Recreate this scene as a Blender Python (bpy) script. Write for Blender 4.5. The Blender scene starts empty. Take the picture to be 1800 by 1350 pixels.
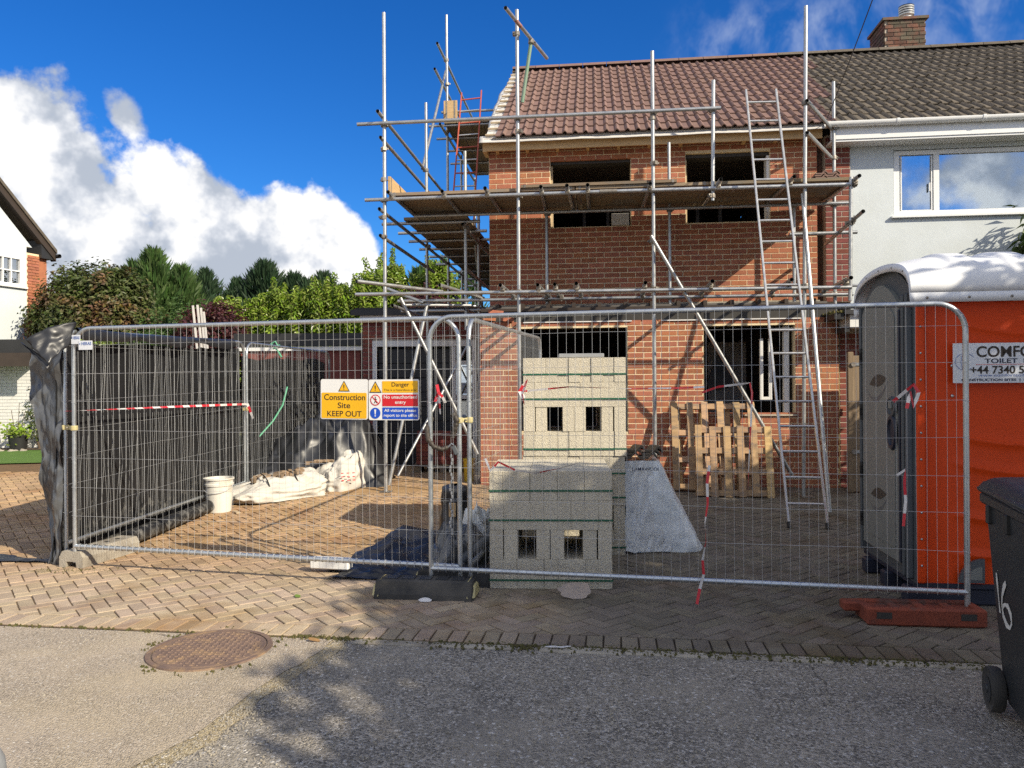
import bpy, math, random
import numpy as np
from mathutils import Vector, Matrix, noise

random.seed(7)
SC = bpy.context.scene
COL = SC.collection
R = math.radians

# ------------------------------------------------------------------ camera
CAM_H = 1.5
cd = bpy.data.cameras.new('camera')
cam = bpy.data.objects.new('camera', cd)
COL.objects.link(cam)
cd.sensor_width = 36.0
cd.lens = 1352.0 / 1800.0 * 36.0
cd.clip_start = 0.05
cd.clip_end = 3000
_r = 0.0072                                   # the photographer held the phone a touch askew
cam.matrix_world = Matrix(((1, _r, 0, 0), (0, 0, -1, 0), (-_r, 1, 0, CAM_H), (0, 0, 0, 1)))
SC.camera = cam

# ------------------------------------------------------------------ light
SUN_TO = Vector((1.20, -1.03, 1.0)).normalized()        # towards the sun: behind the camera, to the right
SUN_EL = math.asin(SUN_TO.z)
SUN_AZ = math.atan2(SUN_TO.x, SUN_TO.y)
sd = bpy.data.lights.new('sun', 'SUN')
sd.energy = 5.0
sd.angle = R(0.53)
sd.color = (1.0, 0.89, 0.70)
sun = bpy.data.objects.new('sun', sd)
COL.objects.link(sun)
sun.rotation_euler = SUN_TO.to_track_quat('Z', 'Y').to_euler()
sun.location = (8, -8, 12)

SC.view_settings.view_transform = 'Standard'
SC.view_settings.look = 'None'
SC.view_settings.gamma = 1.0
SC.view_settings.exposure = 0.36
SC.view_settings.use_curve_mapping = False
SC.render.engine = 'CYCLES'
SC.cycles.use_denoising = False
SC.cycles.use_adaptive_sampling = False
SC.cycles.max_bounces = 4
SC.cycles.diffuse_bounces = 3
SC.cycles.glossy_bounces = 2
SC.cycles.transparent_max_bounces = 8
SC.cycles.sample_clamp_indirect = 4.0
SC.cycles.caustics_reflective = False
SC.cycles.caustics_refractive = False


def world():
    w = bpy.data.worlds.new('World')
    SC.world = w
    w.use_nodes = True
    nt = w.node_tree
    for n in list(nt.nodes):
        nt.nodes.remove(n)
    N = nt.nodes.new
    L = nt.links.new

    def val(x):
        n = N('ShaderNodeValue'); n.outputs[0].default_value = x; return n.outputs[0]

    def m(op, a, b=None, c=None, clamp=False):
        n = N('ShaderNodeMath'); n.operation = op; n.use_clamp = clamp
        for i, x in enumerate((a, b, c)):
            if x is None:
                continue
            if isinstance(x, (int, float)):
                n.inputs[i].default_value = x
            else:
                L(x, n.inputs[i])
        return n.outputs[0]

    def step(x, lo, hi):
        n = N('ShaderNodeMapRange'); n.interpolation_type = 'SMOOTHSTEP'
        L(x, n.inputs[0])
        for i, q in ((1, lo), (2, hi)):
            if isinstance(q, (int, float)):
                n.inputs[i].default_value = q
            else:
                L(q, n.inputs[i])
        return n.outputs[0]

    out = N('ShaderNodeOutputWorld')
    bg = N('ShaderNodeBackground')
    sky = N('ShaderNodeTexSky')
    sky.sky_type = 'NISHITA'
    sky.sun_disc = False
    sky.sun_elevation = SUN_EL
    sky.sun_rotation = SUN_AZ
    sky.air_density = 1.0
    sky.dust_density = 0.25
    sky.ozone_density = 2.5
    hs = N('ShaderNodeHueSaturation')
    hs.inputs['Saturation'].default_value = 1.35
    hs.inputs['Value'].default_value = 1.0
    L(sky.outputs[0], hs.inputs['Color'])
    deep = N('ShaderNodeMix'); deep.data_type = 'RGBA'; deep.blend_type = 'MULTIPLY'
    deep.inputs['Factor'].default_value = 1.0
    L(hs.outputs[0], deep.inputs['A']); deep.inputs['B'].default_value = (0.295, 0.58, 0.90, 1)      # a clear, deep autumn blue
    tc = N('ShaderNodeTexCoord')
    sep = N('ShaderNodeSeparateXYZ'); L(tc.outputs['Generated'], sep.inputs[0])
    x, y, z = sep.outputs
    hyp = m('SQRT', m('ADD', m('MULTIPLY', x, x), m('MULTIPLY', y, y)))
    t = m('DIVIDE', z, m('MAXIMUM', hyp, 0.02))            # tangent of the elevation
    az = m('ARCTAN2', x, y)

    def fbm(scale, detail, rough, off=(0, 0, 0), sx=(1, 1, 1), dist=0.0):
        mp = N('ShaderNodeMapping'); L(tc.outputs['Generated'], mp.inputs[0])
        mp.inputs['Location'].default_value = off
        mp.inputs['Scale'].default_value = sx
        n = N('ShaderNodeTexNoise'); n.inputs['Scale'].default_value = scale
        n.inputs['Detail'].default_value = detail; n.inputs['Roughness'].default_value = rough
        n.inputs['Distortion'].default_value = dist
        L(mp.outputs[0], n.inputs['Vector'])
        return n.outputs['Fac']

    # height of the cumulus bank over the compass: tall on the left of the street, low over the house, raised out of view for fill
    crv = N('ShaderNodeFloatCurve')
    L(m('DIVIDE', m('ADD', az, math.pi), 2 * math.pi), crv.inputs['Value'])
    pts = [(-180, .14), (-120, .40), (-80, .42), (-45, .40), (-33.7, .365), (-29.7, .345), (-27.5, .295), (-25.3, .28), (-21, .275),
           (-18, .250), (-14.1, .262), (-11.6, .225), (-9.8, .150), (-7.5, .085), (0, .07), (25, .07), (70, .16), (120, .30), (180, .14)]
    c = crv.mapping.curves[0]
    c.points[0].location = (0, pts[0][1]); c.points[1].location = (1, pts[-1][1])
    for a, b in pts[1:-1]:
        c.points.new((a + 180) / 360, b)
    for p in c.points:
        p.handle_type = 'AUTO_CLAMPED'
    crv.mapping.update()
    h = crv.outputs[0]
    n1 = fbm(8.0, 7, 0.55, (3.1, 0.4, 1.7))
    n1b = fbm(8.0, 5, 0.55, (3.05, 0.45, 1.645))           # sampled a little towards the sun
    n2 = fbm(2.6, 2, 0.5, (0.7, 2.2, 5.1))
    disp = m('SUBTRACT', m('MULTIPLY', m('SUBTRACT', n1, 0.5), 0.34), -0.008)
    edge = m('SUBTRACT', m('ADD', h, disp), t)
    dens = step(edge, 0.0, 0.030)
    # a few free puffs away from the bank
    frees = step(m('ADD', m('MULTIPLY', n2, 0.62), m('MULTIPLY', n1, 0.52)), 0.72, 0.80)
    frees = m('MULTIPLY', frees, step(m('SUBTRACT', m('ADD', h, 0.28), t), 0.0, 0.12))
    frees = m('MULTIPLY', frees, step(t, 0.02, 0.08))
    dens = m('MAXIMUM', dens, m('MULTIPLY', frees, 0.9))
    # one loose puff over the bank
    pa = m('DIVIDE', m('ADD', az, 0.463), 0.026); pt = m('DIVIDE', m('SUBTRACT', t, 0.316), 0.030)
    pt = m('ADD', pt, m('MULTIPLY', pa, 0.5))
    pr = m('ADD', m('MULTIPLY', pa, pa), m('MULTIPLY', pt, pt))
    puff = step(m('ADD', m('SUBTRACT', 1.0, pr), m('MULTIPLY', m('SUBTRACT', n1, 0.5), 8.0)), 0.0, 1.0)
    dens = m('MAXIMUM', dens, puff)
    # denser clouds added over the unseen sky, as neutral fill for the shade
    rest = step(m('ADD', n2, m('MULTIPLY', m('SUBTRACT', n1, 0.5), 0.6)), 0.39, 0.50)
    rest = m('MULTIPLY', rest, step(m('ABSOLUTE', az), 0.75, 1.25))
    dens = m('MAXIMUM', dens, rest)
    # high thin streaks
    ci2 = fbm(17.0, 4, 0.62, (0, 0, 0), (1.3, 1.3, 0.9), 0.25)
    band = m('MULTIPLY', step(t, 0.33, 0.41), m('SUBTRACT', 1.0, step(t, 0.43, 0.50)))
    band = m('MULTIPLY', band, step(az, 0.17, 0.30))
    cirr = m('MULTIPLY', m('MULTIPLY', band, step(ci2, 0.36, 0.80)), 0.30)
    # light and shade inside the bank
    lit = m('ADD', m('MULTIPLY', m('SUBTRACT', n1, n1b), 6.0), 0.52)
    depth = step(edge, 0.02, 0.26)
    lit = m('ADD', lit, m('MULTIPLY', m('SUBTRACT', n2, 0.5), 1.0))
    lit = m('SUBTRACT', lit, m('MULTIPLY', depth, 0.22))
    lit = m('SUBTRACT', lit, m('MULTIPLY', m('SUBTRACT', 1.0, step(t, 0.02, 0.20)), 0.22))
    lit = m('ADD', lit, m('MULTIPLY', m('SUBTRACT', 1.0, depth), 0.24))
    lit = step(lit, 0.0, 1.0)
    cr = N('ShaderNodeValToRGB')
    e = cr.color_ramp.elements
    e[0].position = 0.0; e[0].color = (3.1, 3.45, 4.05, 1)
    e[1].position = 1.0; e[1].color = (6.9, 6.85, 6.75, 1)
    k = cr.color_ramp.elements.new(0.5); k.color = (4.9, 5.1, 5.5, 1)
    L(lit, cr.inputs[0])
    mx = N('ShaderNodeMix'); mx.data_type = 'RGBA'
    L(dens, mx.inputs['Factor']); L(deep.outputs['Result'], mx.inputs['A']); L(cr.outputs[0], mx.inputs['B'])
    mc = N('ShaderNodeMix'); mc.data_type = 'RGBA'
    L(cirr, mc.inputs['Factor']); L(mx.outputs['Result'], mc.inputs['A']); mc.inputs['B'].default_value = (6, 6.4, 7, 1)
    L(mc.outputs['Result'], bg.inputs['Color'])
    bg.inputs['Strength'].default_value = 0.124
    L(bg.outputs[0], out.inputs[0])


world()

# ------------------------------------------------------------------ materials
MATS = {}


def mat(name, c1, c2=None, scale=6.0, rough=0.75, metal=0.0, bump=0.0, bscale=40.0, rnd=0.0, huern=0.0,
        spec=0.5, detail=6, c3=None, s3=1.2, t3=(0.5, 0.62), stretch=None, rvar=0.0, coat=0.0, pits=None, trans=0.0):
    """procedural surface: two colours mixed by noise in world space, a third in patches, per-piece variation, fine relief"""
    m = bpy.data.materials.new(name)
    m.use_nodes = True
    nt = m.node_tree
    N = nt.nodes.new
    L = nt.links.new
    b = nt.nodes['Principled BSDF']
    geo = N('ShaderNodeNewGeometry')
    pos = geo.outputs['Position']
    if stretch:
        mp = N('ShaderNodeMapping'); L(pos, mp.inputs[0]); mp.inputs['Scale'].default_value = stretch
        pos = mp.outputs[0]
    c2 = c2 or tuple(x * 0.8 for x in c1)

    def nz(s, d=detail, r=0.6):
        n = N('ShaderNodeTexNoise'); n.inputs['Scale'].default_value = s
        n.inputs['Detail'].default_value = d; n.inputs['Roughness'].default_value = r
        L(pos, n.inputs['Vector']); return n.outputs['Fac']

    def rng(x, lo, hi, a=0.0, bb=1.0):
        n = N('ShaderNodeMapRange'); L(x, n.inputs[0])
        n.inputs[1].default_value = lo; n.inputs[2].default_value = hi
        n.inputs[3].default_value = a; n.inputs[4].default_value = bb
        return n.outputs[0]

    def mix(f, a, c):
        n = N('ShaderNodeMix'); n.data_type = 'RGBA'
        L(f, n.inputs['Factor'])
        for k, q in (('A', a), ('B', c)):
            if isinstance(q, tuple):
                n.inputs[k].default_value = (*q, 1)
            else:
                L(q, n.inputs[k])
        return n.outputs['Result']

    col = mix(rng(nz(scale), 0.3, 0.7), c1, c2)
    if c3:
        col = mix(rng(nz(s3, 8, 0.65), t3[0], t3[1]), col, c3)
    if pits:
        v = N('ShaderNodeTexVoronoi'); v.inputs['Scale'].default_value = pits[0]; L(pos, v.inputs['Vector'])
        col = mix(rng(v.outputs['Distance'], 0.08, pits[1], 0.75, 0.0), col, tuple(x * 0.35 for x in c1))
    if rnd or huern:
        oi = N('ShaderNodeObjectInfo')
        ad = N('ShaderNodeMath'); ad.operation = 'ADD'
        L(oi.outputs['Random'], ad.inputs[0]); L(geo.outputs['Random Per Island'], ad.inputs[1])
        fr = N('ShaderNodeMath'); fr.operation = 'FRACT'; L(ad.outputs[0], fr.inputs[0])
        hs = N('ShaderNodeHueSaturation')
        L(rng(fr.outputs[0], 0, 1, 1 - rnd, 1 + rnd), hs.inputs['Value'])
        m2 = N('ShaderNodeMath'); m2.operation = 'MULTIPLY'; L(fr.outputs[0], m2.inputs[0]); m2.inputs[1].default_value = 7.31
        f2 = N('ShaderNodeMath'); f2.operation = 'FRACT'; L(m2.outputs[0], f2.inputs[0])
        L(rng(f2.outputs[0], 0, 1, 0.5 - huern, 0.5 + huern), hs.inputs['Hue'])
        L(rng(f2.outputs[0], 0, 1, 1.0 - huern * 5, 1.0 + huern * 5), hs.inputs['Saturation'])
        L(col, hs.inputs['Color'])
        col = hs.outputs[0]
    L(col, b.inputs['Base Color'])
    b.inputs['Metallic'].default_value = metal
    b.inputs['Specular IOR Level'].default_value = spec
    b.inputs['Coat Weight'].default_value = coat
    b.inputs['Transmission Weight'].default_value = trans
    if rvar:
        L(rng(nz(scale * 1.7), 0.3, 0.7, rough - rvar, rough + rvar), b.inputs['Roughness'])
    else:
        b.inputs['Roughness'].default_value = rough
    if bump:
        bp = N('ShaderNodeBump'); bp.inputs['Strength'].default_value = bump; bp.inputs['Distance'].default_value = 0.02
        L(nz(bscale, 4, 0.65), bp.inputs['Height']); L(bp.outputs[0], b.inputs['Normal'])
    MATS[name] = m
    return m


mat('brick', (0.43, 0.160, 0.085), (0.33, 0.115, 0.064), 9, 0.88, bump=0.35, bscale=130, rnd=0.16, huern=0.006, c3=(0.40, 0.20, 0.11), s3=14, t3=(0.55, 0.75))
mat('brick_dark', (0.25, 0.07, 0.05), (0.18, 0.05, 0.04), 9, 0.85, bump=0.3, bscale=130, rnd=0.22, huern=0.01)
mat('brick_old', (0.22, 0.08, 0.05), (0.07, 0.05, 0.04), 7, 0.9, bump=0.4, bscale=90, rnd=0.3, c3=(0.10, 0.085, 0.06), s3=4, t3=(0.45, 0.6))
mat('mortar', (0.86, 0.70, 0.45), (0.72, 0.59, 0.38), 20, 0.95, bump=0.3, bscale=160)
mat('mortar_grey', (0.50, 0.43, 0.35), (0.40, 0.35, 0.28), 20, 0.95, bump=0.3, bscale=160)
mat('render_white', (0.62, 0.67, 0.70), (0.58, 0.63, 0.655), 3, 0.9, bump=0.10, bscale=14, c3=(0.575, 0.62, 0.635), s3=0.9)
mat('paint_white', (0.80, 0.80, 0.78), (0.72, 0.72, 0.70), 5, 0.45)
mat('upvc', (0.82, 0.83, 0.83), (0.78, 0.79, 0.79), 5, 0.3)
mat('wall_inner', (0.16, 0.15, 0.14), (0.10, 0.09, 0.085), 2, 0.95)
mat('tile_new', (0.205, 0.125, 0.103), (0.165, 0.10, 0.083), 10, 0.8, bump=0.15, bscale=120, rnd=0.10, huern=0.006)
mat('tile_old', (0.145, 0.120, 0.093), (0.088, 0.075, 0.058), 11, 0.92, bump=0.5, bscale=70, rnd=0.16, c3=(0.25, 0.22, 0.17), s3=16, t3=(0.62, 0.72))
mat('membrane', (0.62, 0.60, 0.56), (0.54, 0.52, 0.50), 6, 0.75, bump=0.3, bscale=14)
mat('timber_new', (0.62, 0.43, 0.22), (0.50, 0.33, 0.16), 5, 0.75, stretch=(1, 1, 8), bump=0.1, rnd=0.08, c3=(0.42, 0.26, 0.12), s3=6, t3=(0.62, 0.8))
mat('timber_batten', (0.50, 0.40, 0.27), (0.42, 0.33, 0.22), 8, 0.85, rnd=0.1)
mat('board', (0.30, 0.225, 0.14), (0.20, 0.15, 0.095), 3, 0.88, stretch=(1, 1, 6), bump=0.2, bscale=60, rnd=0.22, huern=0.01, c3=(0.22, 0.19, 0.15), s3=3)
mat('galv', (0.50, 0.51, 0.51), (0.36, 0.37, 0.38), 9, 0.42, metal=0.75, rvar=0.10, bump=0.05, bscale=60, rnd=0.10, c3=(0.34, 0.30, 0.25), s3=3.0, t3=(0.62, 0.78))
mat('galv_bright', (0.56, 0.59, 0.61), (0.44, 0.47, 0.49), 14, 0.38, metal=0.85, rvar=0.08, rnd=0.08)
mat('wire', (0.55, 0.56, 0.57), (0.44, 0.45, 0.46), 5, 0.4, metal=0.35)
mat('coupler', (0.32, 0.30, 0.27), (0.20, 0.17, 0.14), 30, 0.55, metal=0.6, rnd=0.2)
mat('tube_green', (0.20, 0.34, 0.24), (0.28, 0.36, 0.28), 8, 0.55, metal=0.3)
mat('tube_red', (0.42, 0.12, 0.09), (0.40, 0.34, 0.30), 9, 0.6, metal=0.2)
mat('alu', (0.62, 0.62, 0.61), (0.50, 0.50, 0.49), 9, 0.40, metal=0.8, rvar=0.08)
mat('ladder_red', (0.46, 0.085, 0.045), (0.34, 0.07, 0.04), 6, 0.55, c3=(0.45, 0.40, 0.36), s3=7, t3=(0.64, 0.74))
mat('black_rubber', (0.030, 0.030, 0.030), (0.05, 0.047, 0.042), 5, 0.8, bump=0.2, bscale=80, c3=(0.11, 0.10, 0.085), s3=2.5, t3=(0.5, 0.75))
mat('black_plastic', (0.014, 0.015, 0.018), (0.022, 0.023, 0.027), 4, 0.43, bump=0.15, bscale=9, spec=0.6, rvar=0.10)
mat('silver_sheet', (0.10, 0.105, 0.11), (0.05, 0.053, 0.06), 4, 0.26, bump=0.35, bscale=9, spec=0.9, rvar=0.08)
mat('dust_sheet', (0.010, 0.011, 0.013), (0.018, 0.018, 0.020), 3, 0.55, bump=0.25, bscale=10, spec=0.25, c3=(0.12, 0.115, 0.105), s3=2.0, t3=(0.64, 0.90))


def splashed(m):
    """cement splashes dried on the foot of the sheeting"""
    nt = m.node_tree; N = nt.nodes.new; L = nt.links.new
    b = nt.nodes['Principled BSDF']
    src = b.inputs['Base Color'].links[0].from_socket
    geo = N('ShaderNodeNewGeometry'); sp = N('ShaderNodeSeparateXYZ'); L(geo.outputs['Position'], sp.inputs[0])
    no = N('ShaderNodeTexNoise'); no.inputs['Scale'].default_value = 9.0; no.inputs['Detail'].default_value = 9; no.inputs['Roughness'].default_value = 0.75; L(geo.outputs['Position'], no.inputs['Vector'])
    a = N('ShaderNodeMath'); a.operation = 'MULTIPLY_ADD'; L(sp.outputs[2], a.inputs[0]); a.inputs[1].default_value = -0.26; L(no.outputs['Fac'], a.inputs[2])
    r = N('ShaderNodeMapRange'); L(a.outputs[0], r.inputs[0]); r.inputs[1].default_value = 0.46; r.inputs[2].default_value = 0.64
    x = N('ShaderNodeMix'); x.data_type = 'RGBA'; L(r.outputs[0], x.inputs['Factor']); L(src, x.inputs['A']); x.inputs['B'].default_value = (0.22, 0.215, 0.20, 1)
    L(x.outputs['Result'], b.inputs['Base Color'])


splashed(MATS['dust_sheet'])
mat('block', (0.65, 0.595, 0.475), (0.56, 0.51, 0.405), 40, 0.95, bump=0.7, bscale=110, rnd=0.06, pits=(85, 0.28))
mat('strap', (0.010, 0.11, 0.06), (0.012, 0.09, 0.05), 5, 0.4)
mat('pallet_wood', (0.55, 0.37, 0.20), (0.42, 0.27, 0.14), 5, 0.85, stretch=(1, 1, 5), bump=0.2, rnd=0.2, huern=0.012, c3=(0.30, 0.22, 0.15), s3=3.5)
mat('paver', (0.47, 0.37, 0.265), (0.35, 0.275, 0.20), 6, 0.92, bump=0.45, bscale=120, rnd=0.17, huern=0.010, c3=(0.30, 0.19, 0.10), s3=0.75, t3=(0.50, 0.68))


def sandy(m, right_tint=(0.40, 0.44, 0.48), film=0.75):
    """builders' sand trodden over the left of the drive; darker, greyer paving to the right"""
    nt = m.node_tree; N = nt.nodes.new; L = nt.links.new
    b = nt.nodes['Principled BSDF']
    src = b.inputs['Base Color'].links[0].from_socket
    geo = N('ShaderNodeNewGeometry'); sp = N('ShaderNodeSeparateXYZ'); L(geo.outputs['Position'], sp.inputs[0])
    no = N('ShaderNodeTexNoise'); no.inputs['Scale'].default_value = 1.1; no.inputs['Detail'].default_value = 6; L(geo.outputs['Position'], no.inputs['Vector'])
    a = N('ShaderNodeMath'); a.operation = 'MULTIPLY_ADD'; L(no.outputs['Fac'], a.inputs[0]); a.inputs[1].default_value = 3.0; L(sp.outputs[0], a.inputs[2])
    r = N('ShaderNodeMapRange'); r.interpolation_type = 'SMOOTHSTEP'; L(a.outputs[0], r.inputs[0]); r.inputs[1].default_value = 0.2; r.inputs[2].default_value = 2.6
    x = N('ShaderNodeMix'); x.data_type = 'RGBA'; x.blend_type = 'MULTIPLY'; L(r.outputs[0], x.inputs['Factor']); L(src, x.inputs['A']); x.inputs['B'].default_value = (*right_tint, 1)
    # a golden film of sand where the yard is fenced off
    c = N('ShaderNodeMath'); c.operation = 'MULTIPLY_ADD'; L(no.outputs['Fac'], c.inputs[0]); c.inputs[1].default_value = 1.6; L(sp.outputs[1], c.inputs[2])
    d = N('ShaderNodeMapRange'); d.interpolation_type = 'SMOOTHSTEP'; L(c.outputs[0], d.inputs[0]); d.inputs[1].default_value = 6.2; d.inputs[2].default_value = 8.0; d.inputs[4].default_value = film
    e = N('ShaderNodeMath'); e.operation = 'MULTIPLY'; L(d.outputs[0], e.inputs[0])
    f = N('ShaderNodeMath'); f.operation = 'SUBTRACT'; f.inputs[0].default_value = 1.0; L(r.outputs[0], f.inputs[1]); L(f.outputs[0], e.inputs[1])
    y = N('ShaderNodeMix'); y.data_type = 'RGBA'; y.blend_type = 'MULTIPLY'; L(e.outputs[0], y.inputs['Factor']); L(x.outputs['Result'], y.inputs['A']); y.inputs['B'].default_value = (1.0, 0.80, 0.55, 1)
    L(y.outputs['Result'], b.inputs['Base Color'])


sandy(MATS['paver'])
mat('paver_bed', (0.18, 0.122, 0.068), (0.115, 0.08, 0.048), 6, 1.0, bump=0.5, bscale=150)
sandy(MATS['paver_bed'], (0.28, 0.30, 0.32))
mat('sand', (0.42, 0.27, 0.13), (0.34, 0.21, 0.10), 5, 1.0, bump=0.6, bscale=90)
mat('concrete', (0.42, 0.38, 0.31), (0.32, 0.29, 0.24), 4, 0.95, bump=0.5, bscale=90, c3=(0.24, 0.21, 0.17), s3=2.2)
mat('moss', (0.085, 0.095, 0.025), (0.13, 0.10, 0.04), 30, 1.0, bump=0.8, bscale=120)
mat('iron', (0.23, 0.155, 0.115), (0.16, 0.11, 0.09), 14, 0.7, metal=0.15, bump=0.3, bscale=90, c3=(0.30, 0.20, 0.12), s3=8)
mat('orange', (0.68, 0.062, 0.004), (0.62, 0.054, 0.004), 3, 0.45, bump=0.02, bscale=30, spec=0.3)
mat('loo_grey', (0.20, 0.21, 0.198), (0.178, 0.188, 0.178), 3, 0.5)
mat('loo_dark', (0.085, 0.095, 0.105), (0.072, 0.081, 0.09), 3, 0.5)
mat('loo_blue', (0.012, 0.016, 0.035), (0.02, 0.025, 0.045), 5, 0.5)
mat('loo_print', (0.03, 0.032, 0.03), (0.04, 0.042, 0.04), 5, 0.5)
mat('loo_print2', (0.11, 0.12, 0.13), (0.13, 0.135, 0.14), 5, 0.5)
mat('loo_white', (0.78, 0.80, 0.83), (0.72, 0.74, 0.78), 3, 0.4)
mat('bin', (0.030, 0.034, 0.038), (0.022, 0.025, 0.029), 5, 0.42, bump=0.08, bscale=150)
mat('paint_mark', (0.72, 0.71, 0.67), (0.55, 0.54, 0.50), 30, 0.8)
mat('foot_red', (0.25, 0.055, 0.028), (0.16, 0.04, 0.024), 9, 0.85, bump=0.3, bscale=60, c3=(0.10, 0.05, 0.04), s3=5)
mat('cream', (0.55, 0.48, 0.24), (0.45, 0.39, 0.20), 12, 0.7)
mat('sign_white', (0.80, 0.80, 0.78), (0.76, 0.76, 0.74), 6, 0.4)
mat('sign_yellow', (0.86, 0.47, 0.006), (0.80, 0.43, 0.006), 6, 0.4)
mat('sign_red', (0.62, 0.012, 0.022), (0.57, 0.012, 0.02), 6, 0.4)
mat('sign_blue', (0.006, 0.075, 0.53), (0.006, 0.07, 0.48), 6, 0.4)
mat('sign_black', (0.02, 0.014, 0.01), (0.03, 0.02, 0.015), 6, 0.5)
mat('ink_navy', (0.012, 0.014, 0.04), (0.015, 0.018, 0.05), 6, 0.5)
mat('ink_blue', (0.10, 0.17, 0.42), (0.12, 0.19, 0.44), 6, 0.5)
mat('plate', (0.74, 0.77, 0.82), (0.68, 0.71, 0.76), 6, 0.45)
mat('tape_red', (0.62, 0.035, 0.05), (0.55, 0.03, 0.045), 9, 0.4)
mat('tape_white', (0.78, 0.76, 0.75), (0.70, 0.68, 0.67), 9, 0.4)
mat('bag_white', (0.60, 0.575, 0.52), (0.50, 0.475, 0.43), 5, 0.75, bump=0.35, bscale=18, c3=(0.50, 0.38, 0.22), s3=2.2, t3=(0.60, 0.80))
mat('bucket', (0.74, 0.73, 0.68), (0.68, 0.66, 0.60), 4, 0.5, c3=(0.55, 0.50, 0.42), s3=3)
mat('poly', (0.80, 0.83, 0.83), (0.68, 0.73, 0.75), 4, 0.28, bump=0.35, bscale=14, spec=0.7, c3=(0.55, 0.56, 0.30), s3=2.2, t3=(0.60, 0.74))
mat('rubble', (0.30, 0.20, 0.12), (0.22, 0.17, 0.12), 9, 1.0, bump=0.5, rnd=0.3)
mat('cable', (0.012, 0.012, 0.012), (0.02, 0.02, 0.02), 5, 0.5)
mat('hose', (0.05, 0.038, 0.028), (0.03, 0.025, 0.02), 5, 0.6)
mat('rope_green', (0.12, 0.42, 0.26), (0.10, 0.36, 0.22), 6, 0.6)
mat('yellow', (0.55, 0.36, 0.02), (0.45, 0.30, 0.02), 5, 0.6)
mat('black_trim', (0.018, 0.018, 0.019), (0.026, 0.026, 0.027), 4, 0.5)
mat('brown_trim', (0.035, 0.024, 0.018), (0.05, 0.035, 0.026), 4, 0.6)
mat('felt', (0.05, 0.05, 0.055), (0.035, 0.035, 0.04), 4, 0.9, bump=0.3)
mat('gate_wood', (0.26, 0.19, 0.12), (0.19, 0.135, 0.085), 4, 0.9, stretch=(6, 6, 0.7), bump=0.2, rnd=0.12)
mat('lawn', (0.10, 0.20, 0.028), (0.075, 0.15, 0.02), 7, 1.0, bump=0.8, bscale=120)
mat('soil', (0.07, 0.05, 0.035), (0.10, 0.07, 0.05), 8, 1.0, bump=0.8, bscale=40)
mat('bark', (0.12, 0.085, 0.055), (0.075, 0.055, 0.04), 12, 0.95, bump=0.6, bscale=30)
mat('far_ground', (0.085, 0.10, 0.05), (0.12, 0.11, 0.07), 0.2, 1.0)
mat('grey_cap', (0.30, 0.31, 0.32), (0.24, 0.25, 0.26), 9, 0.55, bump=0.1, bscale=40)
mat('curtain', (0.62, 0.63, 0.64), (0.52, 0.53, 0.55), 4, 0.9, stretch=(14, 14, 0.3))
mat('steel_lintel', (0.055, 0.052, 0.048), (0.04, 0.037, 0.034), 8, 0.7, metal=0.2)
mat('plaster', (0.30, 0.29, 0.28), (0.24, 0.235, 0.22), 3, 0.9)


def leafmat(name, c1, c2, rnd=0.3, hue=0.02, rough=0.5, spec=0.4, **kw):
    m = mat(name, c1, c2, 1.6, rough, rnd=rnd, huern=hue, spec=spec, **kw)
    nt = m.node_tree
    b = nt.nodes['Principled BSDF']
    out = nt.nodes['Material Output']
    tr = nt.nodes.new('ShaderNodeBsdfTranslucent')
    src = b.inputs['Base Color'].links[0].from_socket
    nt.links.new(src, tr.inputs['Color'])
    mx = nt.nodes.new('ShaderNodeMixShader'); mx.inputs[0].default_value = 0.3
    nt.links.new(b.outputs[0], mx.inputs[1]); nt.links.new(tr.outputs[0], mx.inputs[2])
    nt.links.new(mx.outputs[0], out.inputs['Surface'])
    return m


leafmat('leaf_laurel', (0.27, 0.36, 0.055), (0.15, 0.23, 0.032), 0.35, 0.02, 0.32)
leafmat('leaf_conifer', (0.10, 0.17, 0.045), (0.05, 0.10, 0.03), 0.35, 0.015, 0.6)
leafmat('leaf_blue', (0.045, 0.085, 0.038), (0.028, 0.058, 0.028), 0.3, 0.015, 0.6)
leafmat('leaf_brown', (0.10, 0.13, 0.035), (0.065, 0.085, 0.025), 0.4, 0.03, 0.5, c3=(0.16, 0.085, 0.04), s3=0.9, t3=(0.50, 0.60))
leafmat('leaf_maple', (0.105, 0.028, 0.03), (0.065, 0.02, 0.022), 0.35, 0.02, 0.5)
leafmat('leaf_tree', (0.09, 0.14, 0.03), (0.055, 0.09, 0.02), 0.3, 0.02, 0.5)


def glass_mat():
    m = bpy.data.materials.new('window_glass'); m.use_nodes = True
    nt = m.node_tree
    nt.nodes.remove(nt.nodes['Principled BSDF'])
    g = nt.nodes.new('ShaderNodeBsdfGlossy'); g.inputs['Roughness'].default_value = 0.01
    g.inputs['Color'].default_value = (0.85, 0.92, 1, 1)
    t = nt.nodes.new('ShaderNodeBsdfTransparent'); t.inputs['Color'].default_value = (0.75, 0.82, 0.85, 1)
    lw = nt.nodes.new('ShaderNodeLayerWeight'); lw.inputs['Blend'].default_value = 0.42
    ad = nt.nodes.new('ShaderNodeMath'); ad.operation = 'ADD'; ad.inputs[1].default_value = 0.42; ad.use_clamp = True
    nt.links.new(lw.outputs['Fresnel'], ad.inputs[0])
    x = nt.nodes.new('ShaderNodeMixShader')
    nt.links.new(ad.outputs[0], x.inputs[0]); nt.links.new(t.outputs[0], x.inputs[1]); nt.links.new(g.outputs[0], x.inputs[2])
    nt.links.new(x.outputs[0], nt.nodes['Material Output'].inputs['Surface'])
    MATS['glass'] = m


glass_mat()


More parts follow.
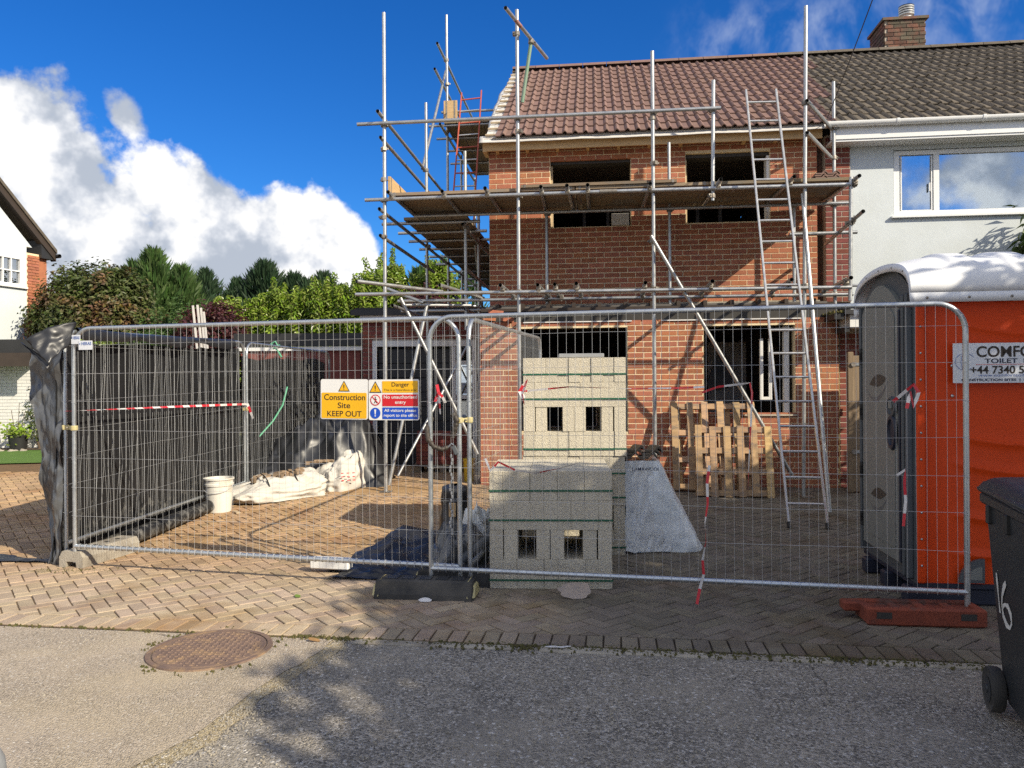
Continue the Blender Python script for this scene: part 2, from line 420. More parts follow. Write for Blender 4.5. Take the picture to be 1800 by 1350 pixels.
def poly_sheet_mat():
    """milky polythene: partly see-through, crumpled and shiny"""
    m = mat('poly_sheet', (0.84, 0.86, 0.86), (0.74, 0.77, 0.78), 4, 0.25, bump=0.7, bscale=9, spec=0.8)
    nt = m.node_tree
    b = nt.nodes['Principled BSDF']
    t = nt.nodes.new('ShaderNodeBsdfTransparent')
    x = nt.nodes.new('ShaderNodeMixShader'); x.inputs[0].default_value = 0.78
    nt.links.new(t.outputs[0], x.inputs[1]); nt.links.new(b.outputs[0], x.inputs[2])
    nt.links.new(x.outputs[0], nt.nodes['Material Output'].inputs['Surface'])


poly_sheet_mat()


def road_mat(name, base, chip, dark, patch, chip_scale, chip_amt, warm=None):
    m = bpy.data.materials.new(name); m.use_nodes = True
    nt = m.node_tree; N = nt.nodes.new; L = nt.links.new
    b = nt.nodes['Principled BSDF']
    geo = N('ShaderNodeNewGeometry'); pos = geo.outputs['Position']

    def nz(s, d=6, r=0.6, dist=0.0):
        n = N('ShaderNodeTexNoise'); n.inputs['Scale'].default_value = s; n.inputs['Detail'].default_value = d
        n.inputs['Roughness'].default_value = r; n.inputs['Distortion'].default_value = dist
        L(pos, n.inputs['Vector']); return n.outputs['Fac']

    def rng(x, lo, hi, a=0.0, c=1.0):
        n = N('ShaderNodeMapRange'); L(x, n.inputs[0])
        for i, q in enumerate((lo, hi, a, c)):
            n.inputs[i + 1].default_value = q
        return n.outputs[0]

    def mix(f, a, c):
        n = N('ShaderNodeMix'); n.data_type = 'RGBA'
        if isinstance(f, float):
            n.inputs['Factor'].default_value = f
        else:
            L(f, n.inputs['Factor'])
        for k, q in (('A', a), ('B', c)):
            if isinstance(q, tuple):
                n.inputs[k].default_value = (*q, 1)
            else:
                L(q, n.inputs[k])
        return n.outputs['Result']

    def mul(a, c):
        n = N('ShaderNodeMath'); n.operation = 'MULTIPLY'; L(a, n.inputs[0])
        if isinstance(c, float):
            n.inputs[1].default_value = c
        else:
            L(c, n.inputs[1])
        return n.outputs[0]

    v = N('ShaderNodeTexVoronoi'); v.inputs['Scale'].default_value = chip_scale; L(pos, v.inputs['Vector'])
    sp = N('ShaderNodeSeparateColor'); L(v.outputs['Color'], sp.inputs[0])
    col = mix(rng(nz(2.3, 8), 0.35, 0.65), base, patch)
    worn = rng(nz(1.7, 7, 0.62, 0.3), 0.30, 0.58, 0.25, 1.0)                   # where the binder has worn off the chippings
    lightchip = mul(rng(sp.outputs[0], 0.62, 0.70), worn)
    darkchip = mul(rng(sp.outputs[1], 0.66, 0.74), worn)
    col = mix(mul(darkchip, chip_amt), col, dark)
    col = mix(mul(lightchip, chip_amt), col, chip)
    col = mix(rng(nz(26, 4), 0.60, 0.74, 0, 0.35), col, dark)
    col = mix(mul(rng(sp.outputs[2], 0.955, 0.97), 0.9), col, (0.62, 0.59, 0.54))
    if warm:
        col = mix(mul(rng(nz(0.9, 8, 0.6), 0.46, 0.66), 0.75), col, warm)
        col = mix(rng(nz(3.4, 8, 0.75, 1.5), 0.69, 0.76, 0, 0.6), col, (0.52, 0.45, 0.27))
    # hairline cracks
    v2 = N('ShaderNodeTexVoronoi'); v2.feature = 'DISTANCE_TO_EDGE'; v2.inputs['Scale'].default_value = 0.55
    ds = N('ShaderNodeMix'); ds.data_type = 'RGBA'; ds.blend_type = 'LINEAR_LIGHT'; ds.inputs['Factor'].default_value = 0.10
    nn = N('ShaderNodeTexNoise'); nn.inputs['Scale'].default_value = 3.0; nn.inputs['Detail'].default_value = 6; L(pos, nn.inputs['Vector'])
    L(pos, ds.inputs['A']); L(nn.outputs['Color'], ds.inputs['B']); L(ds.outputs['Result'], v2.inputs['Vector'])
    crack = mul(rng(v2.outputs['Distance'], 0.0008, 0.0035, 1, 0), rng(nz(0.8), 0.56, 0.62))
    col = mix(mul(crack, 0.55), col, (0.05, 0.045, 0.035))
    L(col, b.inputs['Base Color'])
    b.inputs['Roughness'].default_value = 0.92
    bp = N('ShaderNodeBump'); bp.inputs['Strength'].default_value = 0.9; bp.inputs['Distance'].default_value = 0.012
    ad = N('ShaderNodeMath'); ad.operation = 'SUBTRACT'
    L(mul(rng(v.outputs['Distance'], 0.0, 0.6, 1, 0), worn), ad.inputs[0]); L(mul(crack, 1.0), ad.inputs[1])
    ad2 = N('ShaderNodeMath'); ad2.operation = 'ADD'; L(ad.outputs[0], ad2.inputs[0]); L(mul(nz(120, 3), 0.7), ad2.inputs[1])
    L(ad2.outputs[0], bp.inputs['Height']); L(bp.outputs[0], b.inputs['Normal'])
    MATS[name] = m


road_mat('road', (0.215, 0.195, 0.166), (0.46, 0.42, 0.365), (0.115, 0.104, 0.09), (0.33, 0.295, 0.24), 90.0, 0.85)
road_mat('apron', (0.40, 0.335, 0.265), (0.55, 0.48, 0.39), (0.20, 0.17, 0.135), (0.46, 0.385, 0.30), 110.0, 0.55, warm=(0.47, 0.39, 0.27))
road_mat('grit', (0.40, 0.32, 0.19), (0.55, 0.47, 0.32), (0.16, 0.13, 0.09), (0.34, 0.28, 0.17), 95.0, 0.9)

# ------------------------------------------------------------------ mesh helpers
WL = {}                                                     # world position of each object's origin
UP = Vector((0, 0, 1))


class MB:
    """collects faces in world space; obj() turns it into ONE mesh object"""

    def __init__(s):
        s.v = []; s.f = []; s.mi = []; s.cur = 0

    def add(s, vs, fs):
        n = len(s.v)
        s.v += [tuple(p) for p in vs]
        s.f += [tuple(i + n for i in q) for q in fs]
        s.mi += [s.cur] * len(fs)
        return s

    def box(s, c, sx, sy, sz, yaw=0.0, ax=None, taper=1.0):
        c = Vector(c)
        if ax is None:
            X = Vector((math.cos(yaw), math.sin(yaw), 0)); Y = Vector((-math.sin(yaw), math.cos(yaw), 0)); Z = UP
        else:
            X, Y, Z = ax
        vs = []
        for k in (-1, 1):
            t = taper if k > 0 else 1.0
            for i, j in ((-1, -1), (1, -1), (1, 1), (-1, 1)):
                vs.append(c + X * (i * sx / 2 * t) + Y * (j * sy / 2 * t) + Z * (k * sz / 2))
        return s.add(vs, [(3, 2, 1, 0), (4, 5, 6, 7), (0, 1, 5, 4), (1, 2, 6, 5), (2, 3, 7, 6), (3, 0, 4, 7)])

    def cbox(s, c, sx, sy, sz, ch, yaw=0.0, ax=None):
        """box with chamfered edges on every side"""
        c = Vector(c)
        if ax is None:
            X = Vector((math.cos(yaw), math.sin(yaw), 0)); Y = Vector((-math.sin(yaw), math.cos(yaw), 0)); Z = UP
        else:
            X, Y, Z = ax
        a, b, h = sx / 2, sy / 2, sz / 2
        rings = []
        for (zz, ins) in ((-h, ch), (-h + ch, 0), (h - ch, 0), (h, ch)):
            A, B = a - ins, b - ins
            q = ch if ins == 0 else ch * 0.6
            pts = [(-A + q, -B), (A - q, -B), (A, -B + q), (A, B - q), (A - q, B), (-A + q, B), (-A, B - q), (-A, -B + q)]
            rings.append([c + X * x + Y * y + Z * zz for x, y in pts])
        vs = [p for r in rings for p in r]
        fs = [tuple(range(7, -1, -1)), tuple(range(24, 32))]
        for k in range(3):
            for i in range(8):
                j = (i + 1) % 8
                fs.append((k * 8 + i, k * 8 + j, k * 8 + 8 + j, k * 8 + 8 + i))
        return s.add(vs, fs)

    def tube(s, p0, p1, r, n=10, caps=False, r1=None):
        return s.path([p0, p1], r, n, caps=caps, r1=r1)

    def path(s, pts, r, n=10, caps=False, closed=False, r1=None, rad=None):
        pts = [Vector(p) for p in pts]
        m = len(pts)
        vs, fs = [], []
        prev = None
        for i, p in enumerate(pts):
            if closed:
                t = pts[(i + 1) % m] - pts[i - 1]
            else:
                t = pts[min(i + 1, m - 1)] - pts[max(i - 1, 0)]
            t = t.normalized() if t.length > 1e-9 else UP
            if prev is None:
                a = t.cross(UP)
                if a.length < 0.05:
                    a = t.cross(Vector((1, 0, 0)))
                a.normalize()
            else:
                a = prev - t * prev.dot(t)
                a.normalize()
            prev = a
            b = t.cross(a)
            rr = r if r1 is None else r + (r1 - r) * i / max(1, m - 1)
            if rad:
                rr = rad[i]
            for k in range(n):
                g = 2 * math.pi * k / n
                vs.append(p + a * (rr * math.cos(g)) + b * (rr * math.sin(g)))
        for i in range(m if closed else m - 1):
            j = (i + 1) % m
            for k in range(n):
                l = (k + 1) % n
                fs.append((i * n + k, i * n + l, j * n + l, j * n + k))
        if caps and not closed:
            fs.append(tuple(range(n - 1, -1, -1)))
            fs.append(tuple(range((m - 1) * n, m * n)))
        return s.add(vs, fs)

    def lathe(s, prof, c, n=24, ax=None, caps=True):
        c = Vector(c)
        X, Y, Z = ax or (Vector((1, 0, 0)), Vector((0, 1, 0)), UP)
        vs, fs = [], []
        for r, h in prof:
            for k in range(n):
                g = 2 * math.pi * k / n
                vs.append(c + X * (r * math.cos(g)) + Y * (r * math.sin(g)) + Z * h)
        for i in range(len(prof) - 1):
            for k in range(n):
                l = (k + 1) % n
                fs.append((i * n + k, i * n + l, (i + 1) * n + l, (i + 1) * n + k))
        if caps:
            fs.append(tuple(range(n - 1, -1, -1)))
            fs.append(tuple(range((len(prof) - 1) * n, len(prof) * n)))
        return s.add(vs, fs)

    def prism(s, poly, c, X, Y, Z, th):
        """flat outline poly (x, y) in the plane X, Y about c, given thickness th along Z (front face at +Z)"""
        c = Vector(c)
        n = len(poly)
        vs = [c + X * x + Y * y for x, y in poly] + [c + X * x + Y * y + Z * th for x, y in poly]
        fs = [tuple(range(n - 1, -1, -1)), tuple(range(n, 2 * n))]
        for i in range(n):
            j = (i + 1) % n
            fs.append((i, j, n + j, n + i))
        return s.add(vs, fs)

    def grid(s, fn, nu, nv):
        vs = [fn(i / nu, j / nv) for j in range(nv + 1) for i in range(nu + 1)]
        w = nu + 1
        return s.add(vs, [(j * w + i, j * w + i + 1, (j + 1) * w + i + 1, (j + 1) * w + i) for j in range(nv) for i in range(nu)])

    def sheet(s, poly, z):
        return s.add([(x, y, z) for x, y in poly], [tuple(range(len(poly)))])


def mesh_of(name, mb, center):
    me = bpy.data.meshes.new(name)
    me.from_pydata([(p[0] - center[0], p[1] - center[1], p[2] - center[2]) for p in mb.v], [], mb.f)
    return me


def link(o, parent, world):
    COL.objects.link(o)
    if parent is not None:
        o.parent = parent
        pw = WL[parent.name]
        o.location = (world[0] - pw[0], world[1] - pw[1], world[2] - pw[2])
    else:
        o.location = world
    WL[o.name] = tuple(world)


def obj(name, mb, material, parent=None, smooth=False, center=None, label=None, cat=None, group=None, kind=None, sharp=0.7, solid=0.0):
    a = np.array(mb.v)
    c = tuple((a.min(0) + a.max(0)) / 2) if center is None else tuple(center)
    if center is None:
        c = (float(c[0]), float(c[1]), float(a[:, 2].min())) if parent is None else tuple(float(q) for q in c)
    me = mesh_of(name, mb, c)
    for m in (material if isinstance(material, (list, tuple)) else [material]):
        me.materials.append(MATS[m])
    if isinstance(material, (list, tuple)):
        me.polygons.foreach_set('material_index', mb.mi)
    if smooth:
        me.polygons.foreach_set('use_smooth', [True] * len(me.polygons))
        if sharp:
            me.set_sharp_from_angle(angle=sharp)
    me.update()
    o = bpy.data.objects.new(name, me)
    link(o, parent, c)
    if solid:
        md = o.modifiers.new('thickness', 'SOLIDIFY'); md.thickness = solid; md.offset = 0
    tag(o, label, cat, group, kind)
    return o


def tag(o, label=None, cat=None, group=None, kind=None):
    if label: o['label'] = label
    if cat: o['category'] = cat
    if group: o['group'] = group
    if kind: o['kind'] = kind
    return o


def thing(name, label, cat, loc, group=None):
    o = bpy.data.objects.new(name, None)
    o.empty_display_size = 0.2
    link(o, None, tuple(float(q) for q in loc))
    return tag(o, label, cat, group)


def piece(name, me, parent, world, rot=None, scale=None):
    """one more object that shares the mesh me"""
    o = bpy.data.objects.new(name, me)
    link(o, parent, tuple(float(q) for q in world))
    if rot is not None:
        o.rotation_euler = rot
    if scale is not None:
        o.scale = scale
    return o


def shared(name, mb, material, smooth=False, sharp=0.7):
    me = mesh_of(name, mb, (0, 0, 0))
    me.materials.append(MATS[material])
    if smooth:
        me.polygons.foreach_set('use_smooth', [True] * len(me.polygons))
        me.set_sharp_from_angle(angle=sharp)
    return me


def nz(x, y=0.0, z=0.0, s=1.0):
    return noise.noise(Vector((x * s, y * s, z * s)))


def fbm(x, y, z=0.0, s=1.0, o=4):
    a, t = 1.0, 0.0
    for _ in range(o):
        t += a * noise.noise(Vector((x * s, y * s, z * s))); s *= 2.03; a *= 0.5
    return t


def text(body, size, origin, X, Y, material, parent, name='lettering', align='LEFT', width=None, bold=0.0, space=1.0):
    """flat letters whose baseline starts at origin, reading along X with Y up"""
    cu = bpy.data.curves.new('t', 'FONT')
    cu.body = body; cu.size = size; cu.align_x = align; cu.offset = bold; cu.space_character = space
    o = bpy.data.objects.new('t', cu)
    COL.objects.link(o)
    bpy.context.view_layer.update()
    me = bpy.data.meshes.new_from_object(o.evaluated_get(bpy.context.evaluated_depsgraph_get()))
    bpy.data.objects.remove(o)
    co = np.empty(len(me.vertices) * 3); me.vertices.foreach_get('co', co); co = co.reshape(-1, 3)
    k = 1.0
    if width:
        k = width / max(1e-6, co[:, 0].max() - co[:, 0].min())
    Z = X.cross(Y)
    w = np.outer(co[:, 0] * k, X) + np.outer(co[:, 1], Y)
    me.vertices.foreach_set('co', w.ravel())
    me.materials.clear(); me.materials.append(MATS[material])
    me.update()
    ob = bpy.data.objects.new(name, me)
    link(ob, parent, tuple(Vector(origin)))
    return ob


# ------------------------------------------------------------------ the house frame: u along the front, d out of it
TH = math.atan(0.11)
HU = Vector((math.cos(TH), -math.sin(TH), 0))
HN = Vector((-math.sin(TH), -math.cos(TH), 0))
HO = Vector((-0.32, 11.4, 0))
HYAW = -TH


def H(u, d, z=0.0):
    return HO + HU * u + HN * d + UP * z


def gz(y):
    """the drive rises a hand's breadth towards the house"""
    return 0.03 * max(0.0, min(1.0, (y - 7.5) / 3.0)) * 3.0


# ------------------------------------------------------------------ ground, road and drive
obj('ground', MB().sheet([(-400, -60), (400, -60), (400, 500), (-400, 500)], -0.06), 'far_ground', kind='structure')
KS = -0.139


def kerb_y(x):
    return 4.43 + KS * x


obj('road', MB().sheet([(-40, -40), (40, -40), (40, kerb_y(40)), (-40, kerb_y(-40))], -0.012), 'road', kind='structure')
# the smoother strip of old tarmac on the left, its edge wandering
ap = [(-40, kerb_y(-40) - 0.02), (-40, -12), (-3.4, -12), (-2.9, 0), (-2.55, 1.6)]
edge = [(-2.0, 2.35), (-1.72, 2.72), (-1.55, 2.98), (-1.40, 3.28), (-1.33, 3.55), (-1.29, 3.80), (-1.21, 4.05), (-1.11, 4.30), (-1.07, 4.56)]
eg = []
for i in range(len(edge) - 1):
    for k in range(5):
        t = k / 5
        x = edge[i][0] * (1 - t) + edge[i + 1][0] * t; y = edge[i][1] * (1 - t) + edge[i + 1][1] * t
        eg.append((x + 0.018 * nz(y * 9, 3), y))
eg.append(edge[-1])
apo = obj('pavement', MB().sheet(ap + eg, -0.006), 'apron', kind='structure')
gritp = [(x, y) for x, y in eg] + [(x + 0.10 + 0.16 * max(0, 3.4 - y) + 0.05 * nz(y * 5, 9), y) for x, y in reversed(eg)]
obj('grit', MB().sheet(gritp, -0.009), 'grit', label='pale loose grit along the broken edge of the tarmac', cat='grit', kind='stuff')

drv = thing('driveway', None, None, (0, 8, 0))
tag(drv, kind='structure')
bed = MB()
ys = [0, 7.5, 10.5, 30]


def bed_fn(a, b):
    x = -14 + 22 * a
    y0 = kerb_y(x)
    y = y0 + (16.5 - y0) * b
    return (x, y, gz(y) - 0.009)


obj('bed', bed.grid(bed_fn, 4, 48), 'paver_bed', drv)
PSH = {}


def poly_paver(poly, top=0.0, ch=0.004, depth=0.03):
    """a paver from its outline about the origin"""
    n = len(poly)
    cx = sum(p[0] for p in poly) / n; cy = sum(p[1] for p in poly) / n
    vs = []
    for z, k in ((-depth, 0.0), (-ch, 0.0), (0.0, ch)):
        for x, y in poly:
            d = math.hypot(x - cx, y - cy)
            q = 1 - min(0.6, k * 1.4 / max(d, 1e-3))
            vs.append((cx + (x - cx) * q, cy + (y - cy) * q, z + top))
    fs = [tuple(range(2 * n, 3 * n))]
    for k in range(2):
        for i in range(n):
            j = (i + 1) % n
            fs.append((k * n + i, k * n + j, (k + 1) * n + j, (k + 1) * n + i))
    return vs, fs


def clip(poly, f):
    out = []
    for i in range(len(poly)):
        a, b = poly[i], poly[(i + 1) % len(poly)]
        fa, fb = f(a), f(b)
        if fa >= 0: out.append(a)
        if (fa >= 0) != (fb >= 0):
            t = fa / (fa - fb)
            out.append((a[0] + (b[0] - a[0]) * t, a[1] + (b[1] - a[1]) * t))
    return out


kd = Vector((1, KS, 0)).normalized()
kn = Vector((-kd.y, kd.x, 0))                              # points into the drive
kyaw = math.atan2(kd.y, kd.x)
k0 = Vector((0, kerb_y(0), 0))
pavs = []                                                   # (distance, outline, centre, whole)
g = 0.0042
LX, LY = 0.2, 0.1
ca, sa = math.cos(kyaw + math.pi / 4), math.sin(kyaw + math.pi / 4)
whole = {0: [(-LX / 2 + g, -LY / 2 + g), (LX / 2 - g, -LY / 2 + g), (LX / 2 - g, LY / 2 - g), (-LX / 2 + g, LY / 2 - g)]}
for a in range(-160, 240):
    for b in range(-160, 240):
        r = (a - b) % 4
        if r == 0:
            cx, cy, w = a + 1.0, b + 0.5, 0
        elif r == 3:
            cx, cy, w = a + 0.5, b + 1.0, 1
        else:
            continue
        x = (cx * ca - cy * sa) * 0.1; y = (cx * sa + cy * ca) * 0.1
        P = Vector((x, y, 0)) + k0
        dk = (P - k0).dot(kn)
        if dk < 0.06 or P.y > 13.4 or P.x < -11.5 or P.x > 5.2:
            continue
        if abs(P.x) > 0.73 * P.y + 0.4:
            continue
        if (P - HO).dot(HN) < 0.62 and P.x > -0.5:
            continue
        if P.x < -4.2 and P.y > 12.9:
            continue
        ang = kyaw + math.pi / 4 + (math.pi / 2 if w else 0)
        pavs.append((P.length, P, ang, dk))
pavs.sort(key=lambda q: q[0])
c4, s4 = math.cos, math.sin
pm = MB()
for vs, fs in [poly_paver(whole[0])]:
    pm.add(vs, fs)
pme = shared('paver', pm, 'paver')
rest = MB()
# header course along the road edge
hp_ = [(-LY / 2 + g, -LX / 2 + g), (LY / 2 - g, -LX / 2 + g), (LY / 2 - g, LX / 2 - g), (-LY / 2 + g, LX / 2 - g)]
n_obj = 0
s = -3.6
while s < 3.3:
    P = k0 + kd * s + kn * 0.115
    sk = 0.35 * max(-1, min(1, -s / 3.0))
    if n_obj < 300 and abs(P.x) < 0.70 * P.y:
        piece('paver', pme, drv, (P.x, P.y, 0.002 * random.uniform(-1, 1)), (random.uniform(-.012, .012), random.uniform(-.012, .012), kyaw + math.pi / 2 + random.uniform(-.015, .015)))
        n_obj += 1
    s += 0.1015
for dist, P, ang, dk in pavs:
    z = gz(P.y) + random.uniform(-0.0022, 0.0022)
    if dk > 0.22 + 0.112 and n_obj < 300:
        piece('paver', pme, drv, (P.x, P.y, z), (random.uniform(-.012, .012), random.uniform(-.012, .012), ang + random.uniform(-.012, .012)))
        n_obj += 1
        continue
    c, sn = c4(ang), s4(ang)
    po = [(P.x + x * c - y * sn, P.y + x * sn + y * c) for x, y in whole[0]]
    if dk < 0.34:
        po = clip(po, lambda q: (Vector((q[0], q[1], 0)) - k0).dot(kn) - 0.222)
        if len(po) < 3:
            continue
        ar = 0.5 * abs(sum(po[i][0] * po[i - 1][1] - po[i - 1][0] * po[i][1] for i in range(len(po))))
        if ar < 0.0012:
            continue
    vs, fs = poly_paver(po, z)
    rest.add(vs, fs)
for s in np.arange(-8.0, -3.6, 0.1015):
    P = k0 + kd * float(s) + kn * 0.115
    c, sn = c4(kyaw), s4(kyaw)
    vs, fs = poly_paver([(P.x + x * c - y * sn, P.y + x * sn + y * c) for x, y in hp_], 0)
    rest.add(vs, fs)
for s in np.arange(3.3, 4.6, 0.1015):
    P = k0 + kd * float(s) + kn * 0.115
    c, sn = c4(kyaw), s4(kyaw)
    vs, fs = poly_paver([(P.x + x * c - y * sn, P.y + x * sn + y * c) for x, y in hp_], 0)
    rest.add(vs, fs)
tag(obj('paver_field', rest, 'paver', drv), kind='stuff')

# channel stones and moss between drive and road
kerb = thing('kerb', None, None, (0, kerb_y(0), 0)); tag(kerb, kind='structure')
s = -0.95
while s < 4.4:
    ln = random.uniform(0.22, 0.50)
    P = k0 + kd * (s + ln / 2) + kn * -0.035
    m = MB(); m.cbox((P.x, P.y, -0.016), ln - 0.012, 0.075 + random.uniform(-.02, .01), 0.03, 0.008, kyaw + random.uniform(-.02, .02))
    obj('edging_stone', m, 'concrete', kerb)
    s += ln + (0.14 if random.random() < 0.3 else 0.0)
mo = MB()
for i in range(2200):
    s = random.uniform(-3.3, 4.3)
    if nz(s * 1.4, 5.5) < -0.06 and random.random() < 0.85:
        continue
    P = k0 + kd * s + kn * (random.gauss(-0.02, 0.028) if s > -0.9 else random.gauss(0.0, 0.016))
    r = random.uniform(0.002, 0.008)
    mo.box((P.x, P.y, -0.002), r * 3, r * 2, 0.010, random.uniform(0, 3), taper=0.4)
for i in range(260):                                        # weeds by the concrete foot and round the manhole
    g_ = random.random() * 6.283
    if i < 130:
        q_ = 0.36 + abs(random.gauss(0, 0.03)); x, y = -1.735 + q_ * math.cos(g_), 4.397 + q_ * math.sin(g_)
        if nz(math.cos(g_) * 2, math.sin(g_) * 2, 4) < -0.05: continue
    else:
        x, y = -3.62 + random.gauss(0, .22), 6.30 + random.gauss(0, .05)
    r = random.uniform(0.002, 0.006)
    mo.box((x, y, 0.0), r * 3, r * 2, 0.012, random.uniform(0, 3), taper=0.3)
obj('moss', mo, 'moss', label='low green moss along the edge of the driveway', cat='moss', kind='stuff')

# manhole
mh = thing('manhole_cover', 'round rusty iron manhole cover with raised studs in the tarmac', 'manhole cover', (-1.735, 4.397, 0))
obj('rim', MB().lathe([(0.312, -0.004), (0.312, 0.003), (0.340, 0.003), (0.342, -0.006)], (-1.735, 4.397, 0), 56, caps=False), 'iron', mh)
obj('plate', MB().lathe([(0.306, -0.008), (0.306, 0.0), (0.300, 0.003), (0.001, 0.003)], (-1.735, 4.397, 0), 56, caps=False), 'iron', mh)
st = MB()
for i in range(-9, 10):
    for j in range(-9, 10):
        x, y = i * 0.034, j * 0.034
        if math.hypot(x, y) < 0.275:
            st.box((-1.735 + x, 4.397 + y, 0.0045), 0.023, 0.013, 0.006, 0.4 + (math.pi / 2 if (i + j) % 2 else 0), taper=0.8)
tag(obj('stud', st, 'iron', mh), kind='stuff')

# sand washed over the pavers near the fence: thin drifts with ragged edges
def drift(cx, cy, rx, ry, rot, name_label, seed):
    m = MB(); n = 40; pts = []
    for i in range(n):
        g_ = 2 * math.pi * i / n
        q = 1 + 0.35 * nz(math.cos(g_) * 1.5, math.sin(g_) * 1.5, seed) + 0.12 * nz(math.cos(g_) * 6, math.sin(g_) * 6, seed)
        x, y = rx * q * math.cos(g_), ry * q * math.sin(g_)
        pts.append((cx + x * math.cos(rot) - y * math.sin(rot), cy + x * math.sin(rot) + y * math.cos(rot)))
    vs = [(cx, cy, gz(cy) + 0.006)] + [(x, y, gz(y) - 0.004) for x, y in pts]
    mid = [(cx + (x - cx) * .6, cy + (y - cy) * .6, gz(y) + 0.0042 + 0.002 * nz(x * 9, y * 9, seed)) for x, y in pts]
    m.add(vs + mid, [(0, n + 1 + i, n + 1 + (i + 1) % n) for i in range(n)] + [(n + 1 + i, 1 + i, 1 + (i + 1) % n, n + 1 + (i + 1) % n) for i in range(n)])
    obj('sand_drift', m, 'sand', label=name_label, cat='sand', kind='stuff')


drift(-3.02, 7.2, 0.14, 0.55, 0.05, 'brown sand washed along the foot of the sheeted fence', 4.2)
drift(-1.75, 10.35, 0.85, 0.40, 0.1, 'spilt yellow sand round the foot of the corner scaffold pole', 9.3)

# ------------------------------------------------------------------ brickwork
def courses(u0, u1, z0, z1, holes=(), L=0.225, C=0.075, shift=0.0):
    """stretcher bond clipped to the openings: (u, z, length)"""
    out = []
    n = int(round((z1 - z0) / C))
    for k in range(n):
        za = z0 + k * C
        zm = za + C / 2
        spans = [(u0, u1)]
        for (a, b, c, d) in holes:
            if c < zm < d:
                nx = []
                for (p, q) in spans:
                    if b <= p or a >= q:
                        nx.append((p, q))
                    else:
                        if a - p > 0.02: nx.append((p, a))
                        if q - b > 0.02: nx.append((b, q))
                spans = nx
        st = -0.1125 * (k % 2) + shift
        for (p, q) in spans:
            x = p + st - 0.0
            while x < q - 1e-6:
                a, b = max(x, p), min(x + L, q)
                if b - a > 0.03:
                    out.append(((a + b) / 2, zm, b - a))
                x += L
    return out


BSH = {}
BUDGET = {}


def brick_mesh(ln, material, h=0.063, t=0.05):
    key = (round(ln, 3), material)
    if key not in BSH:
        m = MB(); m.cbox((0, 0, 0), ln, t, h, 0.002)
        BSH[key] = shared('brick', m, material)
    return BSH[key]


def lay(parent_wall, lst, d, material, owner, budget, yaw=HYAW, place=None):
    """lay the bricks of lst proud of their mortar; up to `budget` of the owner as separate objects, nearest first"""
    left = BUDGET.setdefault(owner, budget)
    items = []
    for (u, z, ln) in lst:
        P = (place or (lambda u, z: H(u, d - 0.02, z)))(u, z)
        items.append(((P - Vector((0, 0, CAM_H))).length, P, ln))
    items.sort(key=lambda q: q[0])
    rest = MB()
    X = Vector((math.cos(yaw), math.sin(yaw), 0)); Y = Vector((-math.sin(yaw), math.cos(yaw), 0))
    for (_, P, ln) in items:
        off = Y * random.uniform(-0.0015, 0.0015)
        if left > 0:
            piece('brick', brick_mesh(ln - 0.012, material), parent_wall, P + off, (0, 0, yaw))
            left -= 1
        else:
            rest.box(P + off, ln - 0.012, 0.05, 0.063, ax=(X, Y, UP))
    BUDGET[owner] = left
    if rest.f:
        tag(obj('bricks', rest, material, parent_wall), kind='stuff')


def hbox(u0, u1, d0, d1, z0, z1, mb=None):
    mb = mb or MB()
    return mb.box(H((u0 + u1) / 2, (d0 + d1) / 2, (z0 + z1) / 2), u1 - u0, abs(d1 - d0), z1 - z0, HYAW)


def wall_with_holes(u0, u1, d0, d1, z0, z1, holes):
    """wall slab between d0 and d1 built of boxes round the openings"""
    m = MB()
    us = sorted({u0, u1, *[h[0] for h in holes], *[h[1] for h in holes]})
    for a, b in zip(us[:-1], us[1:]):
        mid = (a + b) / 2
        zs = sorted([(h[2], h[3]) for h in holes if h[0] <= mid <= h[1]])
        z = z0
        for (c, e) in zs:
            if c > z: hbox(a, b, d0, d1, z, c, m)
            z = e
        if z < z1: hbox(a, b, d0, d1, z, z1, m)
    return m


# ---- the brick house under construction
house = thing('brick_house', 'red brick semi-detached house being extended with empty window openings and new tiled roof', 'house', H(2.4, -3, 0))
GH = [(0.50, 1.99, 0.83, 2.27), (3.02, 4.22, 1.07, 2.27)]
UH = [(0.91, 2.08, 3.79, 4.78), (2.86, 4.04, 3.80, 4.80)]
gw = obj('wall', wall_with_holes(-0.06, 4.78, 0.42, 0.6005, 0.0, 2.345, GH), 'mortar', house, label='ground floor brick front wall')
lay(gw, courses(-0.07, 4.79, 0.045, 2.345, GH), 0.60, 'brick', 'house', 300)
uw = obj('wall', wall_with_holes(0.0, 4.68, -0.28, 0.0005, 2.45, 4.96, UH), 'mortar', house, label='upper brick front wall')
lay(uw, courses(0.0, 4.69, 2.66, 4.96, UH), 0.0, 'brick', 'house', 300)
sw = MB()
hbox(-0.0, 0.25, -7.4, -0.281, 0.0, 4.96, sw)
hbox(-0.06, 0.2, -0.1, 0.419, 0.0, 2.345, sw)
obj('side_wall', sw, 'brick', house)
gb = MB()
P = [H(0.02, -0.2, 4.962), H(0.02, -6.9, 4.962), H(0.02, -3.55, 7.35)]
Q = [H(0.22, -0.2, 4.962), H(0.22, -6.9, 4.962), H(0.22, -3.55, 7.35)]
gb.add(P + Q, [(0, 1, 2), (5, 4, 3), (0, 3, 4, 1), (1, 4, 5, 2), (2, 5, 3, 0)])
obj('gable', gb, 'block', house)
iw = MB()
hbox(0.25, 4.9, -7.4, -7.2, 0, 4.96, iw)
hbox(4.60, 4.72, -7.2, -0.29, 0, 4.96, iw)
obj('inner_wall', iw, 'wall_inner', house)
fl = MB(); hbox(0.26, 4.59, -7.19, -0.285, 2.42, 2.62, fl); hbox(0.0, 4.7, -0.27, 0.40, 2.46, 2.60, fl)
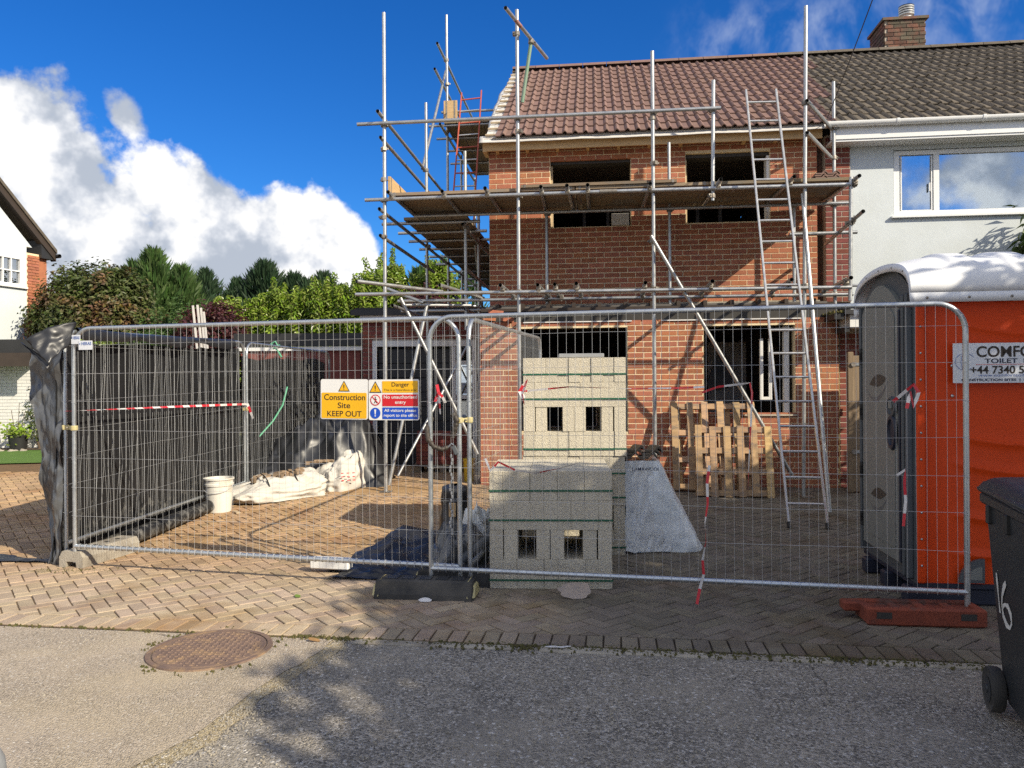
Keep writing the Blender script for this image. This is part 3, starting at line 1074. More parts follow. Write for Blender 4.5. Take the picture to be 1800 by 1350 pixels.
hbox(0.26, 4.59, -7.19, 0.41, 0.0, 0.07, fl)
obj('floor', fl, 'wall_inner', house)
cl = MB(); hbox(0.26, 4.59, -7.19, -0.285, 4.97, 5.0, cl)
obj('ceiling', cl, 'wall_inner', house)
# studs and boards seen through the openings
pt = MB(); hbox(3.35, 3.95, -1.42, -1.38, 0.08, 2.15, pt)
obj('plasterboard', pt, 'plaster', house)
for u in (1.35, 1.75, 3.25, 3.62):
    m = MB(); hbox(u, u + 0.05, -2.0, -1.9, 2.63, 4.9, m); obj('stud', m, 'wall_inner', house)
# lintels and left-over frames
for i, (a, b, c, e) in enumerate(UH):
    m = MB(); hbox(a - 0.02, b + 0.02, -0.27, -0.055, e - 0.05, e + 0.015, m); obj('lintel', m, 'steel_lintel', house)
    m = MB(); hbox(a - 0.0, a + 0.03, -0.2, -0.1, c, e - 0.06, m); obj('frame', m, 'timber_batten', house)
m = MB(); hbox(4.0, 4.04, -0.2, -0.03, 3.80, 4.74, m); obj('frame', m, 'paint_white', house)
for (a, b, c, e) in GH:
    m = MB(); hbox(a - 0.1, b + 0.1, 0.45, 0.585, e + 0.0, e + 0.012, m); obj('lintel', m, 'steel_lintel', house)
m = MB(); hbox(4.10, 4.16, 0.40, 0.50, 1.08, 2.26, m); obj('frame', m, 'paint_white', house)
m = MB(); hbox(3.92, 3.96, 0.36, 0.42, 1.3, 2.1, m); hbox(3.80, 3.84, 0.36, 0.42, 1.3, 2.1, m); hbox(3.80, 3.96, 0.36, 0.42, 1.26, 1.30, m)
obj('frame', m, 'paint_white', house)
m = MB(); hbox(3.0, 4.24, 0.36, 0.63, 1.045, 1.068, m); obj('sill', m, 'mortar_grey', house)
m = MB()                                                     # a dark coat hung in the doorway
pts = [(3.55, 2.0), (3.66, 1.85), (3.74, 1.6), (3.66, 1.42), (3.5, 1.38), (3.32, 1.47), (3.40, 1.7), (3.46, 1.85)]
m.prism([(a - 3.5, b - 1.7) for a, b in pts], H(3.5, -1.37, 1.7), HU, UP, HN, 0.04)
obj('cloth', m, 'black_plastic', house)
# the opened-up front: dark beam, deck edge and a white drip strip
m = MB(); hbox(-0.05, 4.76, 0.30, 0.60, 2.365, 2.50, m); obj('beam', m, 'steel_lintel', house)
m = MB(); hbox(-0.05, 4.76, 0.02, 0.55, 2.52, 2.56, m); obj('deck', m, 'brown_trim', house)
for i in range(13):
    u = 0.15 + i * 0.36
    m = MB(); hbox(u, u + 0.05, 0.05, 0.52, 2.565, 2.63, m); obj('joist', m, 'brown_trim', house)
for a, b in ((0.55, 2.05), (2.45, 4.3)):
    m = MB(); hbox(a, b, 0.595, 0.625, 2.348, 2.362, m); obj('drip_strip', m, 'paint_white', house)
m = MB(); hbox(0.0, 4.7, 0.004, 0.05, 2.60, 2.655, m); obj('ledge', m, 'concrete', house)
for u, z, w in ((0.03, 2.42, 0.10), (0.30, 2.40, 0.12), (0.12, 2.50, 0.09)):
    piece('brick', brick_mesh(0.215, 'brick'), house, H(u + 0.05, 0.63, z), (0.1, 0.05, HYAW + w * 6))

# ---- roof
T = 0.65
EZ, ED = 5.075, 0.30
SL = math.hypot(1, T)
SD = (HN * -1 + UP * T).normalized()                         # up the slope
SN = HU.cross(SD).normalized()                               # out of the roof
RIDGE_S = 3.85 * SL


def S(u, s, h=0.0):
    return H(u, ED, EZ) + SD * s + SN * h


def roofbox(u0, u1, s0, s1, h0, h1, mb=None):
    mb = mb or MB()
    return mb.box(S((u0 + u1) / 2, (s0 + s1) / 2, (h0 + h1) / 2), u1 - u0, s1 - s0, h1 - h0, ax=(HU, SD, SN))


def back_slope(u0, u1):
    m = MB()
    a, b = S(u0, RIDGE_S), S(u1, RIDGE_S)
    o = HN * -3.85 + UP * (-T * 3.85)
    m.add([a, b, b + o, a + o, a - UP * .05, b - UP * .05, b + o - UP * .05, a + o - UP * .05], [(0, 1, 2, 3), (7, 6, 5, 4), (3, 2, 6, 7)])
    return m


roof = obj('roof', roofbox(-0.02, 4.9, 0.02, RIDGE_S, -0.06, -0.035), 'membrane', house)
obj('back_roof', back_slope(-0.02, 4.9), 'tile_new', house)


# white underlay lapping over the unfinished verge and the eaves
def verge(a, b):
    s = 0.0 + RIDGE_S * b
    w = 0.20 * (1 - a) - 0.05 * (1 - b) * (1 - a) + 0.03 * nz(b * 7, 2.2) * (1 - a)
    bow = -0.10 * math.sin(math.pi * b) * (1 - a)
    curl = -0.05 * (1 - a) ** 2 * (1 + 0.5 * nz(b * 5, 1.1))
    return S(0.16 - w + bow + 0.03 * b, s, -0.02 + curl + 0.006 * nz(a * 4, b * 16))


obj('underlay', MB().grid(verge, 8, 60), 'membrane', house, smooth=True, sharp=None, solid=0.004)


def eav(a, b):
    u = -0.10 + 4.9 * a
    dz = -0.035 * b ** 1.3 * (1 + 0.25 * nz(u * 2.2, 4.4))
    return S(u, 0.10 - 0.13 * b, -0.025 - 0.03 * b) + UP * dz + HN * (0.02 * b + 0.012 * nz(u * 4, b * 3, 7))


obj('underlay', MB().grid(eav, 70, 6), 'membrane', house, smooth=True, sharp=None, solid=0.004)
for i in range(14):
    m = MB(); roofbox(-0.015, 0.145, i * 0.345 + 0.05, i * 0.345 + 0.09, -0.015, 0.010, m)
    if i * 0.345 + 0.1 < RIDGE_S: obj('batten', m, 'timber_batten', house)
m = MB(); hbox(0.0, 4.70, 0.19, 0.225, 4.885, 5.03, m); obj('fascia', m, 'timber_new', house)
m = MB(); hbox(-0.06, 0.0, -0.10, 0.216, 4.88, 5.03, m); obj('fascia', m, 'timber_new', house)
m = MB(); hbox(0.0, 4.7, -0.02, 0.188, 4.965, 4.98, m); obj('soffit', m, 'black_trim', house)
for i in range(11):
    u = 0.12 + i * 0.44
    m = MB(); hbox(u, u + 0.045, -0.1, 0.185, 4.895, 4.962, m); obj('rafter_end', m, 'timber_new', house)


# one interlocking tile, two rolls wide
def tile_profile():
    pts = []
    n = 16
    for i in range(n + 1):
        x = -0.149 + 0.302 * i / n
        q = ((x + 0.149) % 0.1475) / 0.1475
        h = 0.0
        if q > 0.56:
            h = 0.034 * math.sin(math.pi * (q - 0.56) / 0.44) ** 0.8
        pts.append((x, h))
    return pts


def tile_mesh(name, material):
    m = MB()
    pr = tile_profile()
    n = len(pr)
    vs = []
    for (s, tilt, drop) in ((-0.012, 0.026, -0.016), (-0.012, 0.026, 0.0), (0.0, 0.030, 0.0), (0.40, 0.002, 0.0)):
        for x, h in pr:
            vs.append((x, s, h + tilt + drop))
    fs = []
    for k in range(3):
        for i in range(n - 1):
            fs.append((k * n + i, k * n + i + 1, (k + 1) * n + i + 1, (k + 1) * n + i))
    fs.append((0, n, 2 * n, 3 * n))
    fs.append((n - 1, 4 * n - 1, 3 * n - 1, 2 * n - 1))
    m.add(vs, fs)
    return shared(name, m, material, smooth=True, sharp=0.6)


tn, to = tile_mesh('tile', 'tile_new'), tile_mesh('tile_old', 'tile_old')
RM = Matrix((HU, SD, SN)).transposed().to_euler()
NR = 13
GA = (RIDGE_S - 0.10) / NR


def tile_row(par, me, k, u0, n, jit):
    for i in range(n):
        u = u0 + 0.148 + i * 0.295
        e = RM.copy()
        o = piece('tile', me, par, S(u + random.uniform(-jit, jit), k * GA - 0.02, -0.012 + random.uniform(-jit, jit)))
        q = Matrix((HU, SD, SN)).transposed() @ Matrix.Rotation(random.uniform(-jit, jit) * 2, 3, 'Z') @ Matrix.Rotation(random.uniform(-jit, jit) * 1.5, 3, 'X')
        o.rotation_euler = q.to_euler()


def ridge_tiles(par, u0, n, material, jit):
    for i in range(n):
        m = MB()
        a, b = S(u0 + i * 0.45, RIDGE_S), S(u0 + i * 0.45 + 0.44, RIDGE_S)
        vs = []
        for p in (a, b):
            for k in range(9):
                g_ = math.pi * (0.08 + 0.84 * k / 8)
                vs.append(p + HN * (0.14 * math.cos(g_)) + UP * (0.115 * math.sin(g_) - 0.045 + random.uniform(-jit, jit) * 0.3))
        fs = [(k, k + 1, 10 + k, 9 + k) for k in range(8)] + [tuple(range(8, -1, -1)), tuple(range(9, 18))]
        m.add(vs, fs)
        obj('ridge_tile', m, material, par, smooth=True, sharp=0.9)


ROWN = []
for k in range(NR):
    n = 16 + int(round(2.0 * k / NR))
    ROWN.append(n)
    tile_row(roof, tn, k, 0.14 - 0.02 * k / NR, n, 0.0015)
ridge_tiles(roof, 0.0, 11, 'tile_new', 0.0)

# ---- the rendered house next door
wh = thing('white_house', 'white rendered house adjoining the brick one with weathered tiled roof and gutter', 'house', H(8, -3, 0))
WW = [(5.72, 8.30, 3.81, 4.74), (6.4, 8.2, 0.9, 2.1)]
obj('wall', wall_with_holes(5.13, 12.5, -0.30, 0.0, 0.0, 4.97, WW), 'render_white', wh)
ob_ = MB(); hbox(4.79, 5.128, -0.3, 0.036, 2.62, 4.97, ob_)
obw = obj('pier', ob_, 'mortar_grey', wh, label='old dark red brick strip beside the render')
lay(obw, courses(4.785, 5.128, 2.62, 4.96), 0.036, 'brick_dark', 'white', 200)
ob_ = MB(); hbox(4.82, 5.128, 0.04, 0.514, 0.0, 2.2, ob_)
obw = obj('pier', ob_, 'mortar_grey', wh, label='old brick return behind the wooden gate')
lay(obw, courses(4.82, 5.128, 0.05, 2.15), 0.514, 'brick_dark', 'white', 200)
m = MB(); hbox(4.70, 4.785, -0.3, -0.12, 0, 4.96, m); obj('joint', m, 'brick_old', wh)
m = MB(); hbox(12.2, 12.5, -7.4, -0.31, 0, 4.97, m); hbox(4.95, 12.5, -7.6, -7.41, 0, 4.97, m); obj('back_wall', m, 'render_white', wh)
m = MB(); hbox(4.95, 12.2, -7.3, -0.31, 2.45, 2.6, m); hbox(4.95, 12.2, -7.3, -0.31, 4.90, 4.96, m); hbox(5.0, 12.2, -3.2, -3.1, 2.61, 4.89, m); obj('inner_wall', m, 'plaster', wh)
wr = obj('roof', roofbox(4.92, 12.5, 0.02, RIDGE_S, -0.06, -0.035), 'black_trim', wh)
obj('back_roof', back_slope(4.92, 12.5), 'tile_old', wh)
for k in range(NR):
    u0 = 0.14 - 0.02 * k / NR + ROWN[k] * 0.295
    tile_row(wr, to, k, u0, min(20, int((10.6 - u0) / 0.295)), 0.005)
ridge_tiles(wr, 0.0 + 11 * 0.45, 13, 'tile_old', 0.01)


def hbar(name, u0, u1, prof, material, par, smooth=False):
    """extrude an outline (d, z) along the front"""
    m = MB(); n = len(prof)
    vs = [H(u0, d, z) for d, z in prof] + [H(u1, d, z) for d, z in prof]
    fs = [(i, (i + 1) % n, n + (i + 1) % n, n + i) for i in range(n)] + [tuple(range(n - 1, -1, -1)), tuple(range(n, 2 * n))]
    m.add(vs, fs)
    return obj(name, m, material, par, smooth=smooth)


gp = [(0.36 + 0.055 * math.cos(a), 5.035 + 0.055 * math.sin(a)) for a in [math.pi + math.pi * i / 10 for i in range(11)]]
gp += [(0.415, 5.045), (0.406, 5.045), (0.36, 4.99), (0.305, 5.045)]
gu = hbar('gutter', 4.70, 12.4, gp, 'upvc', wh, True)
for u in (5.62, 6.72, 7.78, 8.85):
    q = [(0.36 + 0.062 * math.cos(a), 5.035 + 0.062 * math.sin(a)) for a in [math.pi + math.pi * i / 10 for i in range(11)]] + [(0.422, 5.053), (0.298, 5.053)]
    hbar('bracket', u, u + 0.035, q, 'upvc', wh)
hbar('fascia', 4.79, 12.4, [(0.27, 4.83), (0.30, 4.83), (0.30, 5.03), (0.27, 5.03)], 'upvc', wh)
hbar('soffit', 4.80, 12.4, [(0.01, 4.80), (0.285, 4.80), (0.285, 4.828), (0.01, 4.828)], 'upvc', wh)
# the big window
wn = thing('x', None, None, (0, 0, 0))
bpy.data.objects.remove(wn)
fr = MB()
hbox(5.735, 8.285, -0.10, -0.03, 3.825, 3.885, fr); hbox(5.735, 8.285, -0.10, -0.03, 4.67, 4.73, fr)
for a in (5.735, 6.265, 8.215):
    hbox(a, a + 0.075, -0.099, -0.031, 3.886, 4.669, fr)
win = obj('window', fr, 'upvc', wh)
m = MB(); hbox(5.811, 6.264, -0.068, -0.062, 3.886, 4.669, m); obj('pane', m, 'glass', win)
m = MB(); hbox(6.341, 8.214, -0.068, -0.062, 3.886, 4.669, m); obj('pane', m, 'glass', win)
m = MB()
for a, b in ((5.83, 5.845), (6.235, 6.25)):
    hbox(a, b, -0.058, -0.040, 3.90, 4.655, m)
hbox(5.83, 6.25, -0.058, -0.040, 3.889, 3.899, m)
obj('sash', m, 'upvc', win)
m = MB(); hbox(6.20, 6.215, -0.04, -0.015, 4.15, 4.27, m); obj('handle', m, 'upvc', win)
m = MB(); hbox(5.68, 8.34, -0.06, 0.055, 3.782, 3.808, m); obj('sill', m, 'upvc', wh)
for a, b in ((5.80, 5.95), (7.55, 8.2)):
    m = MB()
    m.grid(lambda p, q, a=a, b=b: H(a + (b - a) * p, -0.28 + 0.035 * math.sin(p * (b - a) * 70), 3.80 + 0.95 * q), 60, 2)
    obj('curtain', m, 'curtain', wh, smooth=True, sharp=None)
# low lean-to porch beside the gate
m = MB(); hbox(4.80, 8.6, 0.05, 1.02, 2.20, 2.36, m); obj('porch_fascia', m, 'paint_white', wh)
m = MB(); hbox(4.72, 8.6, 0.05, 1.08, 2.362, 2.42, m); obj('porch_roof', m, 'felt', wh)
m = MB(); hbox(4.60, 4.72, 0.30, 1.05, 2.30, 2.375, m); obj('porch_gutter', m, 'black_trim', wh)
m = MB(); hbox(4.74, 4.80, 0.30, 1.0, 2.14, 2.198, m); obj('porch_trim', m, 'black_trim', wh)
m = MB()
for i in range(60):
    p = H(random.uniform(4.58, 4.75), random.uniform(0.6, 1.06), 2.40)
    m.box(p, 0.03, 0.025, 0.03, random.uniform(0, 3), taper=0.4)
tag(obj('moss', m, 'moss', wh), kind='stuff')
# chimney
ch = obj('chimney', hbox(6.98, 7.70, -4.55, -3.80, 7.0, 8.28), 'mortar_grey', wh)
lst = courses(6.97, 7.71, 7.42, 8.245, shift=0.05)
lay(ch, lst, -3.785, 'brick_old', 'white', 300)
sl = [(u - 0.37, z, ln) for u, z, ln in courses(0.0, 0.74, 7.42, 8.245)]
lay(ch, sl, 0, 'brick_old', 'white', 300, HYAW + math.pi / 2, lambda u, z: H(6.985, -4.175 + u, z))
m = MB(); hbox(6.93, 7.75, -4.60, -3.75, 8.25, 8.30, m); obj('capping', m, 'brick_old', ch)
pc = H(7.50, -4.15, 0)
m = MB(); m.lathe([(0.10, 8.28), (0.095, 8.47), (0.115, 8.48), (0.115, 8.50)], (pc.x, pc.y, 0), 24); obj('pot', m, 'paint_white', ch, smooth=True)
m = MB()
for i in range(4):
    m.lathe([(0.135, 8.48 + i * 0.045), (0.14, 8.505 + i * 0.045), (0.11, 8.515 + i * 0.045)], (pc.x, pc.y, 0), 24)
m.lathe([(0.14, 8.655), (0.10, 8.67), (0.01, 8.675)], (pc.x, pc.y, 0), 24)
obj('cowl', m, 'alu', ch, smooth=True)
# telephone wire to the eaves
tp = [H(4.72, 0.3, 5.06)]
tp.append(Vector((3.0, 4.5, 6.2)))
a, b = tp
obj('telephone_wire', MB().path([a + (b - a) * (i / 12) - UP * (0.10 * math.sin(math.pi * i / 12)) for i in range(13)], 0.006, 6), 'cable',
    label='thin black telephone wire running up from the gutter into the sky', cat='wire')

# ------------------------------------------------------------------ scaffold
sc = thing('scaffold', 'galvanised tube scaffold with timber board platforms wrapped round the brick house', 'scaffold', H(1.7, 1.35, 0))
TR = 0.0242


def tube(name, p0, p1, material='galv', par=None, r=TR):
    o = MB().tube(p0, p1, r, 12)
    return obj(name, o, material, par or sc, smooth=True, sharp=None)


def coupler(p, ax1, yaw=0.0):
    """a forged clamp with bolt and nut round a tube"""
    m = MB()
    ax = Vector(ax1).normalized()
    a = ax.orthogonal().normalized(); b = ax.cross(a)
    m.lathe([(0.034, -0.028), (0.036, -0.02), (0.036, 0.02), (0.034, 0.028)], p, 10, (a, b, ax))
    q = Vector(p) + a * 0.04 * math.cos(yaw) + b * 0.04 * math.sin(yaw)
    t = (a * math.cos(yaw) + b * math.sin(yaw))
    m.box(q, 0.035, 0.05, 0.045, ax=(t, ax.cross(t), ax))
    m.tube(q + ax.cross(t) * -0.05, q + ax.cross(t) * 0.055, 0.008, 6, caps=True)
    m.box(q + ax.cross(t) * 0.045, 0.022, 0.016, 0.022, ax=(t, ax.cross(t), ax))
    obj('coupler', m, 'coupler', sc)


def clamp_at(u, d, z, up=True):
    coupler(H(u, d, z), UP if up else HU, random.uniform(0, 6.28))


OUT = [(-1.22, 0.06, 6.43), (0.57, 0.0, 6.36), (2.30, 0.0, 5.73), (4.17, 0.08, 6.19)]
for u, lean, top in OUT:
    b = gz(H(u, 1.35).y)
    tube('standard', H(u - lean * 0.6 if u > 4 else u, 1.35, b + 0.01), H(u + lean * 0.3, 1.35, top))
    m = MB().box(H(u, 1.35, b + 0.006), 0.15, 0.15, 0.010, HYAW); obj('base_plate', m, 'coupler', sc)
    for z in (2.70, 3.945):
        clamp_at(u, 1.35, z)
    clamp_at(u, 1.35, 4.945 if u < 3.2 else 4.98)
for z, top in ((4.35, 0),):
    clamp_at(-1.22, 1.35, 4.62); clamp_at(-1.22, 1.35, 4.22); clamp_at(-1.22, 1.35, 3.46); clamp_at(-1.22, 1.35, 3.72)
    clamp_at(0.57, 1.35, 4.78); clamp_at(2.30, 1.35, 4.88); clamp_at(2.30, 1.35, 4.30)
tube('standard', H(3.04, 1.35, 3.80), H(3.06, 1.35, 5.32)); clamp_at(3.04, 1.35, 3.86); clamp_at(3.05, 1.35, 4.945)
tube('standard', H(4.69, 1.38, 2.50), H(4.71, 1.38, 4.03)); clamp_at(4.70, 1.38, 3.46)
for u, b, t in ((0.87, 2.6, 3.9), (2.60, 2.6, 4.88), (4.29, 2.6, 3.93), (4.83, 2.6, 5.62)):
    tube('standard', H(u, 0.30, b - 0.24), H(u, 0.30, t)); clamp_at(u, 0.30, 2.70); clamp_at(u, 0.30, 3.93)
# rails and ledgers along the front
tube('guard_rail', H(-1.56, 1.40, 4.95), H(3.14, 1.40, 4.95))
tube('ledger', H(-1.46, 1.40, 3.945), H(1.72, 1.40, 3.95)); tube('ledger', H(1.73, 1.40, 3.95), H(4.70, 1.40, 3.935))
m = MB().tube(H(1.62, 1.40, 3.95), H(1.84, 1.40, 3.95), 0.030, 12); obj('sleeve', m, 'coupler', sc, smooth=True)
tube('ledger', H(-1.05, 0.35, 3.945), H(5.0, 0.35, 3.94))
tube('ledger', H(-1.60, 1.40, 2.70), H(4.70, 1.40, 2.665))
tube('ledger', H(-1.30, 0.36, 2.715), H(5.05, 0.36, 2.69))
tube('ledger', H(4.10, 0.85, 3.44), H(4.95, 0.85, 3.445))
for u in (-1.10, -0.40, 0.17, 0.88, 1.21, 1.47, 2.25, 3.10, 3.97, 4.75):
    tube('transom', H(u + random.uniform(-.05, .05), 0.18, 3.99), H(u, 1.52 + random.uniform(0, .12), 3.995)); clamp_at(u, 1.40, 3.965, False)
for u in (0.36, 0.83, 1.05, 1.32, 2.18, 3.0, 3.95, 4.63):
    tube('transom', H(u + random.uniform(-.04, .10), 0.14, 2.755), H(u, 1.55 + random.uniform(0, .1), 2.755)); clamp_at(u, 1.40, 2.72, False); clamp_at(u + .03, 0.36, 2.73, False)
tube('transom', H(4.72, 0.28, 3.40), H(4.74, 1.72, 3.53)); clamp_at(4.73, 1.38, 3.50, False)
tube('guard_rail', H(4.18, 1.42, 4.985), H(4.82, 0.26, 4.985)); tube('guard_rail', H(4.18, 1.42, 4.59), H(4.82, 0.26, 4.575))
clamp_at(4.83, 0.30, 4.98); clamp_at(4.83, 0.30, 4.58)
tube('ledger', H(4.75, 1.2, 2.71), H(5.7, 1.2, 2.705), r=0.018)
# rakers and braces
tube('brace', H(4.15, 1.30, 3.86), Vector((3.57, 8.67, 0.02)))
m = MB().tube(H(4.12, 1.30, 3.55) + Vector((0, 0, 0)), H(4.12, 1.30, 3.55) * 0.82 + Vector((3.57, 8.67, 0.02)) * 0.18, 0.0249, 12)
tube('brace', H(2.26, 1.45, 3.36), H(4.06, 1.05, 0.30)); coupler(H(2.28, 1.42, 3.30), UP, 1.0)
tube('brace', H(-1.03, 1.25, 2.66), H(-0.05, 0.95, 0.55))
tube('brace', H(-0.78, 0.75, 2.62), H(-1.22, 1.20, 0.15))
tube('brace', H(-0.30, 0.0, 2.15), H(-1.15, 1.0, 0.25), r=0.019)
tube('transom', Vector((-1.92, 9.55, 2.79)), Vector((-0.95, 10.6, 2.78)))
tube('transom', Vector((-1.75, 10.9, 2.86)), Vector((-1.2, 10.55, 2.62)))
tube('transom', H(-0.45, 1.50, 2.79), H(-0.05, 0.3, 2.74))
for k in range(5):
    tube('transom', H(-1.1 + k * 0.05, 0.9 - 0.16 * k, 2.60 + 0.02 * k), H(-0.2, 0.5 - 0.2 * k, 2.62 + 0.015 * k), r=0.02)
# the tube and green strut at the head of the second pole
tube('guard_rail', Vector((-0.047, 9.3, 6.05)), Vector((0.52, 10.75, 6.05)), 'galv'); coupler(H(0.57, 1.35, 6.05), UP, 2.2)
m = MB().tube(Vector((0.07, 9.6, 6.05)), Vector((0.14, 9.78, 6.05)), 0.0252, 12); obj('sleeve', m, 'tube_red', sc, smooth=True)
tube('strut', Vector((0.285, 10.16, 6.02)), Vector((0.165, 10.3, 5.27)), 'tube_green'); coupler(Vector((0.285, 10.15, 6.02)), UP, 0.4)
# side run along the gable
for d, b, t in ((-1.25, 0.0, 6.18), (-3.1, 0.0, 8.52), (-4.6, 0.0, 6.3), (-6.4, 0.0, 6.3)):
    tube('standard', H(-1.22, d, b), H(-1.22, d, t)); clamp_at(-1.22, d, 3.80); clamp_at(-1.22, d, 5.06); clamp_at(-1.22, d, 3.46)
for d, b, t in ((0.15, 2.3, 4.92), (-1.1, 0.0, 4.4), (-3.0, 0.0, 6.3), (-5.0, 0.0, 6.3), (-7.0, 0, 6.3)):
    tube('standard', H(-0.33, d, b), H(-0.33, d, t)); clamp_at(-0.33, d, 3.80)
for u, z, d0, d1 in ((-1.24, 5.06, 1.55, -2.9), (-1.24, 4.76, 1.42, -1.7), (-1.24, 3.80, 1.50, -7.6), (-1.24, 3.46, 1.46, -1.9), (-0.33, 3.80, 0.4, -7.6), (-1.24, 2.60, 0.9, -7.6),
                   (-0.33, 2.60, 0.2, -7.6), (-0.33, 3.2, 0.1, -5.0), (-1.0, 3.1, -2.4, -6.8)):
    tube('guard_rail' if z > 4.2 else 'ledger', H(u, d0, z), H(u, d1, z))
for d in (0.25, -0.45, -1.15, -1.9, -2.7, -3.6, -4.6, -5.8, -7.0):
    tube('transom', H(-1.55 + random.uniform(-.05, .1), d, 3.865), H(-0.10, d, 3.865))
for d in (-0.6, -2.2, -4.0, -6.0):
    tube('transom', H(-1.5, d, 2.66), H(-0.12, d, 2.66))
tube('brace', H(-1.30, -3.40, 7.58), H(-1.30, -1.30, 5.10))
tube('brace', H(-1.18, -4.6, 3.8), H(-1.18, -6.2, 0.8)); tube('brace', H(-0.4, -1.2, 3.8), H(-0.4, -3.0, 1.4))
# gable lift
for d in (-2.75, -3.5, -4.3, -5.2, -6.0):
    tube('transom', H(-1.48 + random.uniform(-.1, .1), d, 6.30), H(0.0, d, 6.30))
tube('ledger', H(-1.24, -2.5, 6.25), H(-1.24, -6.4, 6.25)); tube('ledger', H(-0.33, -2.5, 6.25), H(-0.33, -6.4, 6.25))
tube('guard_rail', H(-1.25, -2.35, 7.66), H(-1.25, -6.2, 7.66)); tube('guard_rail', H(-1.30, -2.35, 7.20), H(-1.30, -5.6, 7.20))
tube('guard_rail', H(-1.3, -2.95, 6.62), H(0.05, -2.95, 6.62))
clamp_at(-1.22, -3.1, 7.66); clamp_at(-1.22, -3.1, 7.20); clamp_at(-1.22, -3.1, 6.30)


def board(p0, p1, w, t, name='board', material='board', flat=UP):
    p0, p1 = Vector(p0), Vector(p1)
    X = (p1 - p0).normalized(); Y = flat.cross(X).normalized(); Z = X.cross(Y)
    m = MB().box((p0 + p1) / 2, (p1 - p0).length, w, t, ax=(X, Y, Z))
    m2 = obj(name, m, material, sc)
    for e in (p0 + X * 0.05, p1 - X * 0.05):                 # galvanised end hoops
        h = MB().box(e, 0.03, w + 0.006, t + 0.005, ax=(X, Y, Z)); obj('end_band', h, 'coupler', m2)


for k in range(5):
    d = 0.225 + k * 0.240
    z = 4.036
    cuts = [(-1.14, 1.30), (1.315, 3.0 + 0.3 * (k % 2)), (3.015 + 0.3 * (k % 2), 4.80)]
    for a, b in cuts:
        board(H(a, d, z), H(b, d + random.uniform(-.006, .006), z + random.uniform(-.003, .003)), 0.225, 0.038)
board(H(0.6, 1.215, 4.075), H(2.6, 1.215, 4.078), 0.22, 0.036)
for k in range(4):
    u = -1.09 + k * 0.236
    for a, b in ((0.36, -2.6), (-2.61, -5.4), (-5.41, -7.6)):
        board(H(u, a, 3.912), H(u, b, 3.912), 0.225, 0.038)
    board(H(u, -2.70, 6.345), H(u, -6.3, 6.345), 0.225, 0.038)
board(H(-1.165, 1.28, 4.17), H(-1.165, 0.30, 4.17), 0.22, 0.035, 'toe_board', 'timber_new', HU)
board(H(-1.20, -2.68, 6.56), H(-0.95, -2.68, 6.56), 0.34, 0.03, 'toe_board', 'timber_new', HN)
board(H(-1.21, -2.75, 6.50), H(-1.21, -5.6, 6.50), 0.22, 0.03, 'toe_board', 'timber_new', HU)

# things on or by the scaffold
tk = thing('roof_tile_stack', 'short stack of brown roof tiles on the right end of the platform', 'tiles', H(4.52, 0.85, 4.06))
for k in range(4):
    o = piece('tile', tn, tk, H(4.50 + 0.012 * (k % 2), 1.10, 4.06 + 0.026 * k), (0.0, 0.0, HYAW + 0.02 * (k % 3)), (1.0, 0.9, 1.0))
m = MB(); hbox(1.80, 2.05, -0.14, 0.03, 3.795, 3.965, m)
obj('insulation_offcut', m, 'bag_white', label='small white wrapped bundle standing in the left upper window opening', cat='bundle')


def ladder(name, label, cat, a0, b0, a1, b1, n, material, rs, rr, feet=True, off0=0.25):
    """a0, b0 feet of the two stiles, a1, b1 their heads"""
    a0, b0, a1, b1 = map(Vector, (a0, b0, a1, b1))
    t = thing(name, label, cat, (a0 + b0) / 2)
    for p, q in ((a0, a1), (b0, b1)):
        X = (q - p).normalized(); Y = (b0 - a0).normalized(); Y = (Y - X * X.dot(Y)).normalized()
        m = MB().cbox((p + q) / 2, rs * 1.1, rs * 2.4, (q - p).length, 0.004, ax=(Y, X.cross(Y), X)); obj('stile', m, material, t)
        if feet:
            m = MB().cbox(p + X * 0.03, rs * 1.5, rs * 2.9, 0.065, 0.005, ax=(Y, X.cross(Y), X)); obj('foot', m, 'black_rubber', t)
    L_ = (a1 - a0).length
    for i in range(n):
        f = (off0 + i * (L_ - off0 - 0.18) / (n - 1)) / L_
        m = MB().tube(a0 + (a1 - a0) * f, b0 + (b1 - b0) * f, rr, 8); obj('rung', m, material if material != 'ladder_red' or i % 2 else 'alu', t, smooth=True, sharp=None)
    return t


ladder('ladder', 'long aluminium ladder leaning from the paving onto the right of the platform', 'ladder',
       (2.815, 7.845, 0.012), (3.179, 7.77, 0.012), H(3.43, 1.50, 5.12), H(3.79, 1.50, 5.11), 19, 'alu', 0.021, 0.014)
ladder('ladder', 'red painted ladder standing on the scaffold beside the gable', 'ladder',
       (-0.965, 12.35, 4.05), (-0.60, 12.35, 4.05), (-0.872, 13.9, 6.76), (-0.515, 13.9, 6.80), 10, 'ladder_red', 0.020, 0.013, False)

# ------------------------------------------------------------------ fence panels
ZT, ZB = 1.985, 0.178


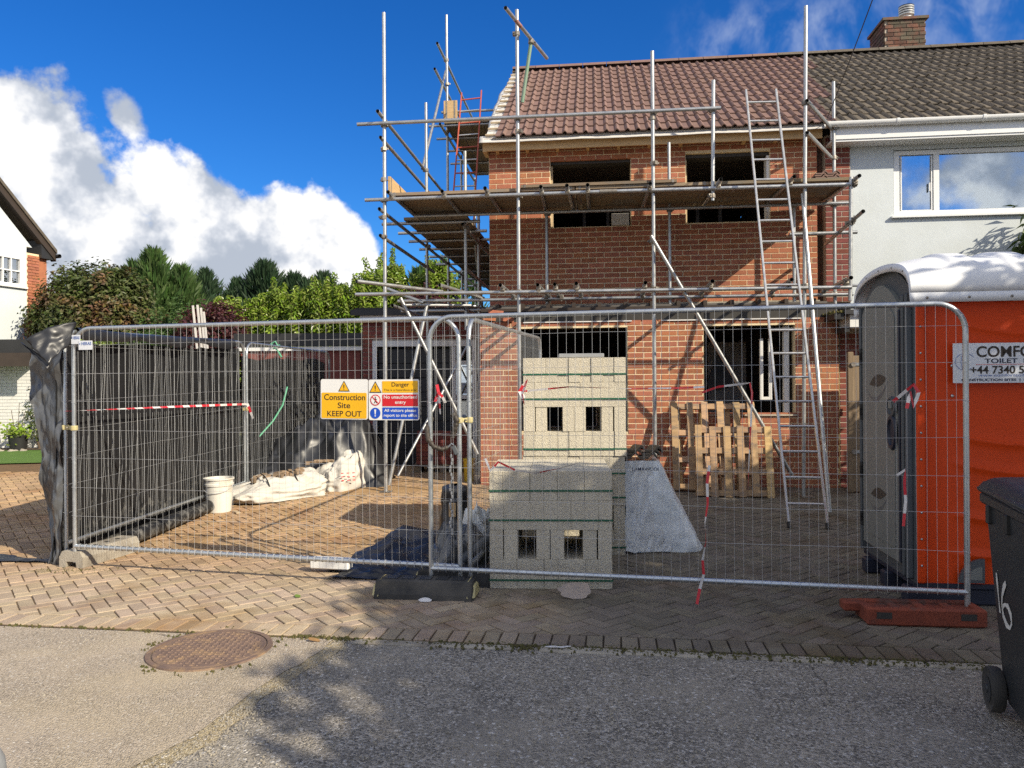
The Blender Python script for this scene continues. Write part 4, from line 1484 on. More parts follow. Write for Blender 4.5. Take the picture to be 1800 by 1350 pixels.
def panel(label, p0, p1, sheet=False, ribs=False, corner=0.17, top=ZT, bot=ZB, zoff=0.0, group='mesh fence panels round the site', seed=1):
    rnd = random.Random(seed)
    p0 = Vector((*p0, 0)); p1 = Vector((*p1, 0))
    D = (p1 - p0).normalized(); Ln = (p1 - p0).length
    Nn = Vector((D.y, -D.x, 0))
    if Nn.dot(-p0) < 0: Nn = -Nn
    t = thing('mesh_fence', label, 'fence panel', p0, group)
    g0, g1 = gz(p0.y) + zoff, gz(p1.y) + zoff
    pts = [p0 + UP * (g0 + 0.045)]
    for i in range(9):
        a = math.pi / 2 * i / 8
        pts.append(p0 + D * (corner * (1 - math.cos(a))) + UP * (g0 + top - corner + corner * math.sin(a)))
    for i in range(9):
        a = math.pi / 2 * i / 8
        pts.append(p1 - D * (corner * (1 - math.sin(a))) + UP * (g1 + top - corner + corner * math.cos(a)))
    pts.append(p1 + UP * (g1 + 0.045))
    obj('frame', MB().path(pts, 0.0175, 12, caps=True), 'galv_bright', t, smooth=True, sharp=0.9)
    obj('bottom_rail', MB().tube(p0 + D * 0.0 + UP * (g0 + bot), p1 + UP * (g1 + bot), 0.0185, 12), 'galv_bright', t, smooth=True, sharp=None)
    w = MB()
    n = int(Ln / 0.0575)
    for i in range(1, n):
        x = Ln * i / n
        e = min(x, Ln - x)
        zt = top + 0.004
        if e < corner: zt = top - corner + math.sqrt(max(0, corner ** 2 - (corner - e) ** 2))
        f = i / n
        q = p0 + D * x + Nn * 0.021
        j = 0.055 if sheet else 0.004
        a = q + UP * (g0 * (1 - f) + g1 * f + bot - 0.02)
        b = q + D * rnd.uniform(-j, j) + UP * (g0 * (1 - f) + g1 * f + zt)
        if sheet:                                             # these panels have had a hard life: their wires wander
            j = 0.022
            w.path([a] + [a + (b - a) * (q_ / 6) + D * rnd.uniform(-j, j) + Nn * rnd.uniform(-.006, .006) for q_ in range(1, 6)] + [b], 0.00105, 4)
        else:
            mid = (a + b) / 2 + D * rnd.uniform(-j, j) + Nn * rnd.uniform(-j, j)
            w.path([a, mid, b], 0.00105, 4)
        if ribs:
            w.tube(p0 + D * (x - 0.007) + UP * (g0 * (1 - f) + g1 * f + bot), p0 + D * (x + 0.007) + UP * (g0 * (1 - f) + g1 * f + bot), 0.0215, 8)
    for k in range(7):
        z = bot + 0.26 + k * 0.235
        mids = [p0 + D * (Ln * i / 6) + Nn * 0.023 + UP * ((g0 * (1 - i / 6) + g1 * i / 6) + z + rnd.uniform(-.006, .006)) for i in range(7)]
        w.path(mids, 0.00105, 4)
        for e in (p0, p1):
            w.path([e + UP * (z + g0 - 0.012) + (D * 0.021 * math.cos(g_) + Nn * 0.021 * math.sin(g_)) + UP * 0.004 * g_ for g_ in np.linspace(0, 6.28, 9)], 0.0013, 3)
    obj('wire_mesh', w, 'wire', t)
    return t, p0, D, Nn, Ln


PB = panel('mesh fence panel hung with the two warning signs', (-3.645, 6.40), (-0.385, 5.58), ribs=True, seed=2)
PA = panel('mesh fence panel standing before the stacked blocks and the toilet', (-0.590, 5.535), (2.835, 4.805), seed=3)
PC = panel('mesh fence panel turned inwards beside the tall block stack', (-0.315, 5.63), (0.335, 9.05), seed=4)
PD = panel('sheeted mesh fence panel nearest the road on the left', (-3.79, 6.52), (-3.475, 9.98), sheet=True, seed=5)
PE = panel('sheeted mesh fence panel further back behind the rubble bags', (-3.455, 10.02), (-3.20, 13.48), sheet=True, seed=6)


def swivel(name, p, q, label):
    p, q = Vector(p), Vector(q)
    t = thing(name, label, 'clamp', (p + q) / 2)
    X = (q - p).normalized()
    m = MB()
    for e in (p, q):
        m.lathe([(0.026, -0.02), (0.028, -0.012), (0.028, 0.012), (0.026, 0.02)], e, 12)
    obj('collar', m, 'cream', t)
    m = MB().box((p + q) / 2, (q - p).length, 0.022, 0.03, ax=(X, UP.cross(X), UP)); obj('plate', m, 'cream', t)
    m = MB().tube((p + q) / 2 + UP.cross(X) * -0.03, (p + q) / 2 + UP.cross(X) * 0.03, 0.007, 6, caps=True); obj('bolt', m, 'coupler', t)


swivel('fence_clamp', (-0.387, 5.58, 1.24), (-0.315, 5.63, 1.24), 'yellowed fence clamp joining the two posts right of the signs')
swivel('fence_clamp', (-3.79, 6.52, 1.16), (-3.645, 6.40, 1.16), 'rusty fence clamp joining the two posts at the left corner')
swivel('fence_clamp', (-3.475, 9.98, 1.20), (-3.455, 10.02, 1.20), 'fence clamp joining the two sheeted panels')

# feet
def rubber_foot(label, c, yaw):
    t = thing('fence_weight', label, 'fence foot', (c[0], c[1], 0), 'fence feet')
    X = Vector((math.cos(yaw), math.sin(yaw), 0)); Y = Vector((-X.y, X.x, 0))
    C = Vector((c[0], c[1], 0))
    m = MB()
    prof = [(-0.125, 0.0), (0.125, 0.0), (0.12, 0.035), (0.085, 0.115), (0.07, 0.125), (-0.07, 0.125), (-0.085, 0.115), (-0.12, 0.035)]
    n = len(prof)
    rings = [(-0.36, 0.72, 0.5), (-0.345, 0.98, 0.95), (-0.33, 1.0, 1.0), (0.33, 1.0, 1.0), (0.345, 0.98, 0.95), (0.36, 0.72, 0.5)]
    vs = [C + X * x + Y * (a * k) + UP * (h * kz) for x, k, kz in rings for a, h in prof]
    fs = [(r * n + i, r * n + (i + 1) % n, (r + 1) * n + (i + 1) % n, (r + 1) * n + i) for r in range(5) for i in range(n)]
    fs += [tuple(range(n - 1, -1, -1)), tuple(range(5 * n, 6 * n))]
    m.add(vs, fs); obj('body', m, 'black_rubber', t)
    m = MB()
    for k in range(5):
        m.box(C + X * (-0.24 + k * 0.12) + UP * 0.127, 0.085, 0.10, 0.006, ax=(X, Y, UP))
    obj('socket', m, 'black_trim', t)
    for s in (-1, 1):
        m = MB()
        e = C + X * (s * 0.315)
        m.add([e - Y * 0.128 + UP * 0.02, e - Y * 0.07 + UP * 0.129, e + X * s * 0.05 - Y * 0.06 + UP * 0.085, e + X * s * 0.052 - Y * 0.10 + UP * 0.02,
               e + Y * 0.07 + UP * 0.129, e + X * s * 0.05 + Y * 0.06 + UP * 0.085, e + X * s * 0.0525 + Y * 0.10 + UP * 0.02, e + Y * 0.128 + UP * 0.02],
              [(0, 1, 2, 3), (1, 4, 5, 2), (3, 2, 5, 6), (4, 7, 6, 5), (0, 3, 6, 7), (0, 7, 4, 1)])
        obj('reflector', m, 'cream', t, label='cream end piece')


rubber_foot('black rubber fence foot with cream ends on the shaded paving', (-0.62, 5.47), -0.13)
rubber_foot('black rubber fence foot hidden behind the front post', (-0.36, 5.80), -0.05)


def red_foot(label, c, yaw):
    t = thing('fence_weight', label, 'fence foot', (c[0], c[1], 0), 'fence feet')
    X = Vector((math.cos(yaw), math.sin(yaw), 0)); Y = Vector((-X.y, X.x, 0)); C = Vector((c[0], c[1], 0))
    m = MB()
    m.cbox(C + X * 0.03 - Y * 0.095 + UP * 0.056, 0.70, 0.045, 0.110, 0.012, ax=(X, Y, UP))
    m.cbox(C + X * 0.03 + Y * 0.095 + UP * 0.056, 0.70, 0.045, 0.110, 0.012, ax=(X, Y, UP))
    for x in (-0.295, -0.13, 0.03, 0.19, 0.355):
        m.cbox(C + X * x + UP * 0.058, 0.05, 0.15, 0.100, 0.008, ax=(X, Y, UP))
    m.box(C + X * 0.03 + UP * 0.072, 0.66, 0.14, 0.04, ax=(X, Y, UP))
    m.cbox(C - X * 0.36 + Y * 0.06 + UP * 0.080, 0.12, 0.10, 0.06, 0.01, ax=(X, Y, UP))
    obj('body', m, 'foot_red', t)
    for x in (-0.22, 0.27):
        m = MB().box(C + X * x - Y * 0.1185 + UP * 0.066, 0.09, 0.003, 0.04, ax=(X, Y, UP))
        obj('recess', m, 'black_rubber', t)


red_foot('dull red plastic fence foot in front of the orange toilet', (2.50, 4.80), -0.11)


def concrete_foot(label, c, yaw):
    t = thing('fence_weight', label, 'fence foot', (c[0], c[1], 0), 'fence feet')
    X = Vector((math.cos(yaw), math.sin(yaw), 0)); Y = Vector((-X.y, X.x, 0)); C = Vector((c[0], c[1], 0))
    m = MB()
    prof = [(-0.115, 0.0), (-0.055, 0.0), (-0.045, 0.05), (0.045, 0.05), (0.055, 0.0), (0.115, 0.0), (0.115, 0.085), (0.085, 0.135), (-0.085, 0.135), (-0.115, 0.085)]
    n = len(prof)
    vs = [C + X * x + Y * a + UP * h for x in (-0.34, 0.34) for a, h in prof]
    fs = [(i, (i + 1) % n, n + (i + 1) % n, n + i) for i in range(n)] + [tuple(range(n - 1, -1, -1)), tuple(range(n, 2 * n))]
    m.add(vs, fs); obj('body', m, 'concrete', t)
    m = MB()
    for k in (-0.2, -0.07, 0.07, 0.2):
        m.lathe([(0.024, 0.136), (0.002, 0.1365)], C + X * k, 12)
    obj('hole', m, 'black_trim', t)


concrete_foot('pale concrete fence foot at the left corner of the fence', (-3.60, 6.72), 1.35)

# ------------------------------------------------------------------ signs on the fence
def on_panel(PN, x, z, off=0.03):
    t, p0, D, Nn, Ln = PN
    return p0 + D * x + Nn * off + UP * z


def rect(c, X, Y, w, h, Z, th=0.002):
    return MB().prism([(-w / 2, -h / 2), (w / 2, -h / 2), (w / 2, h / 2), (-w / 2, h / 2)], c, X, Y, Z, th)


def rrect(w, h, r, n=5):
    pts = []
    for cx, cy, a0 in ((w / 2 - r, h / 2 - r, 0), (-w / 2 + r, h / 2 - r, 90), (-w / 2 + r, -h / 2 + r, 180), (w / 2 - r, -h / 2 + r, 270)):
        for i in range(n + 1):
            a = R(a0 + 90 * i / n); pts.append((cx + r * math.cos(a), cy + r * math.sin(a)))
    return pts


def tri(h):
    return [(-h * 0.58, 0), (h * 0.58, 0), (0, h)]


def warning(par, c, X, Y, Z, h):
    obj('triangle', MB().prism(tri(h), c, X, Y, Z, 0.001), 'sign_black', par)
    obj('triangle', MB().prism([(x * 0.80, y * 0.80 + h * 0.07) for x, y in tri(h)], c + Z * 0.001, X, Y, Z, 0.001), 'sign_yellow', par)
    m = MB().prism([(-h * .03, h * .28), (h * .03, h * .28), (h * .055, h * .62), (-h * .055, h * .62)], c + Z * 0.002, X, Y, Z, 0.0008)
    m.lathe([(h * 0.042, 0), (h * 0.04, 0.0008)], c + Y * h * 0.19 + Z * 0.002, 12, (X, Y, Z))
    obj('exclamation_mark', m, 'sign_black', par)


def disc(name, c, r, X, Y, Z, material, par, th=0.001):
    return obj(name, MB().lathe([(r, 0), (r, th)], c, 32, (X, Y, Z)), material, par)


t, p0, D, Nn, Ln = PB
FX = D; FZ = Nn
tl = Matrix.Rotation(-0.012, 3, FZ)
X1 = tl @ FX; Y1 = FZ.cross(X1)
if Y1.z < 0: Y1 = -Y1
c1 = on_panel(PB, 2.468, 1.395)
s1 = thing('warning_sign', 'yellow construction site keep out sign with white top on the fence', 'sign', c1)
obj('plate', MB().prism(rrect(0.385, 0.30, 0.015), c1, X1, Y1, FZ, 0.004), 'sign_white', s1)
F = FZ * 0.005
obj('panel', MB().prism(rrect(0.368, 0.192, 0.008), c1 + F - Y1 * 0.047, X1, Y1, FZ, 0.001), 'sign_yellow', s1)
warning(s1, c1 + F + Y1 * 0.059, X1, Y1, FZ, 0.080)
E1 = FZ * 0.0068
text('Construction', 0.062, c1 + E1 - X1 * 0.165 - Y1 * 0.006, X1, Y1, 'sign_black', s1, width=0.335, bold=0.0006)
text('Site', 0.060, c1 + E1 - X1 * 0.052 - Y1 * 0.066, X1, Y1, 'sign_black', s1, width=0.102, bold=0.0006)
text('KEEP OUT', 0.058, c1 + E1 - X1 * 0.140 - Y1 * 0.128, X1, Y1, 'sign_black', s1, width=0.280, bold=0.0006)

c2 = on_panel(PB, 2.868, 1.390, 0.031)
s2 = thing('warning_sign', 'three-part safety sign with yellow, red and blue panels on the fence', 'sign', c2)
X2, Y2 = FX, UP
obj('plate', MB().prism(rrect(0.40, 0.30, 0.015), c2, X2, Y2, FZ, 0.004), 'sign_white', s2)
for k, (mt, zc) in enumerate((('sign_yellow', 0.095), ('sign_red', -0.004), ('sign_blue', -0.099))):
    obj('panel', MB().prism(rrect(0.280, 0.086, 0.003), c2 + F + X2 * 0.050 + Y2 * zc, X2, Y2, FZ, 0.001), mt, s2)
warning(s2, c2 + F - X2 * 0.145 + Y2 * 0.053, X2, Y2, FZ, 0.085)
q = c2 + F - X2 * 0.145 - Y2 * 0.002
disc('prohibition_ring', q, 0.041, X2, Y2, FZ, 'sign_red', s2); disc('prohibition_field', q + FZ * .001, 0.0335, X2, Y2, FZ, 'sign_white', s2)
m = MB()
Q2 = q + FZ * 0.002
m.lathe([(0.0055, 0), (0.005, 0.0006)], Q2 + Y2 * 0.021, 12, (X2, Y2, FZ))
for a, b, w in (((0, .014), (0, -.003), .010), ((0, .010), (.012, .001), .005), ((0, .010), (-.012, .003), .005), ((0, -.003), (.010, -.024), .006), ((0, -.003), (-.009, -.024), .006)):
    A, B = Q2 + X2 * a[0] + Y2 * a[1], Q2 + X2 * b[0] + Y2 * b[1]
    dx = (B - A).normalized(); m.box((A + B) / 2 + FZ * .0003, (B - A).length, w, 0.0006, ax=(dx, FZ.cross(dx), FZ))
obj('walking_figure', m, 'sign_black', s2)
dg = (X2 - Y2).normalized()
obj('prohibition_bar', MB().box(q + FZ * 0.0032, 0.070, 0.007, 0.0006, ax=(dg, FZ.cross(dg), FZ)), 'sign_red', s2)
q = c2 + F - X2 * 0.147 - Y2 * 0.099
disc('mandatory_disc', q, 0.041, X2, Y2, FZ, 'sign_blue', s2)
m = MB().prism([(-.0035, -.010), (.0035, -.010), (.0075, .028), (-.0075, .028)], q + FZ * .001, X2, Y2, FZ, 0.0008)
m.lathe([(0.0052, 0), (0.005, 0.0008)], q + FZ * .001 - Y2 * 0.020, 12, (X2, Y2, FZ))
obj('exclamation_mark', m, 'sign_white', s2)
E2 = FZ * 0.0068
text('Danger', 0.044, c2 + E2 - X2 * 0.018 + Y2 * 0.098, X2, Y2, 'sign_black', s2, width=0.138, bold=0.0004)
text('This is a hazardous area', 0.023, c2 + E2 - X2 * 0.078 + Y2 * 0.065, X2, Y2, 'sign_black', s2, width=0.258, bold=-0.0001)
text('No unauthorised', 0.035, c2 + E2 - X2 * 0.080 + Y2 * 0.009, X2, Y2, 'sign_white', s2, width=0.262, bold=0.0004)
text('entry', 0.035, c2 + E2 + X2 * 0.010 - Y2 * 0.029, X2, Y2, 'sign_white', s2, width=0.085, bold=0.0004)
text('All visitors please', 0.030, c2 + E2 - X2 * 0.074 - Y2 * 0.088, X2, Y2, 'sign_white', s2, width=0.250, bold=0.0004)
text('report to site office', 0.030, c2 + E2 - X2 * 0.080 - Y2 * 0.124, X2, Y2, 'sign_white', s2, width=0.262, bold=0.0004)
# maker's plates at the left corner
for lbl, xx, zz, ww, hh, dz in (('larger blue and white maker plate wired to the left fence corner', 0.145, 1.845, 0.135, 0.075, 0.028), ('smaller maker plate tucked behind the larger one at the fence corner', 0.045, 1.895, 0.09, 0.075, 0.024)):
    c = on_panel(PB, xx, zz, dz)
    s = thing('maker_plate', lbl, 'plate', c)
    obj('plate', MB().prism(rrect(ww, hh, 0.004), c, FX, UP, FZ, 0.002), 'plate', s)
    text('HERAS', hh * 0.46, c + FZ * 0.0032 - FX * (ww * 0.30) + UP * (hh * 0.02), FX, UP, 'ink_blue', s, width=ww * 0.72, bold=0.001)
    obj('emblem', MB().prism([(-.006, 0), (0, -.008), (.006, 0), (0, .008)], c + FZ * 0.003 - FX * (ww * 0.40) + UP * hh * 0.16, FX, UP, FZ, 0.0006), 'ink_blue', s)

# ------------------------------------------------------------------ block stacks
bm_ = MB(); bm_.cbox((0, 0, 0), 0.0990, 0.438, 0.2145, 0.0016)
BLK = shared('block', bm_, 'block')


def block_pack(label, c, yaw, z0=0.0, depth=2, forks=True, slot=1, messy=0.0, seed=1):
    rnd = random.Random(seed)
    t = thing('block_stack', label, 'block stack', (c[0], c[1], z0), 'strapped packs of concrete blocks')
    X = Vector((math.cos(yaw), math.sin(yaw), 0)); Y = Vector((-X.y, X.x, 0)); C = Vector((c[0], c[1], z0))
    for layer in range(4):
        cols = [i for i in range(9)]
        xs = [(i - 4) * 0.0995 for i in cols]
        if layer == slot and forks:                          # the layer left open for the forks
            xs = [-0.398, -0.292, -0.055, 0.048, 0.285, 0.395]
        for r in range(depth):
            for x in xs:
                p = C + X * (x + rnd.uniform(-.0015, .0015)) + Y * (0.22 + 0.441 * r + rnd.uniform(-.003, .003) * (1 + messy)) + UP * (0.1075 + 0.2155 * layer)
                piece('block', BLK, t, p, (0, 0, yaw + rnd.uniform(-.003, .003)))
    for z in (0.065, 0.50, 0.715):
        m = MB()
        w, dd = 0.452, 0.441 * depth
        o = 0.006
        for a, b in (((-w, -o), (w, -o)), ((w, -o), (w, dd + o)), ((w, dd + o), (-w, dd + o)), ((-w, dd + o), (-w, -o))):
            A = C + X * a[0] + Y * a[1] + UP * z; B = C + X * b[0] + Y * b[1] + UP * z
            dx = (B - A).normalized(); m.box((A + B) / 2 + UP * rnd.uniform(-.003, .003), (B - A).length, 0.0020, 0.013, ax=(dx, UP.cross(dx), UP))
        obj('strap', m, 'strap', t)
    return t


block_pack('pack of pale concrete blocks standing lowest and nearest the fence', (0.275, 5.62), -0.055, seed=1)
block_pack('pack of pale concrete blocks carrying the topmost pack', (0.535, 6.74), -0.055, seed=2)
block_pack('topmost pack of pale concrete blocks in full sun', (0.545, 6.73), -0.055, 0.8645, slot=1, messy=1.0, seed=3)
# slips laid on the near pack
m = MB().cbox((0.62, 6.95, 1.7475), 0.40, 0.30, 0.036, 0.005, -0.03)
obj('loose_slab', m, 'grey_cap', label='thin grey slab lying on top of the topmost block pack', cat='slab')

# ------------------------------------------------------------------ pallets against the wall
def pallet(label, base, yaw, lean, w, h, nb, seed):
    rnd = random.Random(seed)
    t = thing('pallet', label, 'pallet', base, 'pallets leaning on the wall')
    X = Vector((math.cos(yaw), math.sin(yaw), 0)); B = Vector((-X.y, X.x, 0))
    Yv = (UP * math.cos(lean) + B * math.sin(lean)); Z = X.cross(Yv)           # Z faces the viewer
    C = Vector(base)
    for i in range(nb):                                       # front deck boards, upright
        x = -w / 2 + 0.05 + (w - 0.10) * i / (nb - 1)
        o = MB().cbox(C + X * (x + rnd.uniform(-.008, .008)) + Yv * (h / 2 + rnd.uniform(-.012, .012)) + Z * 0.055, 0.088 + rnd.uniform(-.006, .006), h, 0.02, 0.003, ax=(X, Yv, Z)); obj('deck_board', o, 'pallet_wood', t)
    for i in range(4):                                        # cross bearers
        y = 0.05 + (h - 0.10) * i / 3
        o = MB().cbox(C + Yv * y + Z * 0.012, w, 0.075, 0.06, 0.003, ax=(X, Yv, Z)); obj('bearer', o, 'pallet_wood', t)
    for i in range(max(3, nb - 2)):
        x = -w / 2 + 0.06 + (w - 0.12) * i / (max(3, nb - 2) - 1)
        o = MB().cbox(C + X * (x + 0.03) + Yv * (h / 2) - Z * 0.032, 0.085, h * 0.98, 0.018, 0.003, ax=(X, Yv, Z)); obj('deck_board', o, 'pallet_wood', t)


yw = HYAW
pallet('broad pallet standing behind the smaller one against the brick wall', H(3.10, 1.05, 0.085), yw, 0.28, 1.10, 1.18, 6, 3)
pallet('smaller pallet leaning in front of the broad one', H(3.28, 1.42, 0.06), yw, 0.22, 0.96, 0.90, 6, 8)

# ------------------------------------------------------------------ polythene bag with tiles on top
def bagfn(a, b):
    g_ = 2 * math.pi * a
    h = 0.80 * b
    w0 = 0.36 + 0.02 * math.sin(3 * g_)
    k = 1 - 0.50 * b ** 1.3
    sx = math.copysign(abs(math.cos(g_)) ** 0.55, math.cos(g_)); sy = math.copysign(abs(math.sin(g_)) ** 0.55, math.sin(g_))
    x = sx * w0 * k - 0.17 * b
    if sx > 0.2: x += 0.05 * (1 - b) ** 3
    y = sy * 0.30 * (1 - 0.3 * b)
    n_ = 0.05 * fbm(x * 3, y * 3 + 5, h * 2.2 + 3, 1.5) - 0.06 * abs(nz(g_ * 2.5, h * 1.2, 3))
    return Vector((1.335, 7.10, 0.0)) + Vector((x * (1 + n_ * 1.6), y * (1 + n_ * 1.6) + 0.02 * nz(x * 14, h * 9), h))


pb = thing('bagged_goods', 'greyish polythene sheet draped over a bundle beside the block stacks', 'plastic bundle', (1.335, 7.10, 0))
m = MB().grid(bagfn, 64, 40)
m.add([bagfn(i / 40, 1.0) for i in range(40)], [tuple(range(40))])
obj('cover', m, 'poly', pb, smooth=True, sharp=1.2)


def drape(a, b):
    """loose polythene thrown over the bundle, its skirt spreading on the paving to the right"""
    top = 0.80 * (1 - max(0.0, a - 0.30) / 0.70) ** 1.25
    x = 0.985 + 0.70 * a + 0.035 * nz(b * 3, a * 2, 4) * (1 - b)
    y = 6.83 + 0.16 * a - 0.10 * (1 - b) ** 2
    y -= 0.055 * abs(nz(a * 3.2 + b * 0.8, b * 1.4, 2)) + 0.035 * abs(nz(a * 8 - b * 2.5, b * 2.2, 5)) + 0.012 * nz(a * 19, b * 7, 8)
    z = 0.008 + 0.035 * abs(nz(a * 7, 1.5)) * (1 - b) + (top + 0.02 * nz(a * 9, 3)) * b
    return Vector((x, y, z))


obj('sheet', MB().grid(drape, 70, 50), 'poly_sheet', pb, smooth=True, sharp=None)
text('LAMAWOOL', 0.042, (1.04, 6.70, 0.735), Vector((1, -.02, 0)).normalized(), UP, 'ink_navy', pb, width=0.24, bold=0.0008)
rt = thing('roof_tiles', 'brown roof tiles lying on the polythene bundle', 'tiles', (1.17, 7.05, 0.80))
for k in range(3):
    piece('tile', to, rt, (1.14 + 0.03 * k, 6.93 + 0.015 * k, 0.805 + 0.028 * k), (0.04, 0.02 * k, -0.08 + 0.05 * k), (1.05, 0.9, 1.25))

# ------------------------------------------------------------------ portable toilet
TY = R(-7.5)
TX = Vector((math.cos(TY), math.sin(TY), 0)); TD = Vector((-TX.y, TX.x, 0))
TO = Vector((2.69, 5.14, 0))


def W(x, y, z):
    return TO + TX * x + TD * y + UP * z


loo = thing('portable_toilet', 'orange and grey portable toilet with white domed roof behind the fence', 'portable toilet', W(0.55, 0.55, 0))
SX, SY = 1.12, 1.08
m = MB()
for y in (0.08, 0.50, 0.92):
    m.cbox(W(SX / 2, y, 0.06), SX + 0.10, 0.11, 0.115, 0.012, ax=(TX, TD, UP))
m.box(W(SX / 2, SY / 2, 0.135), SX, SY, 0.03, ax=(TX, TD, UP))
obj('skid', m, 'loo_blue', loo)


def side_relief(a, z):
    """the moulded waves on the side wall"""
    h = 0.0
    for zc, amp, w in ((1.92, 0.10, 0.06), (1.70, 0.09, 0.055), (1.16, 0.08, 0.06), (0.98, 0.09, 0.055), (0.63, 0.07, 0.055), (0.36, 0.03, 0.05)):
        line = zc - amp * math.sin(math.pi * min(1, max(0, (a - 0.14) / 0.86)) * 0.85)
        on = min(1, max(0, (a - 0.17) / 0.12))
        q = (z - line) / w
        h += on * (0.013 * math.exp(-q * q * 3) * (1 if q < 0 else 0.55))
    return h


m = MB()
m.grid(lambda a, b: W(0.03 + a * (SX - 0.03), 0.018 - side_relief(a, 0.15 + 1.95 * b), 0.15 + 1.95 * b), 60, 220)
m.box(W(SX / 2 + 0.01, 0.045, 1.12), SX - 0.02, 0.03, 1.93, ax=(TX, TD, UP))
obj('side_panel', m, 'orange', loo, smooth=True, sharp=1.0)
m = MB()
m.box(W(SX - 0.02, SY / 2, 1.13), 0.04, SY - 0.1, 1.92, ax=(TX, TD, UP))
m.box(W(SX / 2, SY - 0.02, 1.13), SX - 0.09, 0.04, 1.92, ax=(TX, TD, UP))
obj('side_panel', m, 'orange', loo)
m = MB().cbox(W(0.035, 0.012, 1.125), 0.055, 0.055, 1.95, 0.008, ax=(TX, TD, UP)); obj('corner_strip', m, 'orange', loo)
m = MB()
for i in range(11):
    m.lathe([(0.008, 0), (0.007, 0.005), (0.003, 0.008)], W(0.032, -0.016, 0.27 + i * 0.177), 10, (TX, UP, -TD))
for z in (1.40, 1.60):
    m.lathe([(0.011, 0), (0.010, 0.007), (0.004, 0.011)], W(0.24, 0.012, z), 12, (TX, UP, -TD))
tag(obj('rivet', m, 'galv_bright', loo), kind='stuff')
m = MB()
for k in range(4):
    c = W(0.28 + k * 0.26, 0.02, 2.09)
    m.add([c + TX * (0.075 * math.cos(g_)) + UP * (0.075 * math.sin(g_)) - TD * 0.012 for g_ in np.linspace(math.pi, 2 * math.pi, 12)] + [c + TX * (0.062 * math.cos(g_)) + UP * (0.062 * math.sin(g_)) - TD * 0.003 for g_ in np.linspace(math.pi, 2 * math.pi, 12)],
          [(i, i + 1, 13 + i, 12 + i) for i in range(11)] + [tuple(range(12, 24))])
obj('boss', m, 'orange', loo, smooth=True)
# the carrying grip moulded at the foot
m = MB()
fan = [(0.16 * math.cos(g_), 0.16 * math.sin(g_)) for g_ in np.linspace(math.pi / 2, math.pi, 10)] + [(0.0, 0.0)]
m.prism(fan, W(0.42, -0.005, 0.165), TX, UP, -TD, 0.02); obj('grip', m, 'loo_dark', loo)
m = MB().prism([(x * 0.55 - 0.018, y * 0.55 + 0.02) for x, y in fan], W(0.42, -0.026, 0.165), TX, UP, -TD, 0.002); obj('grip', m, 'loo_grey', loo)
# door side: dark frame with an arched head and a grey door


def arch(y0, y1, zs, rise, n=14):
    return [(y0 + (y1 - y0) * i / n, zs + rise * math.sin(math.pi * i / n) ** 0.8) for i in range(n + 1)]


def yz_prism(poly, x0, x1):
    m = MB(); n = len(poly)
    vs = [W(x0, y, z) for y, z in poly] + [W(x1, y, z) for y, z in poly]
    fs = [tuple(range(n)), tuple(range(2 * n - 1, n - 1, -1))] + [(i, n + i, n + (i + 1) % n, (i + 1) % n) for i in range(n)]
    m.add(vs, fs); return m


fr_o = [(0.0, 0.15)] + arch(0.0, SY, 2.06, 0.255) + [(SY, 0.15)]
obj('door_frame', yz_prism(fr_o, 0.0, 0.04), 'loo_dark', loo)
m = MB()
for y in (0.05, 0.12, SY - 0.06):
    m.cbox(W(-0.018, y, 1.13), 0.05, 0.03, 1.93, 0.01, ax=(TX, TD, UP))
obj('frame_rib', m, 'loo_dark', loo)
dp = [(0.20, 0.24)] + arch(0.20, SY - 0.10, 2.02, 0.19) + [(SY - 0.10, 0.24)]
door = obj('door', yz_prism(dp, -0.030, -0.001), 'loo_grey', loo)
dp2 = [(0.26, 0.33)] + arch(0.26, SY - 0.17, 1.95, 0.15) + [(SY - 0.17, 0.33)]
obj('door_panel', yz_prism(dp2, -0.038, -0.0305), 'loo_grey', door)
m = MB().cbox(W(-0.022, 0.185, 1.12), 0.035, 0.022, 1.75, 0.006, ax=(TX, TD, UP)); obj('edge_strip', m, 'loo_blue', door)
for z in (0.42, 0.80, 1.26, 1.70):
    m = MB()
    for k in range(3):
        m.lathe([(0.014, -0.03), (0.014, 0.03)], W(-0.035, SY - 0.075, z + (k - 1) * 0.03), 8)
    obj('hinge', m, 'black_trim', door)
# leaf-shaped print above and below, and the oval handle plate


def leafpoly(s):
    up = [(-0.19 + 0.38 * i / 14, 0.055 * math.sin(math.pi * i / 14) * (1.25 - 0.6 * i / 14) + 0.05 * (i / 14 - 0.5)) for i in range(15)]
    lo = [(-0.19 + 0.38 * i / 14, -0.055 * math.sin(math.pi * i / 14) * (0.55 + 0.7 * i / 14) * 0.8 + 0.05 * (i / 14 - 0.5)) for i in range(14, -1, -1)]
    return [(x * s, y * s) for x, y in up + lo]


